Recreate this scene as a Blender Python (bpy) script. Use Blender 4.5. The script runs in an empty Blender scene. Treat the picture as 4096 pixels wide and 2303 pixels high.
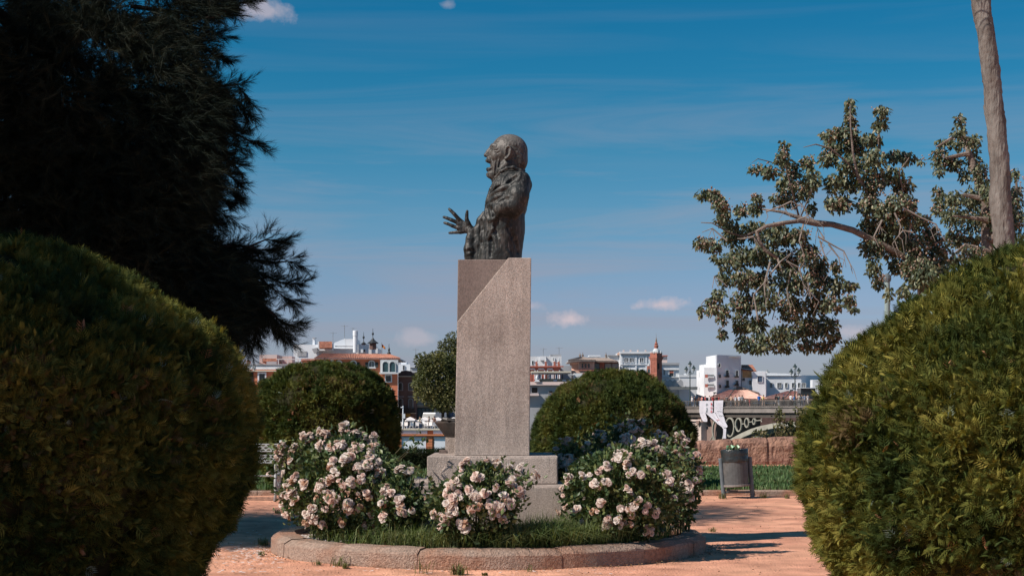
import bpy, math, random
import numpy as np
from mathutils import Vector, Matrix

# ------------------------------------------------------------------ camera, sky, sun, exposure
scene = bpy.context.scene
COL = scene.collection
F = 5900.0            # focal length in photo pixels (4096 wide)
EYE = 1.55            # eye height
HY = 1650.0           # photo row of the horizon
cam_d = bpy.data.cameras.new('camera')
cam = bpy.data.objects.new('camera', cam_d)
COL.objects.link(cam)
cam.location = (0, 0, EYE)
cam.rotation_euler = (math.radians(90), 0, 0)
cam_d.sensor_width = 36.0
cam_d.lens = 36.0 * F / 4096.0
cam_d.shift_y = (HY - 1151.5) / 4096.0
cam_d.clip_start = 0.1
cam_d.clip_end = 9000
cam_d.dof.use_dof = True
cam_d.dof.focus_distance = 16.6
cam_d.dof.aperture_fstop = 13.0
scene.camera = cam

SUN_EL, SUN_AZ = 43.0, 27.0      # the sun stands left of and behind the camera
se, sa = math.radians(SUN_EL), math.radians(SUN_AZ)
to_sun = Vector((-math.cos(se) * math.cos(sa), -math.cos(se) * math.sin(sa), math.sin(se)))
sun_d = bpy.data.lights.new('sun', 'SUN')
sun_d.energy = 4.9
sun_d.angle = math.radians(0.5)
sun_d.color = (1.0, 0.89, 0.79)
sun = bpy.data.objects.new('sun', sun_d)
COL.objects.link(sun)
sun.location = to_sun * 60
sun.rotation_euler = to_sun.to_track_quat('Z', 'Y').to_euler()

world = bpy.data.worlds.new('World')
scene.world = world
world.use_nodes = True
wn, wl = world.node_tree.nodes, world.node_tree.links
wn.clear()


def wnode(t, **kw):
    n = wn.new(t)
    for k, v in kw.items():
        setattr(n, k, v)
    return n


def wmath(op, a, b=None, clamp=False):
    n = wnode('ShaderNodeMath', operation=op, use_clamp=clamp)
    for i, v in enumerate((a, b)):
        if v is None:
            continue
        if hasattr(v, 'is_linked'):
            wl.new(v, n.inputs[i])
        else:
            n.inputs[i].default_value = v
    return n.outputs[0]


def wmix(fac, a, b, blend='MIX'):
    n = wnode('ShaderNodeMix', data_type='RGBA', blend_type=blend)
    for s, v in ((n.inputs[0], fac), (n.inputs[6], a), (n.inputs[7], b)):
        if hasattr(v, 'is_linked'):
            wl.new(v, s)
        elif isinstance(v, (int, float)):
            s.default_value = v
        else:
            s.default_value = (*v, 1)
    return n.outputs[2]


sky = wnode('ShaderNodeTexSky', sky_type='NISHITA')
sky.sun_disc = False
sky.sun_elevation = se
sky.sun_rotation = math.atan2(to_sun.x, to_sun.y)
sky.air_density = 1.0
sky.dust_density = 0.6
sky.ozone_density = 2.0
tc = wnode('ShaderNodeTexCoord')
sep = wnode('ShaderNodeSeparateXYZ')
wl.new(tc.outputs['Generated'], sep.inputs[0])
ramp = wnode('ShaderNodeValToRGB')          # tint of the clear air by elevation, the same all the way round
wl.new(wmath('MULTIPLY', sep.outputs[2], 1.0, True), ramp.inputs[0])
SKY_TINT = [(0.0, (0.57, 0.60, 0.84)), (0.046, (0.56, 0.61, 0.85)), (0.076, (0.55, 0.62, 0.84)), (0.126, (0.37, 0.64, 0.79)),
            (0.175, (0.17, 0.60, 0.745)), (0.223, (0.085, 0.56, 0.725)), (0.262, (0.055, 0.54, 0.72)), (1.0, (0.05, 0.48, 0.68))]
els = ramp.color_ramp.elements
while len(els) < len(SKY_TINT):
    els.new(0.5)
for e, (p, c) in zip(els, SKY_TINT):
    e.position = p
    e.color = (*c, 1)
clear = wmix(1.0, sky.outputs[0], ramp.outputs[0], 'MULTIPLY')
# thin streaks of high cloud
mp = wnode('ShaderNodeMapping')
mp.inputs['Scale'].default_value = (1.3, 1.3, 24.0)
mp.inputs['Rotation'].default_value = (0.0, 0.05, 0.0)
wl.new(tc.outputs['Generated'], mp.inputs[0])
nz = wnode('ShaderNodeTexNoise')
nz.inputs['Scale'].default_value = 2.2
nz.inputs['Detail'].default_value = 6.0
nz.inputs['Roughness'].default_value = 0.52
nz.inputs['Distortion'].default_value = 0.4
wl.new(mp.outputs[0], nz.inputs['Vector'])
st = wmath('MULTIPLY', wmath('SUBTRACT', nz.outputs[0], 0.47), 3.0, True)
st = wmath('MULTIPLY', st, 0.11)
mp2 = wnode('ShaderNodeMapping')
mp2.inputs['Scale'].default_value = (0.8, 0.8, 11.0)
mp2.inputs['Rotation'].default_value = (0.03, -0.04, 0.0)
wl.new(tc.outputs['Generated'], mp2.inputs[0])
nz3 = wnode('ShaderNodeTexNoise')
nz3.inputs['Scale'].default_value = 2.5
nz3.inputs['Detail'].default_value = 9.0
nz3.inputs['Roughness'].default_value = 0.62
nz3.inputs['Distortion'].default_value = 1.1
wl.new(mp2.outputs[0], nz3.inputs['Vector'])
low = wmath('MULTIPLY', wmath('SUBTRACT', 0.25, sep.outputs[2]), 7.0, True)
st2 = wmath('MULTIPLY', wmath('MULTIPLY', wmath('MULTIPLY', wmath('SUBTRACT', nz3.outputs[0], 0.43), 5.0, True), low), 0.52)
st = wmath('MAXIMUM', st, st2)
CLOUD = (3.1, 3.2, 3.95)
col = wmix(st, clear, CLOUD)
# small fair-weather clouds, each a soft clump in its own direction
nz2 = wnode('ShaderNodeTexNoise')
nz2.inputs['Scale'].default_value = 55.0
nz2.inputs['Detail'].default_value = 7.0
nz2.inputs['Roughness'].default_value = 0.6
wl.new(tc.outputs['Generated'], nz2.inputs['Vector'])
puff = None
for (px, py, rx, ry, amp) in [(1060, 40, 130, 62, 0.62), (1010, 20, 60, 50, 0.5), (1790, 20, 45, 25, 0.3), (2640, 1218, 135, 40, 0.95),
                              (2285, 1280, 130, 42, 0.95), (2120, 1222, 70, 32, 0.5), (1670, 1350, 110, 45, 0.40), (3420, 1330, 110, 45, 0.5)]:
    d = Vector(((px - 2048) / F, 1.0, -(py - HY) / F)).normalized()
    dx = wmath('DIVIDE', wmath('SUBTRACT', sep.outputs[0], d.x), rx / F)
    dz = wmath('DIVIDE', wmath('SUBTRACT', sep.outputs[2], d.z), ry / F)
    r2 = wmath('ADD', wmath('MULTIPLY', dx, dx), wmath('MULTIPLY', dz, dz))
    front = wmath('GREATER_THAN', sep.outputs[1], 0.0)
    g = wmath('MULTIPLY', wmath('SUBTRACT', 1.0, wmath('SQRT', r2)), front)
    g = wmath('ADD', g, wmath('MULTIPLY', wmath('SUBTRACT', nz2.outputs[0], 0.58), 2.2))
    g = wmath('MULTIPLY', wmath('MULTIPLY', g, 1.5, True), amp)
    puff = g if puff is None else wmath('MAXIMUM', puff, g)
col = wmix(puff, col, (5.6, 4.85, 5.25))
bg = wnode('ShaderNodeBackground')
bg.inputs['Strength'].default_value = 0.092
wl.new(col, bg.inputs['Color'])
wo = wnode('ShaderNodeOutputWorld')
wl.new(bg.outputs[0], wo.inputs[0])

vs = scene.view_settings
vs.view_transform = 'Standard'
vs.look = 'None'
vs.exposure = 0.22
vs.gamma = 1.0
vs.use_curve_mapping = False
scene.render.engine = 'CYCLES'
scene.cycles.max_bounces = 6
scene.cycles.diffuse_bounces = 3
scene.cycles.glossy_bounces = 2
scene.cycles.transmission_bounces = 4
scene.cycles.transparent_max_bounces = 8
scene.cycles.use_denoising = True
scene.cycles.sample_clamp_indirect = 4.0

# ------------------------------------------------------------------ helpers
R = random.Random(7)
RN = np.random.default_rng(11)


def S(r, g, b):
    """sRGB bytes to linear"""
    return tuple((c / 255 / 12.92) if c <= 10 else (((c / 255) + 0.055) / 1.055) ** 2.4 for c in (r, g, b))


def P(px, py, Y):
    """photo pixel at distance Y -> point in the place"""
    return Vector(((px - 2048) / F * Y, Y, EYE - (py - HY) / F * Y))


def tag(o, label=None, cat=None, group=None, kind=None):
    for k, v in (('label', label), ('category', cat), ('group', group), ('kind', kind)):
        if v:
            o[k] = v
    return o


def thing(name, label, cat, loc=(0, 0, 0), group=None, rotz=0):
    o = bpy.data.objects.new(name, None)
    COL.objects.link(o)
    o.empty_display_size = 0.1
    o.location = loc
    o.rotation_euler = (0, 0, rotz)
    return tag(o, label, cat, group)


WORLD_LOC = {}


def wloc(o):
    v = Vector((0, 0, 0))
    while o is not None:
        v += o.location
        o = o.parent
    return v


def link(name, me, mat=None, parent=None, smooth=False, local=False):
    """link a mesh as one object; geometry is given in place coordinates unless local"""
    o = bpy.data.objects.new(name, me)
    COL.objects.link(o)
    if mat is not None:
        for m in (mat if isinstance(mat, (list, tuple)) else [mat]):
            me.materials.append(m)
    if parent is not None:
        if not local:
            me.transform(Matrix.Translation(-wloc(parent)))
        o.parent = parent
    if smooth:
        me.polygons.foreach_set('use_smooth', [True] * len(me.polygons))
    return o


class MB:
    """collects simple shapes into one mesh"""

    def __init__(self):
        self.v, self.f, self.m = [], [], []
        self.mi = 0

    def add(self, vs_, fs_):
        b = len(self.v)
        self.v += [tuple(x) for x in vs_]
        for f in fs_:
            self.f.append(tuple(i + b for i in f))
            self.m.append(self.mi)
        return self

    def box(self, x0, x1, y0, y1, z0, z1):
        x0, x1 = min(x0, x1), max(x0, x1)
        y0, y1 = min(y0, y1), max(y0, y1)
        z0, z1 = min(z0, z1), max(z0, z1)
        return self.add([(x0, y0, z0), (x1, y0, z0), (x1, y1, z0), (x0, y1, z0), (x0, y0, z1), (x1, y0, z1), (x1, y1, z1), (x0, y1, z1)],
                        [(0, 3, 2, 1), (4, 5, 6, 7), (0, 1, 5, 4), (1, 2, 6, 5), (2, 3, 7, 6), (3, 0, 4, 7)])

    def obox(self, c, ax, ay, az):
        c, ax, ay, az = Vector(c), Vector(ax), Vector(ay), Vector(az)
        p = [c + ax * i + ay * j + az * k for k in (-1, 1) for j in (-1, 1) for i in (-1, 1)]
        return self.add(p, [(0, 2, 3, 1), (4, 5, 7, 6), (0, 1, 5, 4), (1, 3, 7, 5), (3, 2, 6, 7), (2, 0, 4, 6)])

    def tube(self, pts, rad, n=6, cap=True):
        pts = [Vector(p) for p in pts]
        if not isinstance(rad, (list, tuple)):
            rad = [rad] * len(pts)
        rings = []
        pu = None
        for i, p in enumerate(pts):
            a = pts[min(i + 1, len(pts) - 1)] - pts[max(i - 1, 0)]
            a = a.normalized() if a.length > 1e-9 else Vector((0, 0, 1))
            if pu is None:
                pu = a.orthogonal().normalized()
            pu = (pu - a * pu.dot(a))
            pu = pu.normalized() if pu.length > 1e-6 else a.orthogonal().normalized()
            w = a.cross(pu)
            rings.append([p + (pu * math.cos(2 * math.pi * k / n) + w * math.sin(2 * math.pi * k / n)) * rad[i] for k in range(n)])
        vs_ = [q for r in rings for q in r]
        fs_ = []
        for i in range(len(pts) - 1):
            for k in range(n):
                a, b = i * n + k, i * n + (k + 1) % n
                fs_.append((a, b, b + n, a + n))
        if cap:
            fs_.append(tuple(range(n))[::-1])
            fs_.append(tuple((len(pts) - 1) * n + k for k in range(n)))
        return self.add(vs_, fs_)

    def prism(self, poly, vec):
        """polygon (list of 3-D points) swept along vec"""
        n = len(poly)
        vec = Vector(vec)
        a = [Vector(p) for p in poly]
        nrm = Vector((0, 0, 0))
        for i in range(n):
            nrm += (a[i]).cross(a[(i + 1) % n])
        if nrm.dot(vec) > 0:
            a = a[::-1]
        vs_ = a + [p + vec for p in a]
        fs_ = [tuple(range(n)), tuple(range(2 * n - 1, n - 1, -1))]
        for i in range(n):
            j = (i + 1) % n
            fs_.append((i, i + n, j + n, j))
        return self.add(vs_, fs_)

    def lathe(self, prof, c=(0, 0, 0), n=12, a0=0.0):
        """prof: list of (radius, z)"""
        c = Vector(c)
        vs_ = [c + Vector((r * math.cos(a0 + 2 * math.pi * k / n), r * math.sin(a0 + 2 * math.pi * k / n), z)) for r, z in prof for k in range(n)]
        fs_ = []
        for i in range(len(prof) - 1):
            for k in range(n):
                a, b = i * n + k, i * n + (k + 1) % n
                fs_.append((a, b, b + n, a + n))
        fs_.append(tuple(range(n))[::-1])
        fs_.append(tuple((len(prof) - 1) * n + k for k in range(n)))
        return self.add(vs_, fs_)

    def mesh(self, name):
        me = bpy.data.meshes.new(name)
        me.from_pydata(self.v, [], self.f)
        if any(self.m):
            me.polygons.foreach_set('material_index', self.m)
        me.update()
        return me

    def build(self, name, mat=None, parent=None, smooth=False, local=False):
        return link(name, self.mesh(name), mat, parent, smooth, local)


def mesh_arrays(name, v, f, colr=None):
    """fast mesh from numpy arrays; f is M x 3 or M x 4"""
    v = np.asarray(v, np.float32)
    f = np.asarray(f, np.int32)
    me = bpy.data.meshes.new(name)
    k = f.shape[1]
    me.vertices.add(len(v))
    me.vertices.foreach_set('co', v.ravel())
    me.loops.add(f.size)
    me.loops.foreach_set('vertex_index', f.ravel())
    me.polygons.add(len(f))
    me.polygons.foreach_set('loop_start', np.arange(0, f.size, k, dtype=np.int32))
    me.polygons.foreach_set('loop_total', np.full(len(f), k, np.int32))
    me.update(calc_edges=True)
    if colr is not None:
        c4 = np.ones((len(v), 4), np.float32)
        c4[:, :3] = colr
        at = me.attributes.new('col', 'FLOAT_COLOR', 'POINT')
        at.data.foreach_set('color', c4.ravel())
    return me


def hash3(ix, iy, iz, seed=0):
    h = (ix.astype(np.int64) * 374761393 + iy.astype(np.int64) * 668265263 + iz.astype(np.int64) * 2147483647 + seed * 974711) & 0xffffffff
    h = ((h ^ (h >> 13)) * 1274126177) & 0xffffffff
    h = ((h ^ (h >> 16)) * 2246822519) & 0xffffffff
    return ((h ^ (h >> 15)) & 0xffffff) / float(0xffffff)


def vnoise(p, scale=1.0, seed=0, octaves=1):
    """value noise in -1..1 for N x 3 points"""
    p = np.asarray(p, np.float64) * scale
    out = np.zeros(len(p))
    amp, tot = 1.0, 0.0
    for o in range(octaves):
        q = p * 2 ** o + 17.3 * o
        i = np.floor(q).astype(np.int64)
        t = q - i
        t = t * t * (3 - 2 * t)
        acc = 0
        for dx in (0, 1):
            for dy in (0, 1):
                for dz in (0, 1):
                    w = (t[:, 0] if dx else 1 - t[:, 0]) * (t[:, 1] if dy else 1 - t[:, 1]) * (t[:, 2] if dz else 1 - t[:, 2])
                    acc = acc + w * hash3(i[:, 0] + dx, i[:, 1] + dy, i[:, 2] + dz, seed + o)
        out += amp * (acc * 2 - 1)
        tot += amp
        amp *= 0.5
    return out / tot


def norm(a):
    return a / np.maximum(np.linalg.norm(a, axis=1, keepdims=True), 1e-9)


def scatter(pos, axis, tv, tf, scale, colr, side=None):
    """copies of a small template (tv, tf) standing along axis at every pos -> arrays"""
    n = len(pos)
    a = norm(axis)
    b = norm(np.cross(a, RN.normal(size=(n, 3)) if side is None else side))
    c = np.cross(a, b)
    s = np.asarray(scale, float).reshape(-1, 1, 1) * np.ones((n, 1, 1))
    tv = np.asarray(tv, float)
    V = pos[:, None, :] + s * (tv[None, :, 0:1] * b[:, None, :] + tv[None, :, 1:2] * c[:, None, :] + tv[None, :, 2:3] * a[:, None, :])
    k = len(tv)
    Fc = (np.asarray(tf)[None] + (np.arange(n) * k)[:, None, None]).reshape(-1, np.asarray(tf).shape[1])
    C = np.repeat(colr, k, axis=0) if colr is not None else None
    return V.reshape(-1, 3), Fc, C


def join(parts):
    vs_, fs_, cs_, b = [], [], [], 0
    for v, f, c in parts:
        vs_.append(v)
        fs_.append(f + b)
        cs_.append(c)
        b += len(v)
    return np.concatenate(vs_), np.concatenate(fs_), np.concatenate(cs_)


# ------------------------------------------------------------------ materials
def material(name, base, rough=0.8, var=0.12, scale=3.0, bump=0.0, bscale=40.0, spec=0.3, metal=0.0, second=None, sscale=2.0, samount=0.5,
             detail=5.0, stretch=None, bdist=0.02, voronoi=False, streak=0.0):
    m = bpy.data.materials.new(name)
    m.use_nodes = True
    nt = m.node_tree
    n, l = nt.nodes, nt.links
    b = n['Principled BSDF']
    b.inputs['Roughness'].default_value = rough
    b.inputs['Specular IOR Level'].default_value = spec
    b.inputs['Metallic'].default_value = metal
    geo = n.new('ShaderNodeTexCoord')
    vec = geo.outputs['Object']
    if stretch:
        mpn = n.new('ShaderNodeMapping')
        mpn.inputs['Scale'].default_value = stretch
        l.new(vec, mpn.inputs[0])
        vec = mpn.outputs[0]
    def noise(sc, det=detail):
        t = n.new('ShaderNodeTexNoise')
        t.inputs['Scale'].default_value = sc
        t.inputs['Detail'].default_value = det
        l.new(vec, t.inputs['Vector'])
        return t.outputs[0]
    def mix(fac, a, bcol, blend='MIX'):
        t = n.new('ShaderNodeMix')
        t.data_type = 'RGBA'
        t.blend_type = blend
        for s, v in ((t.inputs[0], fac), (t.inputs[6], a), (t.inputs[7], bcol)):
            if hasattr(v, 'is_linked'):
                l.new(v, s)
            elif isinstance(v, (int, float)):
                s.default_value = v
            else:
                s.default_value = (*v, 1)
        return t.outputs[2]
    c = None
    if var > 0:
        r = n.new('ShaderNodeMapRange')
        r.inputs['From Min'].default_value = 0.3
        r.inputs['From Max'].default_value = 0.7
        r.inputs['To Min'].default_value = 1 - var
        r.inputs['To Max'].default_value = 1 + var
        l.new(noise(scale), r.inputs[0])
        cm = n.new('ShaderNodeCombineColor')
        for i in range(3):
            l.new(r.outputs[0], cm.inputs[i])
        c = cm.outputs[0]
    colr = base
    if second is not None:
        r2 = n.new('ShaderNodeMapRange')
        r2.inputs['From Min'].default_value = 0.42
        r2.inputs['From Max'].default_value = 0.62
        r2.inputs['To Max'].default_value = samount
        l.new(noise(sscale), r2.inputs[0])
        colr = mix(r2.outputs[0], base, second)
    if c is not None:
        colr = mix(1.0, colr, c, 'MULTIPLY')
    if streak > 0:
        ms = n.new('ShaderNodeMapping')
        ms.inputs['Scale'].default_value = (7.0, 7.0, 0.7)
        l.new(geo.outputs['Object'], ms.inputs[0])
        ts = n.new('ShaderNodeTexNoise')
        ts.inputs['Scale'].default_value = 1.6
        ts.inputs['Detail'].default_value = 7.0
        ts.inputs['Roughness'].default_value = 0.65
        l.new(ms.outputs[0], ts.inputs['Vector'])
        rs = n.new('ShaderNodeMapRange')
        rs.inputs['From Min'].default_value = 0.35
        rs.inputs['From Max'].default_value = 0.62
        rs.inputs['To Min'].default_value = 1 - streak
        rs.inputs['To Max'].default_value = 1.04
        l.new(ts.outputs[0], rs.inputs[0])
        cs = n.new('ShaderNodeCombineColor')
        for i in range(3):
            l.new(rs.outputs[0], cs.inputs[i])
        colr = mix(1.0, colr, cs.outputs[0], 'MULTIPLY')
    if hasattr(colr, 'is_linked'):
        l.new(colr, b.inputs['Base Color'])
    else:
        b.inputs['Base Color'].default_value = (*colr, 1)
    if bump > 0:
        bp = n.new('ShaderNodeBump')
        bp.inputs['Strength'].default_value = bump
        bp.inputs['Distance'].default_value = bdist
        if voronoi:
            t = n.new('ShaderNodeTexVoronoi')
            t.inputs['Scale'].default_value = bscale
            l.new(vec, t.inputs['Vector'])
            l.new(t.outputs[0], bp.inputs['Height'])
        else:
            l.new(noise(bscale, 4.0), bp.inputs['Height'])
        l.new(bp.outputs[0], b.inputs['Normal'])
    return m


def leaf_material(name, trans=0.25, rough=0.6, spec=0.25, tint=(1.2, 1.25, 0.5)):
    m = bpy.data.materials.new(name)
    m.use_nodes = True
    n, l = m.node_tree.nodes, m.node_tree.links
    b = n['Principled BSDF']
    b.inputs['Roughness'].default_value = rough
    b.inputs['Specular IOR Level'].default_value = spec
    if 'bronze' in name:
        tn = n.new('ShaderNodeTexNoise')
        tn.inputs['Scale'].default_value = 45.0
        tn.inputs['Detail'].default_value = 5.0
        bp = n.new('ShaderNodeBump')
        bp.inputs['Strength'].default_value = 0.5
        bp.inputs['Distance'].default_value = 0.012
        l.new(tn.outputs[0], bp.inputs['Height'])
        l.new(bp.outputs[0], b.inputs['Normal'])
    at = n.new('ShaderNodeAttribute')
    at.attribute_name = 'col'
    l.new(at.outputs['Color'], b.inputs['Base Color'])
    if trans > 0:
        tr = n.new('ShaderNodeBsdfTranslucent')
        mu = n.new('ShaderNodeMix')
        mu.data_type = 'RGBA'
        mu.blend_type = 'MULTIPLY'
        mu.inputs[0].default_value = 1.0
        l.new(at.outputs['Color'], mu.inputs[6])
        mu.inputs[7].default_value = (*tint, 1)
        l.new(mu.outputs[2], tr.inputs['Color'])
        mx = n.new('ShaderNodeMixShader')
        mx.inputs[0].default_value = trans
        l.new(b.outputs[0], mx.inputs[1])
        l.new(tr.outputs[0], mx.inputs[2])
        l.new(mx.outputs[0], n['Material Output'].inputs[0])
    return m


MT = {}
MT['sand'] = material('sand path', (0.70, 0.365, 0.24), 0.95, 0.30, 2.2, 0.9, 42, 0.1, second=(0.56, 0.26, 0.175), sscale=0.8, samount=0.65, bdist=0.03, detail=9.0)
MT['soil'] = material('bed soil', (0.14, 0.075, 0.05), 0.95, 0.4, 9, 0.8, 40, 0.1, bdist=0.03)
MT['granite'] = material('hammered granite', (0.52, 0.44, 0.39), 0.85, 0.26, 70, 1.0, 120, 0.25, second=(0.34, 0.275, 0.24), sscale=1.4, samount=0.55, detail=3, bdist=0.02, streak=0.20)
MT['granite_smooth'] = material('sawn granite', (0.215, 0.17, 0.15), 0.65, 0.3, 110, 0.05, 90, 0.3, second=(0.14, 0.105, 0.092), sscale=2.2, samount=0.6, stretch=(1, 1, 0.35))
MT['granite_kerb'] = material('kerb granite', (0.335, 0.245, 0.195), 0.9, 0.28, 30, 1.0, 60, 0.2, second=(0.33, 0.175, 0.115), sscale=2.2, samount=0.85, bdist=0.025)
MT['bronze'] = material('weathered bronze', (0.030, 0.028, 0.027), 0.46, 0.35, 5, 0.5, 30, 0.42, second=(0.135, 0.125, 0.115), sscale=9, samount=0.5, stretch=(1, 1, 0.35), bdist=0.02)
MT['iron_dark'] = material('dark cast metal', (0.045, 0.038, 0.034), 0.6, 0.35, 6, 0.2, 50, 0.3, second=(0.085, 0.058, 0.046), sscale=3)
MT['stone_wall'] = material('weathered wall stone', (0.33, 0.19, 0.135), 0.95, 0.3, 5, 1.0, 16, 0.1, second=(0.22, 0.125, 0.098), sscale=3.2, samount=0.8, bdist=0.06)
MT['white_iron'] = material('white painted iron', (0.34, 0.36, 0.36), 0.5, 0.15, 8, 0.1, 60, 0.4)
MT['bin_metal'] = material('grey bin metal', (0.085, 0.092, 0.095), 0.55, 0.2, 14, 0.1, 90, 0.4, second=(0.14, 0.13, 0.12), sscale=3, samount=0.4)
MT['post_metal'] = material('blue grey painted post', (0.12, 0.15, 0.17), 0.5, 0.15, 12)
MT['bag'] = material('black plastic bag', (0.028, 0.034, 0.036), 0.28, 0.2, 9, 0.5, 25, 0.6, bdist=0.02)
MT['green_pack'] = material('green foil', (0.02, 0.26, 0.10), 0.3, 0.3, 60, second=(0.6, 0.62, 0.5), sscale=30, samount=0.6)
MT['bark'] = material('grey bark', (0.21, 0.17, 0.145), 0.95, 0.3, 8, 0.8, 30, 0.1, second=(0.12, 0.095, 0.08), sscale=5, bdist=0.03)
MT['bark_dark'] = material('dark bark', (0.035, 0.028, 0.024), 0.95, 0.3, 8, 0.8, 30, 0.1)
MT['palm_bark'] = material('fissured palm trunk', (0.205, 0.185, 0.168), 0.95, 0.3, 9, 1.0, 26, 0.1, second=(0.12, 0.10, 0.088), sscale=8, samount=0.8, stretch=(1, 1, 0.25), bdist=0.04)
MT['twig'] = material('pale twig', (0.27, 0.235, 0.205), 0.9, 0.25, 12)
MT['stem'] = material('green brown stem', (0.10, 0.085, 0.04), 0.8, 0.3, 12)
MT['leaf'] = leaf_material('leaf', 0.22)
MT['hedge'] = leaf_material('clipped cypress', 0.20, 0.75, 0.12, tint=(1.2, 1.1, 0.4))
MT['needle'] = leaf_material('dark needle', 0.08, 0.7, 0.1)
MT['gloss_leaf'] = leaf_material('glossy leaf', 0.18, 0.42, 0.35)
MT['petal'] = leaf_material('petal', 0.42, 0.7, 0.15, tint=(1.0, 0.97, 0.94))
MT['core'] = material('inner twigs', (0.032, 0.032, 0.018), 1.0, 0.4, 20, 0, 20, 0.0)
MT['patina_and_light'] = leaf_material('weathered bronze patina', 0.0, 0.50, 0.36)
MT['person'] = leaf_material('cloth and skin', 0.0, 0.85, 0.15)
# ------------------------------------------------------------------ ground, river, far bank, path edging
def sheet(name, pts, z, mat, kind='structure'):
    m = MB()
    m.add([(x, y, z) for x, y in pts], [tuple(range(len(pts)))])
    o = m.build(name, mat)
    tag(o, kind=kind)
    return o


sheet('riverbed', [(-4000, -800), (4000, -800), (4000, 6000), (-4000, 6000)], -8.0, material('river mud', (0.10, 0.085, 0.06), 1.0, 0.2, 0.1))
o = sheet('river_water', [(-4000, 42.6), (4000, 42.6), (4000, 420), (-4000, 420)], -6.0, material('river water', (0.05, 0.085, 0.075), 0.12, 0.1, 0.05, 0.2, 1.5, 0.5))
m = MB()
m.box(-4000, 4000, -800, 42.5, -8.0, -0.04)
tag(m.build('near_bank', MT['sand']), kind='structure')
# the sandy path: one gently uneven sheet over the near bank
nx, ny = 150, 160
gx = np.concatenate([np.linspace(-900, -14, 15)[:-1], np.linspace(-14, 14, nx), np.linspace(14, 900, 15)[1:]])
gy = np.concatenate([np.linspace(-700, 4, 12)[:-1], np.linspace(4, 42.5, ny)])
X, Y = np.meshgrid(gx, gy)
p = np.stack([X.ravel(), Y.ravel(), np.zeros(X.size)], 1)
z = 0.014 * vnoise(p, 1.1, 3, 3) + 0.010 * vnoise(p, 3.7, 5, 2)
p[:, 2] = z - 0.006
w = len(gx)
ii = (np.arange(len(gy) - 1)[:, None] * w + np.arange(w - 1)[None]).ravel()
o = link('sandy_path', mesh_arrays('sandy_path', p, np.stack([ii, ii + 1, ii + w + 1, ii + w], 1)), MT['sand'], smooth=True)
tag(o, kind='structure')
bank = [(-4000, 178), (0.9, 178), (1.5, 203), (22.5, 203), (23.5, 240), (60, 262), (300, 330), (4000, 420), (4000, 6000), (-4000, 6000)]
m = MB()
m.prism([(x, y, -8.0) for x, y in bank], (0, 0, 7.0))
tag(m.build('far_bank', material('quay stone', (0.30, 0.27, 0.24), 0.9, 0.2, 0.2)), kind='structure')

# lawn strip between the path and the river wall
LAWN0 = 27.6
m = MB()
m.box(-40, 40, LAWN0 + 0.15, 40.2, -0.03, 0.09)
tag(m.build('lawn_soil', MT['soil']), kind='structure')


def blades(pos, h, colr, width=0.012, lean=0.5):
    """bent grass blades, two triangles-pairs each"""
    n = len(pos)
    ang = RN.uniform(0, 2 * math.pi, n)
    d = np.stack([np.cos(ang), np.sin(ang), np.zeros(n)], 1)
    sd = np.stack([-np.sin(ang), np.cos(ang), np.zeros(n)], 1) * width / 2
    ln = (RN.uniform(0.1, 1, n) * lean)[:, None]
    h = np.asarray(h).reshape(-1, 1) * np.ones((n, 1))
    up = np.array([[0, 0, 1.0]])
    q1 = pos + d * h * ln * 0.25 + up * h * 0.55
    q2 = pos + d * h * ln * 0.95 + up * h * (1 - 0.45 * ln)
    V = np.stack([pos - sd, pos + sd, q1 + sd * 0.8, q1 - sd * 0.8, q2], 1).reshape(-1, 3)
    b = (np.arange(n) * 5)[:, None]
    Fq = np.concatenate([b + np.array([[0, 1, 2]]), b + np.array([[0, 2, 3]]), b + np.array([[3, 2, 4]])])
    return V, Fq, np.repeat(colr, 5, 0)


def mixcol(n, cols, jit=0.25, pos=None, nscale=2.0, seed=0):
    cols = np.asarray(cols, float)
    t = RN.random(n)
    if pos is not None:
        t = np.clip(0.5 + 0.75 * vnoise(pos, nscale, seed, 2) + RN.normal(0, 0.16, n), 0, 0.999)
    x = t * (len(cols) - 1)
    i = np.clip(x.astype(int), 0, len(cols) - 2)
    f = (x - i)[:, None]
    c = cols[i] * (1 - f) + cols[i + 1] * f
    return c * (1 + jit * RN.uniform(-1, 1, (n, 1)))


GRASS = [(0.050, 0.105, 0.038), (0.080, 0.145, 0.050), (0.13, 0.18, 0.075)]
n = 72000
gp = np.stack([RN.uniform(-16, 13, n), LAWN0 + 0.15 + RN.uniform(0, 1, n) ** 1.2 * 11.8, np.full(n, 0.085)], 1)
o = link('lawn_grass', mesh_arrays('lawn_grass', *blades(gp, RN.uniform(0.07, 0.16, n), mixcol(n, GRASS, 0.3, gp, 0.9, 4), 0.022, 0.7)), MT['leaf'])
tag(o, kind='stuff')

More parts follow.
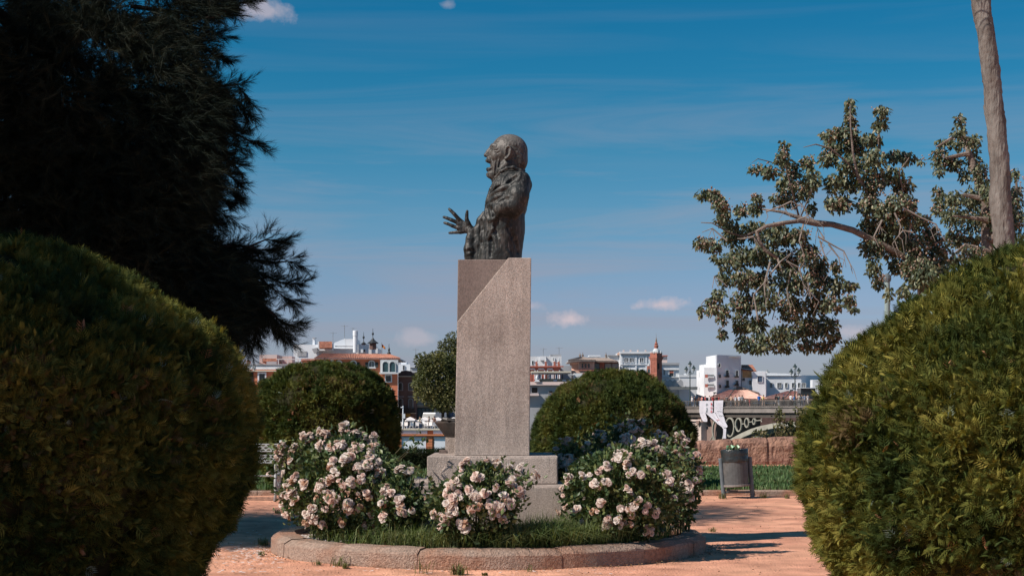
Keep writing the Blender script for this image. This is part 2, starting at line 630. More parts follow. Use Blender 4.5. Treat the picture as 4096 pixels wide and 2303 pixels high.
# edging stones along the lawn
ke = thing('lawn_edging', 'low row of grey edging stones along the lawn behind the path', 'kerb', (0, LAWN0, 0))
x = -7.4
k = 0
while x < 10.5:
    ln = R.uniform(0.85, 1.05)
    if not (4.72 < x < 5.2):
        m = MB()
        y0 = LAWN0 + R.uniform(-0.03, 0.03)
        zz = R.uniform(0.085, 0.135)
        m.add([(x, y0, -0.05), (x + ln - 0.015, y0, -0.05), (x + ln - 0.015, y0, zz - 0.02), (x, y0, zz - 0.02), (x, y0 + 0.03, zz), (x + ln - 0.015, y0 + 0.03, zz + 0.004),
               (x, y0 + 0.17, zz), (x + ln - 0.015, y0 + 0.17, zz + 0.004), (x, y0 + 0.17, -0.05), (x + ln - 0.015, y0 + 0.17, -0.05)],
              [(0, 1, 2, 3), (3, 2, 5, 4), (4, 5, 7, 6), (6, 7, 9, 8), (0, 3, 4, 6, 8), (1, 9, 7, 5, 2)])
        m.build('edging_stone', MT['granite_kerb'], ke)
    x += ln

# ------------------------------------------------------------------ the round flower bed
BC = Vector((-0.266, 17.05, 0))
BR_ = 2.49
kb = thing('flower_bed_kerb', 'round raised kerb of curved granite blocks around the rose bed', 'kerb', (BC.x, BC.y, 0))
joints = [18.0 - 23.3 * i for i in range(15)] + [18.0 - 23.3 * 15 + 4]
prof = [(BR_, -0.06), (BR_ - 0.006, 0.138), (BR_ - 0.016, 0.152), (BR_ - 0.085, 0.192), (BR_ - 0.27, 0.197), (BR_ - 0.275, 0.05)]
joints = sorted([18.0 + 23.3 * i for i in range(15)])
for i in range(15):
    a0 = joints[i]
    a1 = joints[i + 1] if i < 14 else joints[0] + 360
    dz = R.uniform(-0.009, 0.009)
    dr = R.uniform(-0.008, 0.008)
    m = MB()
    ns = 8
    rings = []
    for s in range(ns + 1):
        t = s / ns
        a = math.radians(a0 + 0.06 + (a1 - a0 - 0.12) * t)
        e = 0.010 if s in (0, ns) else 0.0
        rings.append([BC + Vector((math.sin(a) * (r + dr - (e if q in (0, 1, 2, 3) else 0) + R.uniform(-.006, .006)), -math.cos(a) * (r + dr - (e if q in (0, 1, 2, 3) else 0)),
                                   zz + (dz if q else 0) - (e if q in (2, 3, 4) else 0) + (R.uniform(-.005, .005) if q else 0))) for q, (r, zz) in enumerate(prof)])
    k = len(prof)
    vs_ = [q for r in rings for q in r]
    fs_ = [(s * k + q, (s + 1) * k + q, (s + 1) * k + q + 1, s * k + q + 1) for s in range(ns) for q in range(k - 1)]
    fs_ += [tuple(range(k)), tuple(ns * k + q for q in range(k))[::-1]]
    m.add(vs_, fs_)
    m.build('kerb_stone', MT['granite_kerb'], kb)
m = MB()
na = 64
rr = [0, 0.6, 1.2, 1.7, 2.0, 2.225]
vs_ = [(BC.x, BC.y, 0.2)]
for r in rr[1:]:
    for s in range(na):
        a = 2 * math.pi * s / na
        vs_.append((BC.x + r * math.cos(a), BC.y + r * math.sin(a), 0.155 + R.uniform(-0.02, 0.025) + (0.02 if r < 2 else 0)))
fs_ = [(0, 1 + s, 1 + (s + 1) % na) for s in range(na)]
for j in range(len(rr) - 2):
    for s in range(na):
        a = 1 + j * na + s
        b = 1 + j * na + (s + 1) % na
        fs_.append((a, b, b + na, a + na))
m.add(vs_, fs_)
tag(m.build('bed_soil', MT['soil'], smooth=True), kind='structure')

# long grass at the front of the bed
def bed_points(n, x0, x1, r0=1.2, r1=2.2):
    out = []
    while len(out) < n:
        a = R.uniform(-math.pi, math.pi)
        r = math.sqrt(R.uniform(r0 * r0, r1 * r1))
        x, y = BC.x + r * math.sin(a), BC.y - r * math.cos(a)
        if y < BC.y - 0.7 and x0 < x < x1:
            out.append((x, y, 0.15))
    return np.array(out)


GB = [(0.07, 0.12, 0.038), (0.13, 0.18, 0.062), (0.25, 0.27, 0.13)]
gp = np.concatenate([bed_points(2600, -1.25, 0.1, 1.75, 2.21), bed_points(7000, 0.0, 1.0, 1.3, 2.21), bed_points(600, 0.9, 1.75, 1.5, 2.2), bed_points(500, -2.2, -1.2, 1.9, 2.2)])
n = len(gp)
hh = RN.uniform(0.14, 0.44, n) * np.where(gp[:, 0] > 0.1, 1.0, 0.85)
o = link('bed_grass', mesh_arrays('bed_grass', *blades(gp, hh, mixcol(n, GB, 0.3, gp, 3, 9), 0.0085, 1.5)), MT['leaf'])
tag(o, kind='stuff')

# tufts of weeds outside the kerb: each tuft a plant
def tuft(px, py, size, nb, label):
    Yt = EYE * F / (py - HY)
    c = P(px, py, Yt)
    r = thing('weed_tuft', label, 'weed', (c.x, c.y, 0))
    q = np.array([[c.x + R.gauss(0, size * 0.22), c.y + R.gauss(0, size * 0.2), 0.0] for _ in range(nb)])
    o = link('blades', mesh_arrays('blades', *blades(q, RN.uniform(0.35, 1.0, nb) * size, mixcol(nb, [(0.07, 0.10, 0.03), (0.12, 0.14, 0.045), (0.2, 0.17, 0.07)], 0.3), 0.008, 1.4)), MT['leaf'], r)
    tag(o, kind='stuff')


for px, py, sz, nb, lb in [(1055, 2180, 0.16, 60, 'green weed tuft at the left end of the bed kerb'), (1045, 2222, 0.09, 34, 'small weed among fallen petals left of the kerb'),
                           (1355, 2262, 0.17, 34, 'tall dry weed at the foot of the kerb under the big rose bush'), (1385, 2272, 0.09, 40, 'low green weed beside the tall dry weed by the kerb'),
                           (1690, 2292, 0.24, 16, 'sparse arching weed in front of the kerb below the centre roses'), (1835, 2296, 0.16, 90, 'bushy weed in front of the kerb below the monument'),
                           (1940, 2300, 0.05, 60, 'flat creeping weed right of the bushy weed'), (2115, 2285, 0.14, 8, 'thin dry seedling at the foot of the kerb right of the monument'),
                           (1110, 2052, 0.12, 40, 'weed tuft behind the left end of the kerb'), (2850, 2125, 0.10, 30, 'weed beside the right end of the kerb'),
                           (2890, 1993, 0.18, 50, 'green weed at the left foot of the litter bin'), (3055, 1990, 0.16, 40, 'green weed right of the litter bin by the edging'),
                           (2780, 1985, 0.16, 50, 'weed by the edging stones left of the litter bin'), (3150, 1992, 0.14, 40, 'weed by the edging stones next to the right hedge'),
                           (1270, 2258, 0.10, 24, 'small weed at the foot of the second kerb block'), (2460, 2250, 0.09, 14, 'tiny weed under the right part of the kerb')]:
    tuft(px, py, sz, nb, lb)

# fallen petals
pet = []
def petal_at(px, py, z=0.006, Yt=None):
    Yt = Yt or (EYE - z) * F / (py - HY)
    c = P(px, py, Yt)
    pet.append((c.x, c.y, z))
for _ in range(330):
    petal_at(R.gauss(1000, 75), R.gauss(2215, 20) if R.random() < .75 else R.uniform(2120, 2290))
for _ in range(260):
    a = math.radians(R.uniform(-75, -48)); r = R.uniform(1.85, 2.2)
    pet.append((BC.x + r * math.sin(a), BC.y - r * math.cos(a), 0.185))
for _ in range(45):
    petal_at(R.uniform(1100, 2700), R.gauss(2285, 8))
for _ in range(16):
    petal_at(R.uniform(2750, 2900), R.uniform(2130, 2230))
pp = np.array([p_ for p_ in pet if (Vector((p_[0], p_[1], 0)) - BC).length > BR_ + 0.03 or p_[2] > 0.1])
tvp = [(-0.5, 0, 0), (0, -0.32, 0.05), (0.5, 0, 0.16), (0, 0.34, 0.02)]
ax = norm(np.stack([RN.normal(0, .25, len(pp)), RN.normal(0, .25, len(pp)), np.ones(len(pp))], 1))
V, Fc, C = scatter(pp, ax, tvp, [(0, 1, 2), (0, 2, 3)], RN.uniform(0.03, 0.065, len(pp)), mixcol(len(pp), [(0.74, 0.66, 0.62), (0.82, 0.77, 0.74)], 0.1))
V[:, 2] = np.maximum(V[:, 2], 0.012)
tag(link('fallen_petals', mesh_arrays('fallen_petals', V, Fc, C), MT['petal']), kind='stuff')

# small stones and crumbs of earth on the path
n = 900
sx, sy = RN.uniform(-4.2, 4.5, n), RN.uniform(14.0, 27, n)
keep = np.hypot(sx - BC.x, sy - BC.y) > BR_ + 0.05
cp = np.stack([sx, sy, np.full(n, 0.004)], 1)[keep]
n = len(cp)
octa = [(1, 0, 0), (-1, 0, 0), (0, 1, 0), (0, -1, 0), (0, 0, 0.7), (0, 0, -0.4)]
of = [(0, 2, 4), (2, 1, 4), (1, 3, 4), (3, 0, 4), (2, 0, 5), (1, 2, 5), (3, 1, 5), (0, 3, 5)]
V, Fc, C = scatter(cp, np.tile([[0, 0, 1.0]], (n, 1)) + RN.normal(0, .2, (n, 3)), octa, of, RN.uniform(0.004, 0.013, n), mixcol(n, [(0.2, 0.11, 0.07), (0.5, 0.3, 0.2)], 0.3))
tag(link('path_gravel', mesh_arrays('path_gravel', V, Fc, C), MT['person']), kind='stuff')

# dry leaf litter along the kerb, the edging and under the hedges
n = 1500
q = []
for _ in range(n):
    if R.random() < .5:
        a = math.radians(R.uniform(-100, 100)); r_ = BR_ + abs(R.gauss(0.03, 0.10))
        q.append((BC.x + r_ * math.sin(a), BC.y - r_ * math.cos(a), 0.012))
    elif R.random() < .5:
        q.append((R.uniform(-7, 8), LAWN0 - abs(R.gauss(0.02, 0.35)), 0.012))
    else:
        q.append((R.uniform(-4.5, 4.6), R.uniform(14, 27), 0.012))
q = np.array([t for t in q if math.hypot(t[0] - BC.x, t[1] - BC.y) > BR_ + 0.015])
n = len(q)
V, Fc, C = scatter(q, RN.normal(0, .35, (n, 3)) + np.array([[0, 0, 1.0]]), [(-.5, 0, 0), (0, -.22, .1), (.5, 0, .05), (0, .22, .12)], [(0, 1, 2), (0, 2, 3)], RN.uniform(.012, .04, n), mixcol(n, [(.12, .06, .035), (.25, .14, .08), (.10, .09, .04)], .3))
V[:, 2] = np.maximum(V[:, 2], 0.008)
tag(link('leaf_litter', mesh_arrays('leaf_litter', V, Fc, C), MT['person']), kind='stuff')

# ------------------------------------------------------------------ monument: step, base, pedestal
ped = thing('pedestal', 'tall tapered granite pedestal with a diagonal cut at its top left', 'pedestal', (BC.x, 17.0, 0))
YF, YB = 16.65, 17.45
def at(px, py, Y, ref=None):
    """point whose photo pixel is taken at distance ref but which stands at distance Y"""
    q = P(px, py, ref or Y)
    return Vector((q.x, Y, q.z))
# step
m = MB()
m.box(P(1602, 0, 15.9).x, P(2356, 0, 15.9).x, 15.9, 18.5, 0.02, 0.755)
st_o = m.build('step', MT['granite'], ped)
bv = st_o.modifiers.new('b', 'BEVEL'); bv.width = 0.015; bv.segments = 2
# base block; its sawn left corner and the rough front skin
zt, zb = 1.066, 0.757
x0, x1 = P(1708, 0, 16.42).x, P(2232, 0, 16.42).x
m = MB()
m.box(x0, x1, 16.42, 18.02, zb, zt)
bo = m.build('base_block', MT['granite'], ped)
bv = bo.modifiers.new('b', 'BEVEL'); bv.width = 0.012; bv.segments = 2
m = MB()
m.prism([at(1742, 1934, 16.42), at(2229, 1934, 16.42), at(2229, 1831, 16.42), at(1796, 1831, 16.42)], (0, -0.022, 0))
fo = m.build('base_front', MT['granite'], ped)
# rear slab (sawn) and the rough front slab with the diagonal edge
topz = P(0, 1035, YF).z
botz = zt + 0.001
m = MB()
def pz(px, z, Y=None):
    return Vector((P(px, 0, YF).x, Y or YF, z))
m.prism([pz(1820, botz, YF + 0.07), pz(2116, botz, YF + 0.07), pz(2123, topz, YF + 0.07), pz(1831, topz, YF + 0.07)], (0, YB - YF - 0.07, 0))
ro = m.build('rear_slab', MT['granite_smooth'], ped)
m = MB()
zd = P(0, 1287, YF).z
m.prism([pz(1818, botz), pz(2118, botz), pz(2125, topz + 0.012), pz(2034, topz + 0.012), pz(1829, zd)], (0, 0.069, 0))
so = m.build('front_slab', MT['granite'], ped)
for q in (ro, so, fo):
    bv = q.modifiers.new('b', 'BEVEL'); bv.width = 0.008; bv.segments = 2; bv.limit_method = 'ANGLE'

# the dark tapered metal block behind the pedestal on its stone stub
an = thing('anvil', 'dark tapered metal anvil with a pointed horn, behind the pedestal on the base', 'anvil', (P(1860, 0, 17.75).x, 17.75, zt))
YA = 17.745
stations = [(1797, 1814, 0.13), (1760, 1792, 0.17), (1730, 1769, 0.2), (1707, 1752, 0.215), (1693, 1741, 0.222), (1688, 1738.5, 0.222), (1682, 1757, 0.21)]
m = MB()
rings = []
nn = 16
for py, pl, hy in stations:
    xl = P(pl, py, YA)
    cx_ = P(1905, py, YA).x
    a = cx_ - xl.x
    ring = []
    for q in range(nn):
        t = 2 * math.pi * q / nn
        c_, s_ = math.cos(t), math.sin(t)
        ring.append(Vector((cx_ + a * (abs(c_) ** 0.95) * (1 if c_ > 0 else -1), YA + hy * (abs(s_) ** 0.8) * (1 if s_ > 0 else -1), xl.z)))
    rings.append(ring)
vs_ = [q for r in rings for q in r]
fs_ = [(i * nn + q, i * nn + (q + 1) % nn, (i + 1) * nn + (q + 1) % nn, (i + 1) * nn + q) for i in range(len(rings) - 1) for q in range(nn)]
fs_ += [tuple(range(nn))[::-1], tuple((len(rings) - 1) * nn + q for q in range(nn))]
m.add(vs_, fs_)
m.build('body', MT['iron_dark'], an, smooth=False)
m = MB()
m.box(P(1790, 0, YA).x, P(2010, 0, YA).x, YA - 0.19, YA + 0.19, P(0, 1681, YA).z, P(0, 1672, YA).z)
m.tube([P(1802, 1690, YA - .12), P(1789, 1678, YA - .14), P(1774, 1675, YA - .12), P(1765, 1684, YA - .1)], [0.025, 0.03, 0.024, 0.012], 8)
m.build('rim', MT['bronze'], an)
m = MB()
m.box(P(1783, 0, YA).x, P(1990, 0, YA).x, YA - 0.15, YA + 0.18, zt, P(0, 1748, YA).z)
m.build('stub', MT['granite'], an)
m = MB()
m.box(P(1759, 0, YA).x, P(1787, 0, YA).x, YA - 0.16, YA - 0.02, zt, P(0, 1797, YA).z)
tag(m.build('stone_block', MT['granite_smooth']), 'small loose stone block on the base left of the pedestal', 'stone block')

# ------------------------------------------------------------------ the bronze bust, one continuous surface
BD = 17.05
KU = BD / F / 2.4963
H_ = 5.0
U0, U1, V0, V1, W0, W1 = 130, 1110, 100, 1390, -420, 420
gu, gv, gw = np.arange(U0, U1, H_), np.arange(V0, V1, H_), np.arange(W0, W1, H_)
FLD = np.full((len(gu), len(gv), len(gw)), 300.0, np.float32)


def region(lo, hi, pad):
    s = []
    for g, a, b in zip((gu, gv, gw), lo, hi):
        i0 = int(np.searchsorted(g, a - pad)); i1 = int(np.searchsorted(g, b + pad))
        s.append(slice(max(i0 - 1, 0), min(i1 + 1, len(g))))
    return tuple(s)


def coords(s):
    return np.meshgrid(gu[s[0]].astype(np.float32), gv[s[1]].astype(np.float32), gw[s[2]].astype(np.float32), indexing='ij')


def blend(s, d, k, cut=False):
    a = FLD[s]
    if cut:
        b = -d
        h = np.clip(0.5 - 0.5 * (a - b) / k, 0, 1)      # smooth max
        FLD[s] = a * (1 - h) + b * h + k * h * (1 - h)
    else:
        h = np.clip(0.5 + 0.5 * (a - d) / k, 0, 1)
        FLD[s] = a * (1 - h) + d * h - k * h * (1 - h)


def ell(c, r, k=20, cut=False, rot=0.0):
    c = np.array(c, np.float32); r = np.array(r, np.float32)
    e = max(r) if rot else r
    s = region(c - e, c + e, 45)
    u, v, w = coords(s)
    u, v, w = u - c[0], v - c[1], w - c[2]
    if rot:
        cr, sr = math.cos(rot), math.sin(rot)
        u, v = u * cr + v * sr, -u * sr + v * cr
    k0 = np.sqrt((u / r[0]) ** 2 + (v / r[1]) ** 2 + (w / r[2]) ** 2)
    k1 = np.sqrt((u / r[0] ** 2) ** 2 + (v / r[1] ** 2) ** 2 + (w / r[2] ** 2) ** 2) + 1e-6
    blend(s, k0 * (k0 - 1) / k1, k, cut)


def cap(a, b, ra, rb=None, k=12, cut=False):
    rb = ra if rb is None else rb
    a = np.array(a, np.float32); b = np.array(b, np.float32)
    s = region(np.minimum(a, b) - max(ra, rb), np.maximum(a, b) + max(ra, rb), 40)
    u, v, w = coords(s)
    ab = b - a
    t = np.clip(((u - a[0]) * ab[0] + (v - a[1]) * ab[1] + (w - a[2]) * ab[2]) / max(float(ab @ ab), 1e-6), 0, 1)
    d = np.sqrt((u - a[0] - t * ab[0]) ** 2 + (v - a[1] - t * ab[1]) ** 2 + (w - a[2] - t * ab[2]) ** 2) - (ra + (rb - ra) * t)
    blend(s, d, k, cut)


def chain(pts, rads, k=12, cut=False):
    if not isinstance(rads, (list, tuple)):
        rads = [rads] * len(pts)
    for i in range(len(pts) - 1):
        cap(pts[i], pts[i + 1], rads[i], rads[i + 1], k, cut)


# torso as a stack of rounded sections
tv_ = np.array([470, 505, 540, 590, 640, 700, 760, 800, 870, 930, 1000, 1090, 1200, 1300, 1385])
tl = np.array([835, 775, 738, 700, 672, 645, 620, 607, 602, 592, 585, 575, 560, 545, 535])
tr = np.array([935, 985, 1022, 1056, 1050, 1040, 1035, 1030, 1018, 997, 1000, 998, 980, 968, 965])
tb = np.array([60, 130, 195, 255, 285, 300, 300, 300, 300, 295, 288, 280, 272, 266, 262])
s = region((520, 470, -320), (1080, 1385, 320), 40)
u, v, w = coords(s)
L, Rr, B = (np.interp(v, tv_, q) for q in (tl, tr, tb))
cu, ca = (L + Rr) / 2, (Rr - L) / 2
q = ((np.abs(u - cu) / ca) ** 2.3 + (np.abs(w) / B) ** 2.3) ** (1 / 2.3)
d = (q - 1) * np.minimum(ca, B)
d = np.maximum(d, 470 - v)
blend(s, d.astype(np.float32), 8)
# camera-side upper arm and the stub of the forearm, cut off in front
chain([(962, 630, 235), (930, 780, 292), (905, 880, 300)], [92, 100, 92], 40)
chain([(890, 850, 300), (800, 880, 292), (745, 900, 280)], [88, 80, 66], 25)
chain([(985, 600, -215), (900, 800, -290), (760, 980, -260)], [88, 95, 90], 40)      # far shoulder and upper arm
chain([(760, 980, -260), (590, 1210, -150), (452, 1320, -60)], [88, 78, 62], 30)
# raised sleeve of the singing hand
chain([(455, 1325, -45), (446, 1245, -38), (455, 1150, -36), (462, 1085, -42)], [58, 60, 48, 36], 18)
chain([(470, 1075, -44), (455, 1072, -44)], [40, 38], 10)
# open coat edge in front
chain([(590, 905, -40), (560, 975, -50), (535, 1060, -55), (528, 1200, -30), (520, 1375, -20)], [26, 44, 50, 46, 42], 22)
chain([(640, 880, 130), (600, 1000, 150), (600, 1150, 165), (600, 1375, 170)], [30, 42, 45, 48], 30)
# neck, collar
chain([(850, 440, 0), (860, 600, 0)], [112, 125], 25)
chain([(705, 560, 0), (735, 640, 0)], [48, 60], 25)
collar = [(682, 625, 30), (705, 575, 92), (752, 530, 142), (815, 498, 165), (885, 488, 162), (950, 520, 138), (1000, 555, 80), (1015, 570, 0)]
chain(collar, [11, 13, 14, 15, 15, 15, 16, 18], 14)
chain([(a, b, -c) for a, b, c in collar], [11, 13, 14, 15, 15, 15, 16, 18], 14)
# surface height of the coat on the camera's side, for folds laid on it
def surf():
    inside = FLD < 0
    idx = (len(gw) - 1) - np.argmax(inside[:, :, ::-1], axis=2)
    idx[~inside.any(axis=2)] = len(gw) // 2
    return gw[idx]
SF = surf()
def sw(u, v, dw=0):
    i = int(np.clip((u - U0) / H_, 0, len(gu) - 1)); j = int(np.clip((v - V0) / H_, 0, len(gv) - 1))
    return (u, v, float(SF[i, j]) + dw)
def fold(pts, r, k=10, cut=False, dw=None):
    dw = (r * 0.12 if cut else -r * 0.12) if dw is None else dw
    out = []
    for i in range(len(pts) - 1):
        for t in np.linspace(0, 1, 4)[: (4 if i == len(pts) - 2 else 3)]:
            out.append(sw(pts[i][0] * (1 - t) + pts[i + 1][0] * t, pts[i][1] * (1 - t) + pts[i + 1][1] * t, dw))
    n_ = len(out)
    chain(out, [r * (0.55 + 0.45 * math.sin(math.pi * (i + .6) / n_)) for i in range(n_)], k, cut)
fold([(742, 690), (700, 715), (660, 738)], 30, 10, True)
fold([(900, 600), (870, 640), (835, 662)], 34, 14, True)
fold([(725, 850), (770, 822), (825, 812)], 24, 10, True)
fold([(668, 900), (690, 950), (700, 985)], 26, 10, True)
fold([(720, 1000), (700, 1090), (730, 1160)], 30, 14, True)
fold([(560, 1000), (575, 1120), (565, 1250)], 26, 12, True)
fold([(640, 1120), (665, 1230), (660, 1340)], 24, 12, True)
fold([(860, 960), (840, 1080), (900, 1200), (930, 1300)], 22, 14, True)
for pts, r in [([(925, 610), (905, 645), (860, 672), (800, 692), (735, 705)], 16), ([(655, 762), (715, 730), (790, 702), (850, 690)], 20),
               ([(662, 815), (715, 785), (775, 776), (832, 790)], 20), ([(690, 860), (650, 850), (612, 880), (618, 950), (650, 1008), (695, 990), (742, 945), (758, 880)], 17),
               ([(690, 1075), (655, 1120), (640, 1180)], 16), ([(700, 610), (660, 690), (628, 790), (606, 870)], 20),
               ([(760, 560), (720, 640), (690, 700)], 16), ([(955, 560), (940, 620), (915, 650)], 13), 
               ([(400, 1250), (455, 1240), (490, 1255)], 14),
               ([(830, 1290), (850, 1370)], 14), ([(420, 1300), (470, 1290)], 13), ([(840, 530), (790, 600), (770, 650)], 14)]:
    fold(pts, r * 0.85, 16)
# hand
pal = -58
chain([(462, 1085, -44), (440, 1060, -52)], [34, 34], 14)
for b_ in [(345, 968), (332, 1000), (330, 1040), (352, 1078)]:
    chain([(442, 1052, pal), (b_[0], b_[1], pal)], [34, 23], 14)
chain([(470, 1062, pal), (430, 1000, pal + 18), (415, 960, pal + 26)], [26, 24, 21], 12)
chain([(415, 962, pal + 26), (417, 915, pal + 34), (421, 884, pal + 40)], [20, 17, 14], 5)
chain([(340, 962, pal + 8), (292, 910, pal + 20), (258, 876, pal + 14), (239, 858, pal + 4)], [21, 18.5, 16, 13], 5)
chain([(328, 990, pal), (262, 964, pal + 6), (218, 946, pal), (184, 934, pal - 8)], [21, 18.5, 16, 13], 5)
chain([(326, 1040, pal - 6), (268, 1018, pal - 6), (222, 998, pal - 14), (190, 988, pal - 22)], [20.5, 17.5, 15, 12.5], 5)
chain([(352, 1080, pal - 8), (306, 1082, pal - 14), (268, 1084, pal - 22), (240, 1086, pal - 30)], [19.5, 16, 14, 12], 5)
# head
ell((842, 307, 0), (184, 163, 132), 20)
ell((915, 395, 0), (112, 128, 116), 25)
ell((752, 330, 0), (98, 118, 104), 25)
ell((735, 440, 0), (88, 105, 86), 30)
chain([(672, 535, 18), (770, 500, 74), (815, 450, 92)], [34, 40, 42], 25)
chain([(672, 535, -18), (770, 500, -74), (815, 450, -92)], [34, 40, 42], 25)
ell((648, 530, 0), (38, 40, 42), 18)
ell((715, 545, 0), (62, 40, 56), 25)
ell((700, 365, 58), (38, 42, 36), 22); ell((700, 365, -58), (38, 42, 36), 22)
chain([(684, 262, -62), (670, 258, -24), (668, 262, 0), (670, 258, 24), (684, 262, 62), (708, 272, 84)], [12, 14, 12, 14, 12, 10], 18)
ell((650, 330, 0), (30, 44, 30), 16)
for sg in (1, -1):
    ell((660, 294, 50 * sg), (16, 14, 24), 14, True)
    ell((682, 295, 50 * sg), (20, 17, 20), 4)
    chain([(664, 284, 28 * sg), (670, 279, 48 * sg), (686, 286, 68 * sg)], [5, 6, 5], 4)
    chain([(668, 306, 30 * sg), (673, 310, 50 * sg), (688, 304, 68 * sg)], [5, 6, 5], 5)
    chain([(672, 325, 30 * sg), (690, 335, 60 * sg), (715, 325, 80 * sg)], [6, 5, 4], 6, True)
chain([(662, 270, 0), (634, 312, 0), (608, 344, 0)], [18, 21, 20], 14)
ell((606, 346, 0), (18, 17, 20), 8)
ell((628, 355, 17), (20, 14, 13), 8); ell((628, 355, -17), (20, 14, 13), 8)
ell((622, 368, 13), (9, 7, 7), 4, True); ell((622, 368, -13), (9, 7, 7), 4, True)
ell((652, 392, 0), (42, 34, 54), 14)
chain([(660, 412, -44), (628, 404, -24), (616, 400, 0), (628, 404, 24), (660, 412, 44)], [9, 12, 13, 12, 9], 8)
ell((616, 446, 0), (38, 31, 42), 6, True)
ell((642, 490, 0), (30, 22, 42), 14)
chain([(664, 474, -42), (636, 478, -26), (624, 480, 0), (636, 478, 26), (664, 474, 42)], [9, 12, 14, 12, 9], 7)
ell((624, 508, 0), (10, 9, 26), 8, True)
for sg in (1, -1):
    chain([(650, 375, 40 * sg), (676, 410, 66 * sg), (684, 470, 76 * sg), (672, 520, 66 * sg)], [4, 5, 5, 3], 8, True)
    chain([(722, 405, 92 * sg), (712, 460, 92 * sg), (702, 530, 80 * sg)], [4, 6, 4], 8, True)
    chain([(752, 420, 96 * sg), (744, 480, 95 * sg), (740, 540, 80 * sg)], [3, 5, 4], 8, True)
    chain([(735, 410, 94 * sg), (728, 470, 92 * sg), (718, 540, 80 * sg)], [6, 7, 6], 6)
    chain([(700, 420, 84 * sg), (695, 480, 84 * sg), (690, 540, 70 * sg)], [5, 7, 6], 6)
    chain([(665, 215, 40 * sg), (690, 222, 80 * sg)], 4, 6, True)
    # ear
    ell((826, 348, 122 * sg), (34, 60, 16), 10)
    hx = [(806, 345), (804, 318), (814, 294), (834, 283), (852, 292), (858, 318), (850, 352), (836, 380), (818, 398)]
    chain([(a, b, 142 * sg) for a, b in hx], [7, 8, 9, 10, 10, 10, 9, 9, 10], 4)
    chain([(838, 310, 140 * sg), (842, 335, 140 * sg), (826, 372, 138 * sg)], [6, 7, 6], 4)
    ell((822, 345, 142 * sg), (12, 26, 14), 5, True)
    ell((806, 402, 132 * sg), (15, 19, 13), 6)
    ell((800, 360, 132 * sg), (9, 14, 10), 4)
SF = surf()
i_ = 0
for t in np.linspace(0, 0.55, 7):      # strands brushed back over the ear and down the nape
    fold([(782 + 16 * t, 305 - 70 * t), (850 + 25 * t, 262 - 66 * t), (925 + 25 * t, 285 - 62 * t), (985 + 12 * t, 350 - 75 * t)], 6 + 2 * (i_ % 2), 6)
    i_ += 1
for j in range(9):
    fold([(872 + 3 * j, 300 + 20 * j), (915 + 4 * j, 312 + 24 * j), (960 + 3 * j, 345 + 22 * j), (1000, 395 + 14 * j)], 7 + 2 * (j % 2), 7)
fold([(700, 330), (720, 345), (745, 335)], 6, 5, True)
fold([(690, 312), (715, 318), (735, 305)], 5, 5, True)
fold([(672, 230), (705, 226), (740, 232)], 3, 6, True)
# flat foot
FLD = np.maximum(FLD, (gv[None, :, None] - 1379.0).astype(np.float32))


def surface_nets(D):
    s = D < 0
    nx, ny, nz = D.shape
    cnt = np.zeros((nx - 1, ny - 1, nz - 1), np.int8)
    cs = [(i, j, k) for i in (0, 1) for j in (0, 1) for k in (0, 1)]
    sl = lambda i, j, k: (slice(i, nx - 1 + i), slice(j, ny - 1 + j), slice(k, nz - 1 + k))
    for c in cs:
        cnt += s[sl(*c)]
    act = (cnt > 0) & (cnt < 8)
    ids = np.full(act.shape, -1, np.int64)
    ci = np.argwhere(act)
    ids[act] = np.arange(len(ci))
    vals = {c: D[ci[:, 0] + c[0], ci[:, 1] + c[1], ci[:, 2] + c[2]] for c in cs}
    acc = np.zeros((len(ci), 3)); num = np.zeros(len(ci))
    for a in cs:
        for ax_ in range(3):
            if a[ax_] == 0:
                b = list(a); b[ax_] = 1; b = tuple(b)
                va, vb = vals[a], vals[b]
                x = (va < 0) != (vb < 0)
                t = np.where(x, va / np.where(x, va - vb, 1), 0)
                pnt = np.tile(np.array(a, float), (len(ci), 1))
                pnt[:, ax_] = t
                acc += pnt * x[:, None]; num += x
    verts = ci + acc / num[:, None]
    quads = []
    for ax_ in range(3):
        o1, o2 = [(1, 2), (2, 0), (0, 1)][ax_]
        hi = [slice(1, -1)] * 3
        lo0 = list(hi); lo0[ax_] = slice(0, -1)
        lo1 = list(hi); lo1[ax_] = slice(1, None)
        # edges between sample p and p+ax
        A = s[tuple(lo0)]; Bq = s[tuple(lo1)]
        e = np.argwhere(A != Bq)
        fl = A[tuple(e.T)]
        base = e + 1
        base[:, ax_] = e[:, ax_]
        def cell(d1, d2):
            c = base.copy(); c[:, o1] -= d1; c[:, o2] -= d2
            return ids[c[:, 0], c[:, 1], c[:, 2]]
        qd = np.stack([cell(1, 1), cell(0, 1), cell(0, 0), cell(1, 0)], 1)
        qd[~fl] = qd[~fl][:, ::-1]
        quads.append(qd)
    return verts, np.concatenate(quads)


def from_field(D, origin, h):
    D = np.pad(D, 1, constant_values=10.0)
    v_, q_ = surface_nets(D)
    return (v_ - 1) * h + np.array(origin, float), q_


bvx, bq = from_field(FLD, (U0, V0, W0), H_)
def relax(v_, q_, k, w_):
    for _ in range(k):
        acc = np.zeros_like(v_); cnt = np.zeros(len(v_))
        for a, b in ((0, 1), (1, 2), (2, 3), (3, 0)):
            for i0, i1 in ((a, b), (b, a)):
                np.add.at(acc, q_[:, i0], v_[q_[:, i1]]); np.add.at(cnt, q_[:, i0], 1)
        v_ = v_ + (acc / cnt[:, None] - v_) * w_[:, None]
    return v_
body_w = np.clip((bvx[:, 1] - 560) / 80, 0, 1) * np.clip((bvx[:, 0] - 470) / 40, 0, 1)
bvx = relax(bvx, bq, 4, 0.15 + 0.45 * body_w)
nrm_seed = np.stack([bvx[:, 0], bvx[:, 1], bvx[:, 2]], 1)
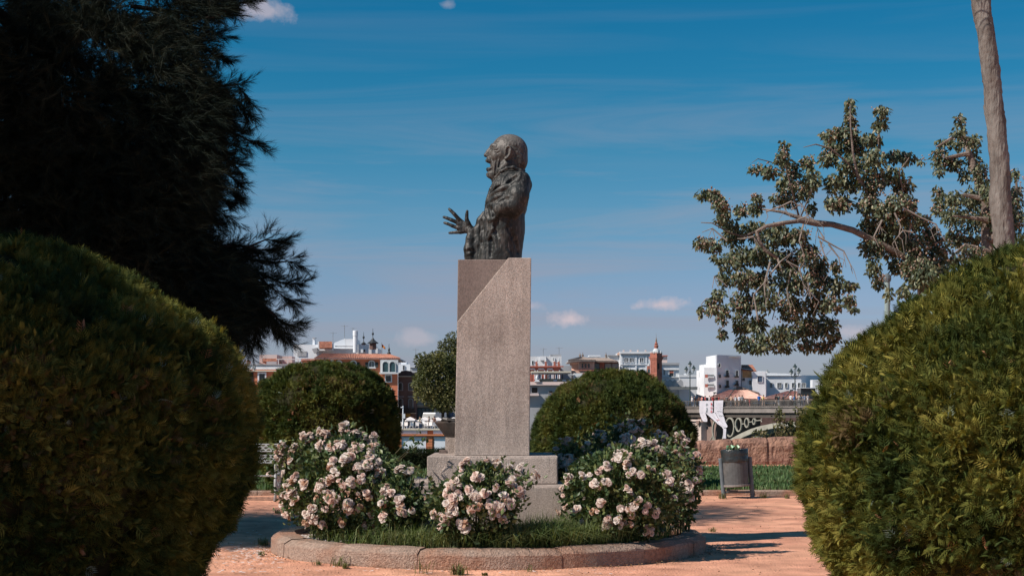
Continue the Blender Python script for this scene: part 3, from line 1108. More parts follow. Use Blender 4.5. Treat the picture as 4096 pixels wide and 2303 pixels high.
# hammered, lumpy casting
gn = np.zeros_like(bvx)
head_m = np.clip((470 - bvx[:, 1]) / 60, 0, 1)
amp = 3.0 * (1 - head_m) + 0.9 * head_m
hand_m = np.clip((480 - bvx[:, 0]) / 40, 0, 1) * (bvx[:, 1] < 1070)
amp = amp * (1 - 0.8 * hand_m)
nz_ = vnoise(bvx, 1 / 30.0, 21, 3) * amp
for a_ in range(3):
    gn[:, a_] = vnoise(bvx + 1000 * (a_ + 1), 1 / 60.0, 30 + a_, 2)
bvx = bvx + gn * (amp * 0.9)[:, None]
bvx[:, 2] += nz_
bvx[:, 1] = np.minimum(bvx[:, 1], 1379)
bw = np.stack([((1700 + bvx[:, 0] / 2.4963) - 2048) / F * BD, BD - bvx[:, 2] * KU, 0 * bvx[:, 1]], 1)
bw[:, 2] = topz + 0.001 + (bvx[:, 1].max() - bvx[:, 1]) * 0.0011973
# patina: blotches and pale runs; lit crown and shaded body painted in by height
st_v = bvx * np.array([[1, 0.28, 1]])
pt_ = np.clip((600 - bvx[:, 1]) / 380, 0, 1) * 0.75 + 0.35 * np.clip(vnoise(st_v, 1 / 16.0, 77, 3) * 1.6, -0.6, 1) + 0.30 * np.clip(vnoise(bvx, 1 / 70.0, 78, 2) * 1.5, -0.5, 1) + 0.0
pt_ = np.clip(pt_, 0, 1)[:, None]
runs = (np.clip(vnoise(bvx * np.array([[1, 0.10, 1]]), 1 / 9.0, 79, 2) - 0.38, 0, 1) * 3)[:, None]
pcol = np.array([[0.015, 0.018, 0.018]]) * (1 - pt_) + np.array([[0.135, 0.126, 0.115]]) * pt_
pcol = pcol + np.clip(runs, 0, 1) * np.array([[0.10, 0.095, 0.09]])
bust = link('bust_statue', mesh_arrays('bust_statue', bw, bq[:, ::-1], pcol), MT['patina_and_light'], smooth=True)
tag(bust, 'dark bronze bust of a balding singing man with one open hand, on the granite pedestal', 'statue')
# ------------------------------------------------------------------ clipped cypress hedges
FROND = [(-0.035, 0, 0), (0.035, 0, 0), (0.0, 0.04, 1.0)]
FRF = [(0, 1, 2)]
for i in range(4):
    z0 = 0.12 + 0.19 * i
    for sg in (-1, 1):
        k = len(FROND)
        ln = 0.50 * (1 - 0.11 * i)
        FROND += [(0.0, 0.0, z0), (sg * ln * 0.55, -0.05 * sg, z0 + 0.11), (sg * ln, 0.09, z0 + ln * 0.95)]
        FRF.append((k, k + 1, k + 2) if sg > 0 else (k, k + 2, k + 1))
HEDGE_COLS = [(0.042, 0.066, 0.016), (0.085, 0.112, 0.024), (0.165, 0.170, 0.034), (0.23, 0.205, 0.048), (0.16, 0.112, 0.045)]


HEDGE_DARK = [(0.026, 0.046, 0.014), (0.048, 0.074, 0.020), (0.085, 0.105, 0.026), (0.15, 0.15, 0.04)]
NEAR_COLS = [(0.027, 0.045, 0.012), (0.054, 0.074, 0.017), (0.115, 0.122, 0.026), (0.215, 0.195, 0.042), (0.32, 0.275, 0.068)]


def prof_r(prof, z):
    zs = np.array([q[0] for q in prof]); rs = np.array([q[1] for q in prof])
    return np.interp(z, zs, rs)


def hedge(name, label, cx, cy, prof, n, size, core_z, face=115, seed=1, lump=0.06, cols=HEDGE_COLS, gaps=0.0, group=None, zmin=0.0, pmax=None, brown_p=0.45):
    zs = np.array([q[0] for q in prof])
    root = thing(name, label, 'hedge', (cx, cy, 0), group)
    # inner mass of bare twigs
    nn_ = 40
    zz = np.linspace(core_z, zs[-1] - 0.10, 26)
    m_ = MB()
    rr_ = np.maximum(prof_r(prof, zz) - 0.13, 0.02)
    vs_ = []
    for z_, r_ in zip(zz, rr_):
        for k in range(nn_):
            a = 2 * math.pi * k / nn_
            rj = r_ * (1 + 0.05 * math.sin(3 * a + 4 * z_) + 0.03 * math.sin(7 * a - 5 * z_))
            vs_.append((cx + rj * math.cos(a), cy + rj * math.sin(a), z_))
    fs_ = [(i * nn_ + k, i * nn_ + (k + 1) % nn_, (i + 1) * nn_ + (k + 1) % nn_, (i + 1) * nn_ + k) for i in range(len(zz) - 1) for k in range(nn_)]
    fs_ += [tuple(range(nn_))[::-1], tuple((len(zz) - 1) * nn_ + k for k in range(nn_))]
    m_.add(vs_, fs_)
    m_.build('twig_core', MT['core'], root)
    m_ = MB()
    for k in range(5):
        a = k * 1.3
        m_.tube([(cx + 0.1 * math.cos(a), cy + 0.1 * math.sin(a), -0.05), (cx + 0.25 * math.cos(a), cy + 0.25 * math.sin(a), 0.5), (cx + 0.6 * math.cos(a), cy + 0.6 * math.sin(a), 1.3)], [0.06, 0.045, 0.02], 6)
    m_.build('stem', MT['bark_dark'], root)
    # sprays over the surface
    zf = np.linspace(zs[0], zs[-1], 400)
    rf = prof_r(prof, zf)
    sl = np.sqrt(1 + np.gradient(rf, zf) ** 2)
    cdf = np.cumsum(np.maximum(rf, 0.02) * sl)
    cdf /= cdf[-1]
    u0 = float(np.interp(zmin, zf, cdf))
    z_ = np.interp(u0 + (1 - u0) * RN.random(n), cdf, zf)
    toc = math.atan2(-cy, -cx)
    nf = int(n * 0.86)
    th = np.concatenate([toc + RN.uniform(-math.radians(face), math.radians(face), nf), toc + RN.uniform(math.radians(face), 2 * math.pi - math.radians(face), n - nf)])
    r_ = prof_r(prof, z_)
    g_ = np.interp(z_, zf, np.gradient(rf, zf))
    nr = norm(np.stack([np.cos(th), np.sin(th), -g_], 1))
    base = np.stack([cx + r_ * np.cos(th), cy + r_ * np.sin(th), z_], 1)
    lum = vnoise(base, 2.6, seed, 2) * lump + vnoise(base, 10.0, seed + 3, 2) * lump * 1.1
    depth = RN.random(n) ** 1.3 * 0.11
    hole = vnoise(base, 4.5, seed + 9, 2)
    base = base + nr * (lum - depth - size * 0.5)[:, None]
    ax_ = nr * 0.62 + np.array([[0, 0, 0.30]]) + RN.normal(0, 0.58, (n, 3))
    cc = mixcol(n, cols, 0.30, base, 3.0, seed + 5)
    brown = (vnoise(base, 2.0, seed + 30, 2) > 0.30) & (RN.random(n) < brown_p)
    cc[brown] = np.array([0.14, 0.10, 0.045]) * RN.uniform(0.6, 1.2, (brown.sum(), 1))
    tan = RN.random(n) < 0.003
    cc[tan] = (0.40, 0.20, 0.11)
    pale = RN.random(n) < 0.003
    cc[pale] = (0.25, 0.32, 0.26)
    keep = np.ones(n, bool)
    if gaps > 0:
        keep &= ~((base[:, 2] < core_z + 0.15) & (hole > 0.15) | ((base[:, 2] < core_z) & (RN.random(n) < gaps)))
    keep &= ~((hole > 0.34) & (depth < 0.08) & (RN.random(n) < 0.9))
    if pmax is not None:      # the far side out of the picture gets fewer sprays
        ppx = 2048 + base[:, 0] / np.maximum(base[:, 1], 1) * F
        keep &= ((ppx > -420) & (ppx < 4520)) | (RN.random(n) < pmax)
    base, ax_, cc = base[keep], ax_[keep], cc[keep]
    nk = len(base)
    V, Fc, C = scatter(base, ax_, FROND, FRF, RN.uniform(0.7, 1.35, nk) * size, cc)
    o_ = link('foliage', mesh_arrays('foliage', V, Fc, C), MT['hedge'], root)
    tag(o_, kind='stuff')
    return root


def prof_from_px(pts, pxc, D, side, top):
    """pts: silhouette (px, py); axis at column pxc, distance D -> [(z, r)]"""
    thc = math.atan((pxc - 2048) / F)
    dist = D / math.cos(thc)
    out = []
    for px, py in pts:
        the = math.atan((px - 2048) / F)
        r_ = dist * math.sin(abs(the - thc))
        out.append((EYE - (py - HY) / F * D, r_))
    out.sort()
    return out + [(out[-1][0] + 0.02, 0.02)] if out[-1][1] > 0.03 else out


left_pts = [(-250, 872), (-120, 885), (0, 920), (150, 960), (300, 1010), (520, 1130), (760, 1270), (880, 1362), (950, 1445), (1000, 1530), (1030, 1620), (1040, 1720), (1030, 1820), (1000, 1920),
            (950, 2040), (900, 2140), (835, 2300), (740, 2500), (600, 2720)]
right_pts = [(4420, 905), (4260, 930), (4096, 985), (3900, 1050), (3700, 1150), (3560, 1250), (3420, 1375), (3330, 1480), (3270, 1590), (3215, 1720), (3195, 1850), (3200, 1980), (3220, 2080), (3260, 2200),
             (3320, 2303), (3420, 2480), (3560, 2720)]
DN = 7.0
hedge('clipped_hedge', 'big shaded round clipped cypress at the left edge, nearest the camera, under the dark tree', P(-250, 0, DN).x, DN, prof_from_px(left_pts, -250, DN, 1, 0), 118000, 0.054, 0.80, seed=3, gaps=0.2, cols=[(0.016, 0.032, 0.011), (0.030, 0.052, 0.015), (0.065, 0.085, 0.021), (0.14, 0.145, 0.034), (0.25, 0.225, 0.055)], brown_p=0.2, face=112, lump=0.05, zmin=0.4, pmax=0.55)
hedge('clipped_hedge', 'big sunlit round clipped cypress at the right edge, in front of the palm trunk', P(4420, 0, DN).x, DN, prof_from_px(right_pts, 4420, DN, -1, 0), 126000, 0.054, 0.30, seed=8, cols=NEAR_COLS, brown_p=0.5, face=112, lump=0.055, zmin=0.4, pmax=0.55)
DM = 29.0
ml = [(1275, 1449), (1180, 1462), (1100, 1492), (1040, 1545), (1005, 1610), (990, 1700), (1005, 1800), (1060, 1900), (1100, 1965)]
mr = [(2430, 1484), (2330, 1500), (2240, 1545), (2170, 1620), (2135, 1700), (2128, 1780), (2150, 1860), (2200, 1960)]
ml = [(1295 + 1.02 * (1295 - a), b) if a > 1295 else (a, b) for a, b in ml]
hedge('clipped_hedge', 'round clipped cypress behind the white bench, left of the monument', P(1296, 0, DM).x, DM, prof_from_px(ml, 1296, DM, 1, 0), 52000, 0.10, 0.2, seed=13, lump=0.085, cols=HEDGE_DARK, brown_p=0.25)
hedge('clipped_hedge', 'round clipped cypress right of the granite pedestal, before the brick tower', P(2450, 0, DM).x, DM, prof_from_px(mr, 2450, DM, 1, 0), 52000, 0.10, 0.2, seed=17, lump=0.085, cols=HEDGE_DARK, brown_p=0.25)

# low dark box hedge along the river wall, left of and behind the base
lh = thing('low_hedge', 'low dark box hedge clipped flat behind the base of the monument', 'hedge', (P(1500, 0, 36.6).x, 37, 0))
hx0, hx1 = -15.0, P(2330, 0, 36.6).x
hz = P(0, 1800, 36.6).z
m = MB()
m.box(hx0, hx1, 36.75, 37.5, 0.05, hz - 0.08)
m.build('twig_core', MT['core'], lh)
n = 24000
q = np.stack([RN.uniform(hx0, hx1, n), np.where(RN.random(n) < 0.72, 36.62 + RN.random(n) * 0.1, RN.uniform(36.6, 37.5, n)), RN.uniform(0.08, hz, n)], 1)
top = RN.random(n) < 0.35
q[top, 2] = hz - RN.random(top.sum()) * 0.08
q[top, 1] = RN.uniform(36.6, 37.5, top.sum())
V, Fc, C = scatter(q, RN.normal(0, 0.6, (n, 3)) + np.array([[0, -0.4, 0.6]]), FROND[:9], FRF[:3], RN.uniform(0.08, 0.14, n), mixcol(n, [(0.012, 0.022, 0.010), (0.03, 0.045, 0.016)], 0.3))
tag(link('foliage', mesh_arrays('foliage', V, Fc, C), MT['hedge'], lh), kind='stuff')

# ------------------------------------------------------------------ dark feathery tree on the left
NEEDLE = []
NF = []
for i in range(15):
    a = i * 2.399
    z0 = 0.05 + 0.045 * i
    tilt = 0.30 + 0.2 * ((i * 7) % 5) / 5
    k = len(NEEDLE)
    ln = 0.5 + 0.3 * ((i * 3) % 4) / 4
    dx, dy = math.cos(a) * tilt, math.sin(a) * tilt
    px_, py_ = -math.sin(a) * 0.012, math.cos(a) * 0.012
    NEEDLE += [(-px_, -py_, z0), (px_, py_, z0), (dx * ln, dy * ln, z0 + ln)]
    NF.append((k, k + 1, k + 2))
DT = 19.0
lt = thing('feathery_tree', 'tall dark feathery evergreen tree filling the upper left, with drooping branch tips', 'tree', (P(150, 0, DT).x, DT + 0.3, 0))
m = MB()
tp = [Vector((P(165, 1650, DT).x - 0.1, DT + .3, -0.1)), P(160, 1300, DT), P(152, 700, DT), P(146, 250, DT), P(120, -120, DT), P(60, -700, DT)]
m.tube([(q.x, DT + 0.3, q.z) for q in tp], [0.28, 0.20, 0.16, 0.13, 0.11, 0.06], 12)
m.build('trunk', MT['bark_dark'], lt, smooth=True)
tips = [((850, 70), (985, 5)), ((800, 60), (930, 60)), ((780, 110), (890, 150)), ((780, 180), (888, 235)), ((820, 350), (950, 340), (995, 405)), ((830, 380), (930, 395), (985, 455)), ((800, 440), (920, 470)),
        ((800, 500), (930, 530), (1055, 577)), ((800, 540), (900, 570), (960, 590)), ((800, 590), (880, 600), (925, 612)), ((780, 600), (890, 640), (958, 658)), ((790, 650), (900, 690), (960, 735)),
        ((780, 700), (880, 740), (955, 775)), ((780, 740), (860, 790), (928, 815)), ((770, 790), (850, 830), (915, 870)), ((760, 850), (840, 880), (885, 900)), ((700, 930), (850, 985), (1000, 985), (1090, 958), (1165, 968)),
        ((820, 985), (950, 1015), (1080, 1000), (1130, 1000)), ((850, 1000), (1010, 1040), (1120, 1050), (1180, 1045), (1218, 1062)), ((860, 1030), (1030, 1090), (1150, 1130), (1238, 1142)), ((1000, 1080), (1110, 1150), (1185, 1205)),
        ((860, 1060), (1000, 1150), (1090, 1230), (1150, 1285), (1205, 1305)), ((1080, 1225), (1140, 1320), (1188, 1368)), ((1060, 1220), (1110, 1290), (1150, 1345)), ((900, 1120), (1000, 1220), (1030, 1300), (1022, 1365)),
        ((860, 1150), (950, 1280), (1000, 1345), (990, 1395)), ((850, 1200), (920, 1320), (945, 1385)), ((900, 1100), (980, 1180), (1045, 1290)), ((600, 400), (720, 420), (830, 440)), ((500, 650), (650, 660), (800, 720)),
        ((100, 430), (250, 470), (400, 560)), ((120, 500), (280, 640), (380, 720)), ((250, 880), (420, 830), (560, 900)), ((160, 200), (350, 260), (520, 380)), ((150, 100), (400, 60), (600, 130)), ((150, 160), (380, 150), (560, 230))]
m = MB()
bp, bd, bs = [], [], []
for j, tpts in enumerate(tips):
    y_off = R.uniform(-0.9, 0.9)
    pts = [P(a - (26 if a > 1050 else 0), b, DT + y_off) for a, b in tpts]
    st = Vector((pts[0].x - 0.9, DT + 0.3, pts[0].z + 0.1)) if j < 28 else pts[0]
    line = [st] + pts
    m.tube(line, [0.03 - 0.026 * i / (len(line) - 1) for i in range(len(line))], 5)
    for a_, b_ in zip(pts[:-1], pts[1:]):
        L_ = (b_ - a_).length
        dirv = (b_ - a_).normalized()
        for _ in range(max(3, int(L_ * 34))):
            t = R.random()
            q0 = a_.lerp(b_, t)
            sd = (dirv + Vector((R.gauss(0, .55), R.gauss(0, .55), R.gauss(0, .5)))).normalized()
            ln = R.uniform(0.08, 0.24)
            if R.random() < .5:
                m.tube([q0, q0 + sd * ln], [.006, .003], 4)
            for k in range(9):
                f_ = (k + R.random()) / 9
                bp.append(q0 + sd * ln * f_ + Vector((R.gauss(0, .012), R.gauss(0, .012), R.gauss(0, .012))))
                bd.append(sd + Vector((R.gauss(0, .38), R.gauss(0, .38), R.gauss(0, .38) - .05)))
                bs.append(R.uniform(0.11, 0.20))
    q0 = pts[-1]
    for k in range(14):
        bp.append(q0 - dirv * R.uniform(0, .16)); bd.append(dirv + Vector((R.gauss(0, .3), R.gauss(0, .3), R.gauss(0, .3)))); bs.append(R.uniform(.10, .18))
m.build('branches', MT['bark_dark'], lt)
poly = [(-60, -80), (930, -80), (900, 0), (850, 60), (830, 150), (840, 240), (800, 290), (850, 350), (900, 400), (890, 470), (860, 540), (850, 640), (860, 720), (840, 800), (800, 860), (800, 950), (900, 1010), (980, 1090),
        (1010, 1180), (1000, 1290), (930, 1340), (880, 1390), (-60, 1390)]


def inside(px, py, pl):
    c = np.zeros(len(px), bool)
    n_ = len(pl)
    for i in range(n_):
        x1_, y1_ = pl[i]; x2_, y2_ = pl[(i + 1) % n_]
        cond = ((y1_ > py) != (y2_ > py)) & (px < (x2_ - x1_) * (py - y1_) / (y2_ - y1_ + 1e-9) + x1_)
        c ^= cond
    return c


n = 46000
qx, qy = RN.uniform(-60, 1010, n), RN.uniform(-80, 1395, n)
gate = inside(qx, qy, poly)
dens = vnoise(np.stack([qx, qy, qx * 0], 1), 1 / 90.0, 41, 2)
up_thin = np.clip((650 - qy) / 650, 0, 1)
gate &= ~((dens > 0.18) & (RN.random(n) < 0.93 * up_thin)) & (RN.random(n) > 0.30 * up_thin)
qx, qy, dens = qx[gate], qy[gate], dens[gate]
n = len(qx)
dy = RN.normal(0, 0.75, n)
pos = np.array([P(a, b, DT + c) for a, b, c in zip(qx, qy, np.clip(dy, -1.6, 1.6))])
dr = RN.normal(0, 0.5, (n, 3)) + np.stack([(qx - 250) / 600, dy * 0.5, -0.35 + 0 * qx], 1)
pos = np.concatenate([pos, np.array(bp)])
dr = np.concatenate([dr, np.array(bd)])
sc_ = np.concatenate([RN.uniform(0.18, 0.32, n), np.array(bs)])
NC = [(0.006, 0.013, 0.011), (0.011, 0.019, 0.014), (0.026, 0.032, 0.022)]
V, Fc, C = scatter(pos, dr, NEEDLE, NF, sc_, mixcol(len(pos), NC, 0.25, pos, 1.6, 50))
# the crown goes on above and to the left of the picture
n = 12000
qx, qy = RN.uniform(-1500, 950, n), RN.uniform(-1100, 1380, n)
k_ = ((qx < -40) | (qy < -60)) & (np.hypot((qx + 250) / 1250, (qy - 250) / 1350) < 1)
qx, qy = qx[k_], qy[k_]
posx = np.array([P(a, b, DT + c) for a, b, c in zip(qx, qy, np.clip(RN.normal(0, 0.9, len(qx)), -2, 2))])
Vx, Fx, Cx = scatter(posx, RN.normal(0, 0.55, (len(posx), 3)) + np.array([[0, 0, -0.25]]), NEEDLE, NF, RN.uniform(0.25, 0.42, len(posx)), mixcol(len(posx), NC, 0.25))
# unseen bulge of the crown, added towards the sun to shade the rest
n = 9000
a = RN.uniform(0, 2 * math.pi, n); b = np.arccos(RN.uniform(-1, 1, n)); r3 = RN.random(n) ** 0.4
pos2 = np.stack([-8.4 + 2.2 * r3 * np.sin(b) * np.cos(a), 16.4 + 2.3 * r3 * np.sin(b) * np.sin(a), 6.3 + 2.3 * r3 * np.cos(b)], 1)
vis = (pos2[:, 0] / pos2[:, 1] > -0.36)
pos2 = pos2[~vis]
V2, F2, C2 = scatter(pos2, RN.normal(0, 0.6, (len(pos2), 3)) + np.array([[0, 0, -0.2]]), NEEDLE, NF, RN.uniform(0.3, 0.5, len(pos2)), mixcol(len(pos2), NC, 0.25))
V2f = V2
o = link('crown', mesh_arrays('crown', *join([(V, Fc, C), (V2f, F2, C2), (Vx, Fx, Cx)])), MT['needle'], lt)
tag(o, kind='stuff')
m = MB()
for q in [(-8.4, 16.4, 6.3), (-7.4, 16.0, 7.2), (-9, 15.6, 5.6), (-7.6, 17.4, 5.4)]:
    m.tube([(lt.location.x, DT + .3, q[2] - 1.0), ((lt.location.x + q[0]) / 2, (DT + q[1]) / 2, q[2] - 0.3), q], [0.09, 0.06, 0.02], 6)
m.build('limb', MT['bark_dark'], lt)

# unseen tree added on the left, shaped to shade the near hedge
nt_ = thing('added_shade_tree', 'unseen dense round evergreen added on the left to shade the big hedge', 'tree', (-5.4, 4.4, 0))
m = MB()
m.tube([(-5.4, 4.4, -0.1), (-5.3, 4.4, 1.5), (-5.2, 4.6, 3.6)], [0.2, 0.15, 0.05], 8)
m.build('trunk', MT['bark_dark'], nt_)
n = 60000
b = RN.normal(size=(n, 3)); b = norm(b) * (RN.random((n, 1)) ** 0.4)
pos = np.array([[-5.2, 4.6, 3.1]]) + b * np.array([[1.8, 2.5, 1.65]])
V, Fc, C = scatter(pos, b + RN.normal(0, .5, (n, 3)), FROND, FRF, RN.uniform(0.28, 0.44, n), mixcol(n, HEDGE_COLS[:3], 0.3))
tag(link('crown', mesh_arrays('crown', V, Fc, C), MT['hedge'], nt_), kind='stuff')

# ------------------------------------------------------------------ drooping flowering tree on the right
LEAF = [(0, 0, 0), (0.30, 0.05, 0.42), (0, 0.10, 1.0), (-0.30, 0.05, 0.42), (0, -0.06, 0.40)]
LFF = [(0, 1, 4), (1, 2, 4), (2, 3, 4), (3, 0, 4)]
FRUIT = [(0.5, 0, 0), (-0.5, 0, 0), (0, 0.5, 0), (0, -0.5, 0), (0, 0, 0.5), (0, 0, -0.5)]
blobs = """845,150,30,45 845,220,33,40 850,285,42,40 740,290,32,30 790,280,42,36 780,340,66,46 870,350,55,60 1000,180,34,40 990,240,34,36 965,310,38,40 930,300,30,32
525,345,26,34 520,400,36,40 395,450,46,24 455,465,40,34 560,460,48,48 540,530,56,46 530,600,70,36 640,420,30,40 660,500,46,56 620,560,50,46 660,640,22,36 740,400,48,46 760,520,34,56 750,620,24,42
850,430,66,56 830,520,66,56 810,620,48,46 960,410,56,66 950,520,66,66 930,620,56,56 1060,390,44,34 1120,395,50,34 1190,415,18,14 1050,480,56,46 1100,540,50,56 1080,620,66,56 1140,620,26,40
950,720,60,66 1050,730,70,56 1150,720,50,46 1180,690,26,28 950,830,54,56 1050,830,72,56 1160,820,72,56 1270,830,46,46 960,930,34,56 985,1000,28,36 1035,1055,16,36 1080,920,50,46 1180,920,66,56 1250,900,56,56 1110,1040,36,36 1170,1000,46,36 1210,960,60,60 1140,940,50,50 1240,1010,50,40 1290,960,40,50 1235,770,50,50 1210,700,30,30 1100,790,60,50 1000,790,50,50 1120,680,50,40 1020,650,50,50
138,575,42,30 190,580,36,32 220,620,40,42 235,670,32,42 215,690,22,26 395,590,26,28 390,640,36,36 320,650,36,36 260,720,46,36 128,808,36,34 180,820,46,36 190,880,20,20 280,780,54,54 380,750,70,60 480,760,60,54 330,870,76,54 260,900,54,46 430,860,66,66 540,780,50,54 600,770,50,40
240,980,44,44 330,980,66,54 420,990,66,54 540,900,66,66 640,860,50,60 700,910,40,44 210,1060,34,36 180,1115,34,44 230,1150,34,54 230,1245,20,28 125,1140,14,32 330,1090,66,66 440,1080,54,66 560,1000,76,76 680,985,66,66 775,920,24,36 780,1010,54,50 850,1015,34,24 320,1200,42,66 400,1200,46,54 560,1120,66,66 680,1100,66,66 760,1100,44,46 838,1085,34,34 862,1130,20,20
330,1290,38,42 420,1280,60,46 520,1250,66,54 640,1220,66,66 740,1210,54,56 400,1318,50,22 520,1318,54,24 640,1305,50,34 720,1305,44,34 775,1268,24,34"""
blobs2 = """1375,215,24,38 1370,270,36,26 1300,325,46,24 1380,330,56,34 1440,320,40,36 1275,400,40,56 1340,420,46,46 1275,460,26,26 1440,400,34,60 1475,480,34,66 1268,560,20,36 1300,600,54,36 1268,650,34,34 1350,600,44,46 1440,590,56,66 1340,680,54,56 1440,700,66,66 1350,780,46,46
1420,800,76,46 1340,890,54,46 1440,860,66,46 1400,480,30,40 1530,560,50,60 1530,700,60,60 1540,800,60,50 1640,480,26,36 1640,600,36,56 1650,700,46,56 1655,550,26,26 1645,790,46,46 1600,640,40,60 1590,760,50,50"""


def leafy_tree(root, txt, D, seed, per, fruit_p, wide):
    r_ = random.Random(seed)
    pos, ax, size, colr, fp = [], [], [], [], []
    for b_ in txt.split():
        cx, cy, rx, ry = (float(q) for q in b_.split(','))
        px, py = 2700 + cx / 1.207, 300 + cy / 1.207
        Yb = D + r_.uniform(-wide, wide)
        c = P(px, py, Yb)
        ax_, az_ = rx / 1.207 / F * D, ry / 1.207 / F * D
        ay_ = (ax_ + az_) / 2
        ncl = max(3, int(per * rx * ry / 2500))
        fruity = r_.random() < fruit_p
        for _ in range(ncl):
            d = Vector((r_.gauss(0, .5), r_.gauss(0, .5), r_.gauss(0, .5)))
            if d.length > 1.05:
                d = d.normalized() * r_.uniform(0.7, 1.05)
            pos.append(c + Vector((d.x * ax_, d.y * ay_, d.z * az_)))
            ax.append((d.x * 0.6 + r_.gauss(0, .4), d.y * 0.6 + r_.gauss(0, .4), -0.9 + r_.gauss(0, .4)))
            size.append(r_.uniform(0.05, 0.10))
        for _ in range(int(ncl * (0.085 if fruity else 0.008))):
            d = Vector((r_.gauss(0, .45), r_.gauss(0, .45) - 0.25, r_.gauss(0, .4)))
            q = c + Vector((d.x * ax_, d.y * ay_, d.z * az_))
            for _ in range(3):
                fp.append(q + Vector((r_.gauss(0, .03), r_.gauss(0, .03), r_.gauss(0, .03))))
    pos = np.array([tuple(q) for q in pos]); ax = np.array(ax)
    n_ = len(pos)
    cc = mixcol(n_, [(0.044, 0.066, 0.042), (0.085, 0.112, 0.066), (0.155, 0.172, 0.10), (0.20, 0.182, 0.10)], 0.35)
    V, Fc, C = scatter(pos, ax, LEAF, LFF, size, cc)
    o_ = link('crown', mesh_arrays('crown', V, Fc, C), MT['gloss_leaf'], root)
    tag(o_, kind='stuff')
    fp = np.array([tuple(q) for q in fp])
    V, Fc, C = scatter(fp, RN.normal(size=(len(fp), 3)), FRUIT, of, RN.uniform(0.026, 0.046, len(fp)), mixcol(len(fp), [(0.30, 0.19, 0.13), (0.52, 0.38, 0.30), (0.58, 0.46, 0.38)], 0.25))
    o_ = link('blossom', mesh_arrays('blossom', V, Fc, C), MT['petal'], root)
    tag(o_, kind='stuff')


def C3(x, y, Y):
    return P(2700 + x / 1.207, 300 + y / 1.207, Y)


D3 = 24.0
t3 = thing('weeping_tree', 'broad tree with drooping leafy boughs, pinkish seed clusters and a bare arching limb', 'tree', (C3(1215, 2000, D3).x, D3, 0))
m = MB()
fork = C3(1200, 960, D3)
m.tube([(t3.location.x, D3, -0.1), (t3.location.x - 0.02, D3, 1.2), fork, C3(1150, 860, D3)], [0.20, 0.14, 0.10, 0.09], 10)
m.build('trunk', MT['bark'], t3, smooth=True)
limbs = [([(1200, 960), (1080, 860), (950, 795), (860, 750), (760, 722), (680, 712), (600, 690), (520, 662), (420, 648)], [13, 15, 15.5, 15, 14, 12, 10, 7, 3.5]),
         ([(760, 722), (690, 722), (600, 705), (520, 715), (440, 730), (395, 755), (405, 800), (440, 850), (495, 885)], [13, 12, 10.5, 10, 9, 9, 9, 8, 7]),
         ([(495, 885), (520, 960), (500, 1060), (470, 1180)], [6, 4, 3, 2]), ([(395, 755), (330, 780), (260, 760), (180, 715), (125, 712)], [6, 5, 4, 3, 2]),
         ([(1150, 860), (1040, 700), (940, 590), (880, 480), (860, 380), (848, 250), (845, 140)], [11, 10, 9, 7, 6, 4, 2]), ([(900, 520), (840, 430), (750, 355), (680, 335), (620, 350)], [6, 5, 4, 3, 1.5]),
         ([(940, 590), (980, 420), (985, 260), (1000, 170)], [5, 4, 3, 1.5]), ([(1040, 700), (1100, 560), (1080, 470), (1130, 400)], [6, 4.5, 3, 2]), ([(600, 690), (560, 540), (530, 430), (525, 340)], [5, 4, 3, 2]),
         ([(530, 450), (460, 420), (400, 405), (370, 425)], [3, 2.5, 2, 1]), ([(600, 700), (660, 560), (640, 440)], [4, 3, 2])]
twigs = [[(1000, 690), (1060, 660), (1120, 670), (1140, 720)], [(1140, 720), (1130, 790)], [(1100, 640), (1190, 690), (1260, 720), (1290, 780), (1305, 800)], [(1000, 700), (960, 780), (985, 830)], [(1060, 665), (1090, 730), (1080, 780)],
         [(690, 780), (760, 820), (815, 850), (845, 910), (858, 960)], [(700, 800), (715, 850), (735, 900)], [(740, 815), (790, 880), (800, 930)], [(720, 790), (690, 740)], [(560, 650), (610, 620), (650, 690)], [(500, 640), (560, 610), (620, 640)],
         [(440, 660), (520, 630), (560, 690)], [(620, 720), (600, 800), (620, 860)], [(470, 950), (510, 900), (560, 860)], [(540, 900), (600, 930), (620, 1010), (680, 1080)], [(400, 1180), (380, 1060), (450, 980)], [(380, 780), (330, 790), (300, 790)],
         [(250, 800), (180, 740), (130, 760)], [(190, 1080), (150, 1080), (125, 1110)], [(230, 1000), (190, 970), (180, 1030)], [(560, 940), (540, 1040), (560, 1140)], [(460, 900), (430, 1010), (440, 1120)], [(640, 1000), (660, 1100)], [(590, 700), (640, 680), (700, 720)], [(1150, 760), (1100, 750), (1060, 800)]]
for pts, w_ in limbs:
    m = MB()
    yo = R.uniform(-0.3, 0.3)
    m.tube([C3(a, b, D3 + yo * min(1, i / 3) - 0.25 * min(1, i / 3)) for i, (a, b) in enumerate(pts)], [q / 1.207 / F * D3 for q in w_], 8)
    m.build('limb', MT['bark'], t3, smooth=True)
for pts in twigs:
    m = MB()
    yo = -0.5 + R.uniform(-0.4, 0.2)
    m.tube([C3(a, b, D3 + yo) for a, b in pts], [0.016 - 0.011 * i / (len(pts) - 1) for i in range(len(pts))], 5)
    for _ in range(2):
        a, b = pts[R.randrange(len(pts))]
        m.tube([C3(a, b, D3 + yo), C3(a + R.uniform(-30, 30), b + R.uniform(10, 50), D3 + yo), C3(a + R.uniform(-40, 40), b + R.uniform(60, 100), D3 + yo)], [0.008, 0.006, 0.003], 4)
    m.build('twig', MT['twig'], t3)
leafy_tree(t3, blobs, D3, 5, 240, 0.5, 0.75)
D4 = 26.0
t4 = thing('weeping_tree', 'leafy tree with pinkish seed clusters right behind the leaning palm trunk', 'tree', (C3(1545, 2000, D4).x, D4, 0))
m = MB()
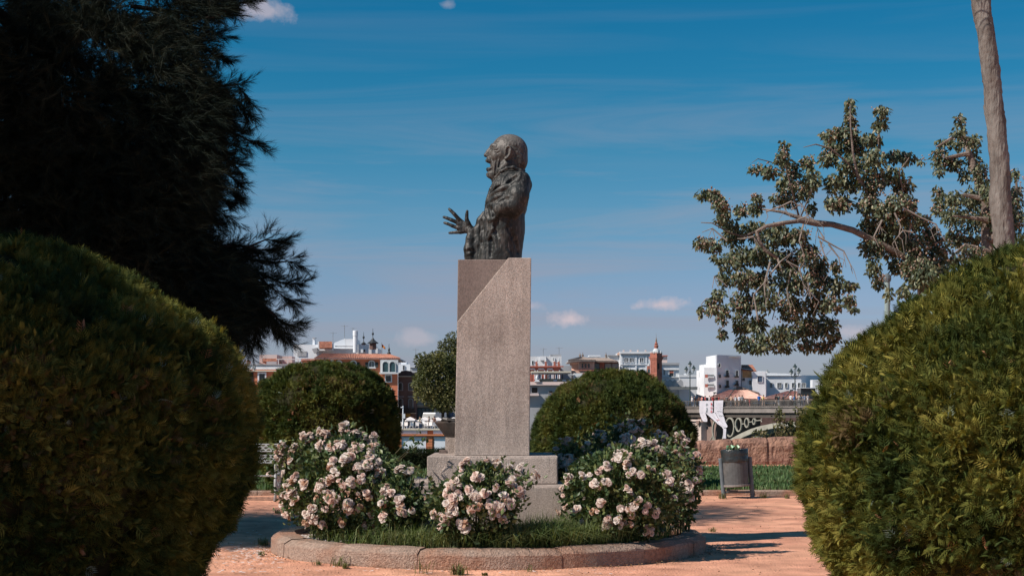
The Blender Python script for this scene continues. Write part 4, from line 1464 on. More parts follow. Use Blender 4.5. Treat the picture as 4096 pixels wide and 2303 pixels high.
m.tube([(t4.location.x, D4, -0.1), C3(1540, 1200, D4), C3(1520, 900, D4), C3(1500, 600, D4), C3(1420, 380, D4), C3(1370, 200, D4)], [0.22, 0.17, 0.14, 0.09, 0.05, 0.015], 10)
m.build('trunk', MT['bark'], t4, smooth=True)
m = MB()
for pts in [[(1500, 600), (1400, 580), (1320, 590)], [(1510, 700), (1440, 690), (1340, 680)], [(1520, 800), (1600, 700), (1650, 560), (1645, 470)], [(1440, 320), (1360, 290), (1260, 350)], [(1420, 380), (1300, 400)], [(1515, 850), (1400, 820), (1330, 880)]]:
    m.tube([C3(a, b, D4 - 0.2) for a, b in pts], [0.05 - 0.038 * i / (len(pts) - 1) for i in range(len(pts))], 6)
m.build('limb', MT['bark'], t4)
leafy_tree(t4, blobs2, D4, 9, 230, 0.5, 0.7)

# ------------------------------------------------------------------ leaning palm trunk on the right
DP = 21.0
pc = [(4052, 2086), (4036, 1500), (4018, 1030), (4005, 850), (3994, 600), (3970, 350), (3948, 160), (3923, 0), (3880, -180), (3830, -420), (3790, -700)]
pr = [58, 46, 40.5, 39, 38, 36.5, 35.5, 35, 34, 33, 32]
pt = thing('palm_tree', 'slender leaning palm with a fissured grey trunk at the right edge', 'palm', (P(4062, 0, DP).x, DP, 0))
seg, rnd = 260, 40
tt = np.linspace(0, len(pc) - 1, seg)
cx_ = np.interp(tt, range(len(pc)), [q[0] for q in pc]); cy_ = np.interp(tt, range(len(pc)), [q[1] for q in pc]); cr_ = np.interp(tt, range(len(pc)), pr)
k_ = np.ones(9) / 9
cx_ = np.convolve(np.pad(cx_, 4, mode='edge'), k_, 'valid')
C_ = np.array([tuple(P(a, b, DP)) for a, b in zip(cx_, cy_)])
ang = np.linspace(0, 2 * math.pi, rnd, endpoint=False)
Rm = (cr_ / F * DP)[:, None]
base = np.stack([C_[:, None, 0] + Rm * np.cos(ang), C_[:, None, 1] + Rm * np.sin(ang), C_[:, None, 2] + 0 * ang], 2).reshape(-1, 3)
st_ = base * np.array([[1, 1, 0.35]])
dsp = 0.018 * vnoise(st_, 7, 61, 2) + 0.012 * vnoise(base, 22, 63, 2) + 0.020 * np.maximum(0, vnoise(st_, 16, 64, 1)) ** 2
out = base - np.repeat(C_, rnd, 0)
out[:, 2] = 0
base = base + norm(out) * dsp[:, None]
ii = (np.arange(seg - 1)[:, None] * rnd + np.arange(rnd)[None]).ravel()
jj = (np.arange(seg - 1)[:, None] * rnd + (np.arange(rnd)[None] + 1) % rnd).ravel()
link('trunk', mesh_arrays('trunk', base, np.stack([ii, jj, jj + rnd, ii + rnd], 1)), MT['palm_bark'], pt, smooth=True)
topc = Vector(C_[-1])
vp, vf, vc = [], [], []
fr_pos, fr_ax, fr_sz = [], [], []
m = MB()
for k in range(22):
    a = k * 2.399
    el = 1.2 - 1.7 * (k / 22)
    pts = []
    d = Vector((math.cos(a) * math.cos(el), math.sin(a) * math.cos(el), math.sin(el)))
    q = topc.copy()
    for s_ in range(8):
        pts.append(q.copy())
        q = q + d * 0.25
        d = (d + Vector((0, 0, -0.16))).normalized()
    m.tube(pts, [0.02 - 0.002 * i for i in range(8)], 4)
    for s_ in range(2, 8):
        for _ in range(8):
            fr_pos.append(tuple(pts[s_])); fr_ax.append(tuple((pts[s_] - pts[s_ - 1]).normalized() * 0.7 + Vector((R.gauss(0, .6), R.gauss(0, .6), R.gauss(0, .4) - 0.2)))); fr_sz.append(R.uniform(0.35, 0.6))
m.build('fronds', MT['stem'], pt)
V, Fc, C = scatter(np.array(fr_pos), np.array(fr_ax), [(-0.03, 0, 0), (0.03, 0, 0), (0, 0, 1)], [(0, 1, 2)], fr_sz, mixcol(len(fr_pos), [(0.04, 0.07, 0.02), (0.08, 0.1, 0.03)], 0.3))
tag(link('leaflets', mesh_arrays('leaflets', V, Fc, C), MT['leaf'], pt), kind='stuff')

# greenish post glimpsed between the right hedge and the tree
gp_ = thing('signal_post', 'pale blue grey post half hidden between the weeping tree and the right hedge', 'post', (P(3549, 0, 27).x, 27, 0))
m = MB()
m.lathe([(0.09, -0.05), (0.09, 0.25), (0.062, 0.3), (0.056, 2.2), (0.05, 4.0)], (gp_.location.x, 27, 0), 12)
m.build('shaft', material('pale post paint', (0.25, 0.33, 0.33), 0.5, 0.1), gp_)
m = MB()
m.lathe([(0.065, 3.95), (0.075, 4.0), (0.07, 4.06), (0.02, 4.1)], (gp_.location.x, 27, 0), 12)
m.build('cap', MT['post_metal'], gp_)

# ------------------------------------------------------------------ rose bushes
def bloom_mesh(seed, wilt=0.0):
    r_ = random.Random(seed)
    vs_, fs_ = [], []
    for npet, tilt, ln in ((6, 1.25, 0.50), (5, 0.85, 0.42), (4, 0.45, 0.34), (3, 0.15, 0.26)):
        if wilt and npet == 4:
            continue
        a0 = r_.uniform(0, 6)
        for k in range(npet):
            if wilt and r_.random() < 0.35:
                continue
            a = a0 + 2 * math.pi * k / npet + r_.uniform(-.12, .12)
            t0 = tilt + r_.uniform(-.15, .15) + wilt * r_.uniform(0, 0.9)
            L_ = ln * r_.uniform(0.88, 1.12)
            b = len(vs_)
            for iv, (v_, wd) in enumerate(((0.0, 0.10), (0.55, 0.40 - 0.12 * wilt), (1.0, 0.26 - 0.14 * wilt))):
                tl_ = t0 * (0.75 + 0.45 * v_)
                rad, hgt = L_ * v_ * math.sin(min(tl_, 2.4)), L_ * v_ * math.cos(min(tl_, 2.4))
                for u_ in (-1, 0, 1):
                    w_ = wd * u_ * L_ * 1.9
                    cup = 0.12 * L_ * abs(u_) * (1 - v_ * 0.4) + r_.uniform(-.02, .02)
                    vs_.append((math.cos(a) * (rad - cup * 0.5) - math.sin(a) * w_, math.sin(a) * (rad - cup * 0.5) + math.cos(a) * w_, hgt + cup * 0.5 + (r_.uniform(-.03, .03) if u_ else 0)))
            for i in range(2):
                for j in range(2):
                    fs_.append((b + i * 3 + j, b + i * 3 + j + 1, b + (i + 1) * 3 + j + 1, b + (i + 1) * 3 + j))
    return np.array(vs_), np.array(fs_)


MB_ = []
for i in range(7):
    wl_ = 0.0 if i < 5 else 1.0
    v_, f_ = bloom_mesh(100 + i, wl_)
    rad = np.hypot(v_[:, 0], v_[:, 1])
    inner = np.clip(1 - rad / 0.35, 0, 1)[:, None]
    outer = np.array([(0.86, 0.775, 0.715), (0.86, 0.79, 0.735), (0.86, 0.745, 0.675), (0.86, 0.80, 0.75), (0.83, 0.68, 0.61), (0.62, 0.42, 0.30), (0.66, 0.47, 0.36)][i])
    heart = np.array([(0.82, 0.70, 0.63), (0.82, 0.74, 0.66), (0.80, 0.63, 0.57), (0.83, 0.76, 0.70), (0.78, 0.58, 0.52), (0.42, 0.20, 0.11), (0.45, 0.22, 0.12)][i])
    me = mesh_arrays('rose_bloom', v_, f_, outer * (1 - inner) + heart * inner)
    me.materials.append(MT['petal'])
    me.polygons.foreach_set('use_smooth', [True] * len(me.polygons))
    MB_.append(me)
RLEAF = [(0, 0, 0), (0.26, 0.06, 0.45), (0, 0.02, 1.0), (-0.26, 0.06, 0.45), (0, -0.06, 0.48)]
ROSE_COLS = [(0.030, 0.062, 0.028), (0.058, 0.100, 0.042), (0.100, 0.145, 0.058), (0.17, 0.19, 0.07)]


def rose_bush(label, px, D, rpx, ptop, clusters, ox, oy, sc, nleaf, seed, zb=0.16, deep=1.0, wilt=0.14):
    r_ = random.Random(seed)
    c = P(px, 0, D)
    rx = rpx / F * D
    ztop = P(0, ptop, D).z
    root = thing('rose_bush', label, 'rose bush', (c.x, D, zb))
    zc = zb + (ztop - zb) * 0.47
    rz = (ztop - zb) * 0.53
    ry = rx * deep
    # canes
    m_ = MB()
    for k in range(11):
        a = r_.uniform(0, 2 * math.pi); e = r_.uniform(0.2, 0.95)
        q = Vector((c.x + rx * 0.85 * e * math.cos(a), D + ry * 0.85 * e * math.sin(a), zc + rz * 0.75 * math.sqrt(1 - e * e * 0.8)))
        b0 = Vector((c.x + 0.12 * math.cos(a), D + 0.12 * math.sin(a), zb - 0.05))
        m_.tube([b0, b0.lerp(q, 0.5) + Vector((0, 0, 0.08)), q], [0.014, 0.009, 0.005], 5)
    # blooms in clusters
    bl = []
    for cx_, cy_, cr_ in clusters:
        ppx, ppy, pr_ = ox + cx_ / sc, oy + cy_ / sc, cr_ / sc
        nb = max(1, int((pr_ / 9.2) ** 2 * 1.7 + r_.random()))
        ex = ((ppx - px) / rpx); zz_ = EYE - (ppy - HY) / F * D
        ez = (zz_ - zc) / rz
        dep = math.sqrt(max(0.0, 1 - min(ex * ex + ez * ez, 1.0)))
        Yc = D - ry * dep * 1.08
        cc_ = P(ppx, ppy, Yc)
        nrm_ = Vector((ex * 0.7 - 0.15, -dep - 0.15, ez * 0.7 + 0.55)).normalized()
        for b in range(nb):
            off = Vector((r_.gauss(0, 1), r_.gauss(0, 1), r_.gauss(0, 1)))
            off = (off - nrm_ * off.dot(nrm_))
            if off.length > 0:
                off = off.normalized() * (pr_ / F * D) * 0.72 * math.sqrt((b + 0.3 * r_.random()) / nb)
            q = cc_ + off + nrm_ * (0.03 - 0.35 * off.length + r_.gauss(0, .022))
            bl.append((q, nrm_ + off * 5.0 + Vector((r_.gauss(0, .45), r_.gauss(0, .45), r_.gauss(0, .45)))))
        m_.tube([Vector((c.x + (cc_.x - c.x) * 0.45, D + (cc_.y - D) * 0.45, zc + (cc_.z - zc) * 0.3)), cc_ - nrm_ * 0.03], [0.006, 0.004], 4)
    m_.build('canes', MT['stem'], root)
    for q, ax_ in bl:
        low = q.z < zb + (ztop - zb) * 0.62
        me = MB_[r_.randrange(5)] if r_.random() > (wilt * (1.9 if low else 0.5)) else MB_[5 + r_.randrange(2)]
        o_ = bpy.data.objects.new('rose_bloom', me)
        COL.objects.link(o_)
        o_.parent = root
        o_.location = q - root.location
        o_.rotation_mode = 'QUATERNION'
        o_.rotation_quaternion = ax_.to_track_quat('Z', 'Y') @ Matrix.Rotation(r_.uniform(0, 6.28), 3, 'Z').to_quaternion()
        o_.scale = (r_.choice((r_.uniform(0.036, 0.055), r_.uniform(0.052, 0.07), r_.uniform(0.065, 0.09))),) * 3
    # long shoots that break the outline
    shoots = []
    for k in range(9):
        a = r_.uniform(0, 6.28)
        b0 = Vector((c.x + rx * .75 * math.cos(a), D + ry * .75 * math.sin(a), zc + rz * r_.uniform(.1, .7)))
        b1 = b0 + Vector((rx * .38 * math.cos(a) + r_.gauss(0, .05), ry * .2 * math.sin(a), r_.uniform(.10, .28)))
        mm = MB(); mm.tube([b0, b0.lerp(b1, .5) + Vector((0, 0, .02)), b1], [.006, .004, .002], 4); mm.build('shoot', MT['stem'], root)
        for _ in range(12):
            shoots.append((b0.lerp(b1, r_.uniform(.35, 1.02)), Vector((r_.gauss(0, .6), r_.gauss(0, .6), r_.gauss(.2, .4)))))
    # leaves
    n_ = int(nleaf * 1.6)
    d = norm(RN.normal(size=(n_, 3)))
    d[:, 2] = np.where(d[:, 2] < -0.9, -d[:, 2], d[:, 2])
    rad = 0.50 + 0.45 * RN.random(n_) ** 0.55
    lump = 1 + 0.30 * vnoise(d * 2.2 + seed * 7.0, 1.0, seed, 2)
    tp_r = np.where(d[:, 2] < 0, 1 + 0.42 * d[:, 2], 1.0)[:, None] ** np.array([[1, 1, 0]])
    q = np.array([[c.x, D, zc]]) + d * np.array([[rx, ry, rz]]) * (rad * lump)[:, None] * tp_r
    # some leaves gather just behind the flower clusters
    if bl:
        nb_ = n_ // 4
        pick = [bl[r_.randrange(len(bl))] for _ in range(nb_)]
        q2 = np.array([tuple(a_ - b_.normalized() * 0.10 + Vector((r_.gauss(0, .06), r_.gauss(0, .05), r_.gauss(0, .06)))) for a_, b_ in pick])
        q = np.concatenate([q, q2]); d = np.concatenate([d, np.array([tuple(b_.normalized()) for _, b_ in pick])])
    q = np.concatenate([q, np.array([tuple(a_) for a_, _ in shoots])]); d = np.concatenate([d, norm(np.array([tuple(b_) for _, b_ in shoots]))])
    q[:, 2] = np.maximum(q[:, 2], zb + 0.02)
    n_ = len(q)
    ax_ = d * 0.8 + RN.normal(0, .55, (n_, 3)) + np.array([[0, 0, -0.1]])
    side_ = np.cross(ax_, d * 0.6 + np.array([[0, 0, 1.0]]) + RN.normal(0, .4, (n_, 3)))
    V, Fc, C = scatter(q, ax_, RLEAF, LFF, RN.uniform(0.042, 0.082, n_), mixcol(n_, ROSE_COLS, 0.3), side=np.cross(side_, ax_) * 0 + side_)
    tag(link('foliage', mesh_arrays('foliage', V, Fc, C), MT['gloss_leaf'], root), kind='stuff')
    return root


def cl(s):
    return [tuple(float(x) for x in t.split(',')) for t in s.split()]


A_ = cl("""860,310,55 940,360,60 1000,390,50 1080,385,45 1065,450,50 540,370,45 600,375,35 665,360,35 710,340,45 560,400,40 460,470,50 440,510,35 430,560,25 680,430,55 740,460,40 800,450,50 840,440,40 930,460,45 980,470,40 770,570,45
760,600,35 880,540,55 860,570,40 1010,580,50 1050,620,40 1040,540,50 1110,560,45 1120,575,30 790,660,35 960,620,45 990,700,40 900,720,50 830,740,50 700,740,50 670,770,50 745,700,45 540,740,50 470,690,50 430,740,60 450,800,60 400,820,40
480,860,50 390,880,35 640,840,25 740,830,60 770,850,50 610,920,35 880,880,40 900,920,50 960,920,40 950,810,20 1030,810,30 1055,840,30 1080,940,35 1060,980,30 1100,1030,40 1010,1050,25 840,1030,35 690,1040,40 700,930,30 620,1010,45 570,1040,30 430,980,35 410,950,30 560,970,25""")
A3_ = cl("""1130,660,50 1110,700,50 1180,760,40 1170,820,40 1220,810,35 1160,890,35 1290,850,40 1290,920,40 1310,960,40 1370,945,20 1165,980,35 1310,650,45 1350,650,30 1270,640,30 1480,860,50 1500,890,40 1560,900,30""")
A2_ = cl("370,460,45 360,500,40 350,540,45 370,580,30 295,670,25 385,650,25 395,440,30")
B_ = cl("""365,1260,20 395,1230,20 500,1250,25 540,1245,25 575,1240,20 640,1270,20 690,1275,25 590,1295,30 650,1340,40 640,1360,35 780,1315,35 440,1330,25 360,1320,25 480,1330,25 560,1385,25 330,1350,40 290,1385,40 270,1420,30 410,1400,35 440,1430,35 490,1420,35 680,1410,40 690,1420,35
330,1440,40 300,1470,40 300,1520,45 270,1545,40 215,1540,30 420,1500,35 530,1480,40 570,1500,45 545,1530,40 450,1480,30 600,1440,35 640,1470,40 360,1585,35 380,1610,30 250,1590,30 600,1560,28""")
C_cl = cl("""1330,240,60 1390,270,50 1310,290,40 1370,340,40 1050,310,60 1100,300,50 970,340,50 1190,370,50 1150,360,40 1090,370,40 850,400,70 890,440,60 810,440,50 880,490,40 1330,400,60 1350,440,50 720,520,40 660,540,40 580,580,25 510,570,30 940,550,45
900,580,35 1000,580,35 390,610,35 370,640,25 640,650,40 610,640,30 740,650,35 690,630,25 890,690,30 910,730,35 340,700,25 350,760,20 345,830,20 670,810,35 310,900,40 470,870,35 590,880,35 640,890,25 500,975,30 720,960,35 725,1000,30 930,860,50
940,900,45 840,860,25 820,950,40 850,990,40 920,1000,30 1050,860,40 1040,900,30 1140,890,45 1070,1060,60 690,1040,35 980,800,25 1230,560,50 1240,600,40 1240,640,35 1080,520,25 1120,530,25 1280,790,30""")
C2_ = cl("1430,420,40 1480,400,50 1500,530,50 1510,600,40 1480,640,40 1380,680,40 1420,700,40 1440,660,40 1390,580,35 1450,770,25 1370,740,30 1400,780,30")
D_ = cl("650,210,50 620,240,40 690,250,40 830,160,60 930,120,60 1010,120,60 960,190,70 890,240,60 860,290,60 930,270,60 1140,220,40 1200,250,40 600,390,40 540,400,30 570,360,40")
D2_ = cl("330,300,40 270,360,25 330,430,50 320,480,50 380,480,60 400,430,50 540,295,20 500,335,20 720,340,30 760,300,30 740,390,30 650,365,20 700,400,20 365,270,28")
rose_bush('largest white rose bush, at the left end of the bed', 1378, 16.25, 272, 1755, A_ + A2_, 940, 1560, 1.949, 4200, 1)
rose_bush('low rose bush with wilted blooms between the largest bush and the centre bush', 1590, 15.6, 120, 1905, A3_, 940, 1560, 1.949, 1300, 3, wilt=0.25)
rose_bush('small white rose bush in front of the monument step', 1900, 15.15, 205, 1872, B_, 1600, 1000, 1.4486, 2400, 4, deep=0.72)
rose_bush('broad white rose bush at the right side of the bed', 2480, 15.9, 250, 1790, C_cl, 2100, 1640, 2.184, 4400, 5)
rose_bush('rose bush with large pale trusses on the right rim of the bed', 2712, 16.9, 88, 1770, C2_, 2100, 1640, 2.184, 900, 6)
rose_bush('rose bush standing in the shadow of the monument behind the broad bush', 2500, 18.3, 190, 1708, D_, 2100, 1640, 2.184, 2200, 7, deep=0.8, wilt=0.05)
rose_bush('slender rose bush with white sprays close to the right side of the base', 2290, 17.4, 80, 1765, D2_, 2100, 1640, 2.184, 900, 8)
# ------------------------------------------------------------------ the far bank: houses, terrace, tower
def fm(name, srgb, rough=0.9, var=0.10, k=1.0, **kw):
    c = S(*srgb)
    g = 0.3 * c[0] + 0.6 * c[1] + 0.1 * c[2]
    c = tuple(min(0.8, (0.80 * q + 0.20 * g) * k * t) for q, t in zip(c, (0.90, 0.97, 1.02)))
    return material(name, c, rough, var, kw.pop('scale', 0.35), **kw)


FB = {
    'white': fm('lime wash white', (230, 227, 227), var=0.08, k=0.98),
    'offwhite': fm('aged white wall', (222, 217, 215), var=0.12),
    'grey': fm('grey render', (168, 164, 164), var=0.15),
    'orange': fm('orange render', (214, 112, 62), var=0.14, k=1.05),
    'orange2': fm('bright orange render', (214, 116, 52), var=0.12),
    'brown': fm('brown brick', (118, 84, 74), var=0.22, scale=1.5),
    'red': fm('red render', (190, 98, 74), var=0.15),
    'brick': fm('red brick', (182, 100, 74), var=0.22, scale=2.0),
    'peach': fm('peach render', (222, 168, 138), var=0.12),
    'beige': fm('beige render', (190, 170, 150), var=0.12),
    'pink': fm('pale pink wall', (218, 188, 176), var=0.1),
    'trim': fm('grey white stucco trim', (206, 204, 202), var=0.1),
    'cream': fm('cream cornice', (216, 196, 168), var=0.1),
    'glass': material('dark window glass', (0.022, 0.032, 0.038), 0.12, 0.3, 0.8, spec=0.5),
    'glass_blue': material('blue window glass', (0.06, 0.10, 0.17), 0.15, 0.3, 0.8, spec=0.5),
    'glass_teal': material('teal shop glass', (0.035, 0.085, 0.10), 0.2, 0.5, 0.6, spec=0.5),
    'glass_grey': material('grey curtained glass', (0.16, 0.17, 0.17), 0.3, 0.4, 0.5, spec=0.5),
    'shutter': material('dark green shutter', (0.025, 0.035, 0.035), 0.7, 0.2, 2),
    'tile': material('terracotta roof tile', (0.37, 0.165, 0.11), 0.9, 0.35, 2.5, second=(0.22, 0.10, 0.075), sscale=1.2),
    'tile_pale': material('pale terracotta roof', (0.62, 0.40, 0.33), 0.9, 0.24, 1.6, second=(0.48, 0.28, 0.22), sscale=0.7),
    'tile_grey': material('weathered grey roof tile', (0.24, 0.195, 0.17), 0.9, 0.3, 2.0),
    'slate': material('dark glazed tile', (0.04, 0.045, 0.05), 0.5, 0.3, 2.0),
    'dark': material('dark opening', (0.03, 0.025, 0.022), 0.8, 0.3, 1.0),
    'white_paint': material('white canvas', (0.80, 0.76, 0.74), 0.8, 0.06, 1.0),
    'metal': material('galvanised metal', (0.30, 0.32, 0.33), 0.45, 0.15, 3.0, metal=0.3),
    'lamp_iron': material('dark green lamp iron', (0.035, 0.055, 0.055), 0.5, 0.2, 3.0),
    'lamp_glass': material('frosted lamp glass', (0.45, 0.47, 0.45), 0.3, 0.1, 3.0),
}


class House:
    def __init__(self, name, label, D, px, cat='building', group=None, base=-1.0):
        self.D = D
        self.root = thing(name, label, cat, (P(px, 0, D).x, D, base), group)

    def q(self, px, py, dy=0.0):
        a = P(px, py, self.D)
        b = P(px, py, self.D + dy)
        return Vector((b.x, self.D + dy, a.z))

    def box(self, name, x0, x1, y0, y1, d0, d1, mat, parent=None):
        """front at D+d0 (pixels measured there), reaching back to D+d1"""
        Y0 = self.D + d0
        a, b = P(x0, y0, Y0), P(x1, y1, Y0)
        m_ = MB()
        m_.box(a.x, b.x, Y0, self.D + d1, b.z, a.z)
        return m_.build(name, FB[mat] if isinstance(mat, str) else mat, parent or self.root)

    def plan(self, name, pts, y0, y1, mat):
        """walls over a plan of (px, dy) corners between pixel rows y0 (top) and y1"""
        zt_, zb_ = P(0, y0, self.D).z, P(0, y1, self.D).z
        m_ = MB()
        m_.prism([Vector((P(px, 0, self.D + dy).x, self.D + dy, zb_)) for px, dy in pts], (0, 0, zt_ - zb_))
        return m_.build(name, FB[mat], self.root)

    def poly(self, name, pts, d0, d1, mat, parent=None):
        m_ = MB()
        m_.prism([P(a, b, self.D + d0) for a, b in pts], (0, d1 - d0, 0))
        return m_.build(name, FB[mat], parent or self.root)

    def win(self, x0, x1, y0, y1, frame='trim', pane='glass', fw=3.0, arch=False, d=0.0, shut=None, mull=0, sill=False, name='window'):
        """window: a frame standing proud of the wall, the pane set back inside it"""
        Y0 = self.D + d
        def outline(e):
            ax0, ax1, ay0, ay1 = x0 - e, x1 + e, y0 - e, y1 + (e if not arch or e == 0 else e)
            if not arch:
                return [(ax0, ay1), (ax0, ay0), (ax1, ay0), (ax1, ay1)]
            r_ = (ax1 - ax0) / 2
            c_ = (ax0 + ax1) / 2
            ry_ = min(r_, (ay1 - ay0) * 0.6)
            return [(ax0, ay1)] + [(c_ - r_ * math.cos(math.pi * k / 8), ay0 + ry_ - ry_ * math.sin(math.pi * k / 8)) for k in range(9)] + [(ax1, ay1)]
        o_, i_ = outline(fw), outline(0)
        m_ = MB()
        n_ = len(o_)
        fy, by = Y0 - 0.16, Y0 + 0.02
        vs_ = [P(a, b, Y0) for a, b in o_] + [P(a, b, Y0) for a, b in i_]
        fr = [Vector((v.x, fy, v.z)) for v in vs_]
        bk = [Vector((v.x, by, v.z)) for v in vs_]
        fs_ = []
        for k in range(n_):
            j = (k + 1) % n_
            fs_ += [(k, j, n_ + j, n_ + k), (k, 2 * n_ + k, 2 * n_ + j, j), (n_ + k, n_ + j, 3 * n_ + j, 3 * n_ + k)]
        m_.add(fr + bk, fs_)
        for k in range(mull):
            xx = P(x0 + (x1 - x0) * (k + 1) / (mull + 1), 0, Y0).x
            m_.box(xx - 0.03, xx + 0.03, Y0 - 0.09, Y0 - 0.045, P(0, y1, Y0).z, P(0, y0, Y0).z)
        if sill:
            m_.box(P(x0 - fw * 1.6, 0, Y0).x, P(x1 + fw * 1.6, 0, Y0).x, Y0 - 0.28, Y0 - 0.165, P(0, y1 + fw + 2, Y0).z, P(0, y1 + fw * 0.3, Y0).z)
        w_ = m_.build(name, FB[frame], self.root)
        m_ = MB()
        m_.prism([Vector((v.x, Y0 - 0.04, v.z)) for v in (P(a, b, Y0) for a, b in outline(0.4))], (0, 0.035, 0))
        m_.build('pane', FB[pane], w_)
        if shut:
            for a, b in ((x0 - fw - shut, x0 - fw + 0.5), (x1 + fw - 0.5, x1 + fw + shut)):
                m_ = MB()
                m_.box(P(a, 0, Y0).x, P(b, 0, Y0).x, Y0 - 0.24, Y0 - 0.17, P(0, y1 + 2, Y0).z, P(0, y0 + (y1 - y0) * 0.2, Y0).z)
                m_.build('shutter', FB['shutter'], self.root)
        return w_

    def tiles(self, name, top, bot, n, mat='tile', parent=None, amp=0.09):
        """ribbed tile slope between a top edge and a bottom edge (each two points in the place)"""
        t0, t1, b0, b1 = (Vector(v) for v in (*top, *bot))
        sub = 4
        N = n * sub
        nr = (t1 - t0).cross(b0 - t0)
        if nr.length < 1e-6:
            nr = (b1 - b0).cross(t0 - b0)
        nr.normalize()
        if nr.z < 0:
            nr = -nr
        rows = 4
        vs_, fs_ = [], []
        for j in range(rows + 1):
            for i in range(N + 1):
                t = i / N
                q_ = t0.lerp(t1, t).lerp(b0.lerp(b1, t), j / rows)
                vs_.append(q_ + nr * amp * (0.5 + 0.5 * math.cos(2 * math.pi * i / sub)))
        nv = len(vs_)
        for j in range(rows):
            for i in range(N):
                a = j * (N + 1) + i
                fs_.append((a, a + N + 1, a + N + 2, a + 1))
        m_ = MB()
        m_.add(vs_, fs_)
        lo = [v - nr * 0.06 for v in (t0, t1, b1, b0)]
        m_.add(lo + [v - nr * 0.12 for v in lo], [(0, 1, 2, 3), (7, 6, 5, 4), (0, 4, 5, 1), (1, 5, 6, 2), (2, 6, 7, 3), (3, 7, 4, 0)])
        return m_.build(name, FB[mat], parent or self.root)

    def pole(self, name, pts, r_, mat='metal', n=6, parent=None, d=0.0):
        m_ = MB()
        m_.tube([P(a, b, self.D + d) for a, b in pts], r_, n)
        return m_.build(name, FB[mat], parent or self.root)


GB_ = 1730          # pixel row below which everything on the far bank is hidden
def antenna(px, y0, y1, D, label):
    r_ = thing('antenna', label, 'antenna', (P(px, 0, D).x, D, P(0, y1, D).z))
    m_ = MB()
    m_.tube([P(px, y1, D), P(px, y0, D)], 0.045, 5)
    m_.build('mast', FB['metal'], r_)
    m_ = MB()
    z0 = P(0, y0, D).z
    for k in range(5):
        m_.tube([(P(px, 0, D).x - 0.4 + 0.2 * k, D - 0.3 + .04 * k, z0 - 0.15), (P(px, 0, D).x - 0.4 + 0.2 * k, D + 0.3 - .04 * k, z0 - 0.12)], 0.02, 4)
    m_.tube([(P(px, 0, D).x - 0.5, D, z0 - 0.14), (P(px, 0, D).x + 0.6, D, z0 - 0.14)], 0.025, 4)
    m_.build('yagi', FB['metal'], r_)


# A: house with a panelled parapet, orange wall
h = House('parapet_house', 'orange house with a white panelled parapet behind the left round hedge', 205, 1100)
h.box('wall', 905, 1285, 1484, GB_, 0, 12, 'orange')
h.box('parapet', 905, 1285, 1459, 1482, -0.1, 0.35, 'trim')
h.box('coping', 900, 1288, 1455.5, 1459, -0.3, 0.5, 'grey')
h.box('cornice', 900, 1288, 1480.5, 1485, -0.45, -0.12, 'cream')
for a, b in [(920, 958), (972, 1008), (1021, 1130), (1142, 1280)]:
    h.box('parapet_panel', a, b, 1464, 1476, -0.16, -0.11, 'white')
    h.box('parapet_band', a - 3, b + 3, 1477, 1480, -0.16, -0.11, 'orange')
for a in (961, 1011):
    h.box('parapet_pier', a, a + 7, 1460, 1480, -0.24, -0.11, 'trim')
h.box('balcony_recess', 955, 1014, 1487, 1548, -0.08, -0.02, 'dark')
h.box('balcony_rail', 955, 1014, 1534, 1538, -0.3, -0.1, 'grey')
h.win(1037, 1060, 1494, 1530, 'white', 'glass', 6)
h.box('penthouse_wall', 1038, 1108, 1418, 1456, 4, 10, 'pink')
h.tiles('penthouse_roof', (h.q(1050, 1417, 4.6), h.q(1107, 1417, 4.6)), (h.q(1050, 1444, 3.4), h.q(1107, 1444, 3.4)), 11)
h.box('awning', 1066, 1106, 1445, 1457, 3.0, 3.6, 'grey')
h.box('pergola_beam', 1106, 1202, 1434.5, 1437.5, 3, 3.3, 'trim')
for a in (1112, 1150, 1190):
    h.box('pergola_post', a, a + 3, 1438, 1458, 3, 3.2, 'trim')
h.box('terrace_wall', 1130, 1168, 1424, 1457, 6, 9, 'pink')
h.tiles('terrace_roof', (h.q(1205, 1430, 5), h.q(1262, 1430, 5)), (h.q(1205, 1438, 4), h.q(1262, 1438, 4)), 12)
h.box('terrace_room', 1205, 1262, 1438, 1457, 4.4, 9, 'white')
h.box('chimney', 985, 996, 1446, 1456, 2, 3.4, 'pink')
h.poly('chimney_cap', [(983, 1446), (990, 1438), (998, 1446)], 2, 3.4, 'tile')
h.pole('flue', [(952, 1456), (952, 1424)], [0.22, 0.16])
antenna(1048, 1385, 1418, 209, 'thin antenna on the small tiled penthouse of the parapet house')
# B: big white house behind
h = House('white_house', 'large white stepped house with a tall pipe, behind the tiled orange house', 228, 1320)
h.plan('wall', [(1174, 4), (1174, 0), (1276, 0), (1276, 12), (1174, 12)][1:], 1378, GB_, 'white')
h.box('side_wing', 1276, 1424, 1393, GB_, 1.0, 12, 'offwhite')
h.poly('gable', [(1336, 1393), (1336, 1371), (1381, 1353), (1381, 1393)], 2.5, 3.2, 'white')
h.box('stair_block', 1381.5, 1424, 1355, 1393, 2.5, 9, 'offwhite')
h.box('right_wing', 1424, 1486, 1376, GB_, 0.3, 11, 'offwhite')
h.box('parapet', 1484, 1511, 1392, 1412, 0.6, 8, 'white')
h.box('shade_panel', 1190, 1226, 1404, 1424, -0.12, -0.02, 'grey')
h.poly('awning', [(1247, 1395), (1268, 1390), (1268, 1408), (1256, 1412)], -1.0, -0.2, 'grey')
h.box('roof_room', 1271, 1330, 1366, 1402, -0.6, 0.9, 'white')
h.tiles('roof_room_tiles', (h.q(1277, 1367, -0.8), h.q(1328, 1367, -0.8)), (h.q(1277, 1394, -2.0), h.q(1328, 1394, -2.0)), 10)
h.box('beam', 1340, 1412, 1383, 1386, 0.2, 0.8, 'grey')
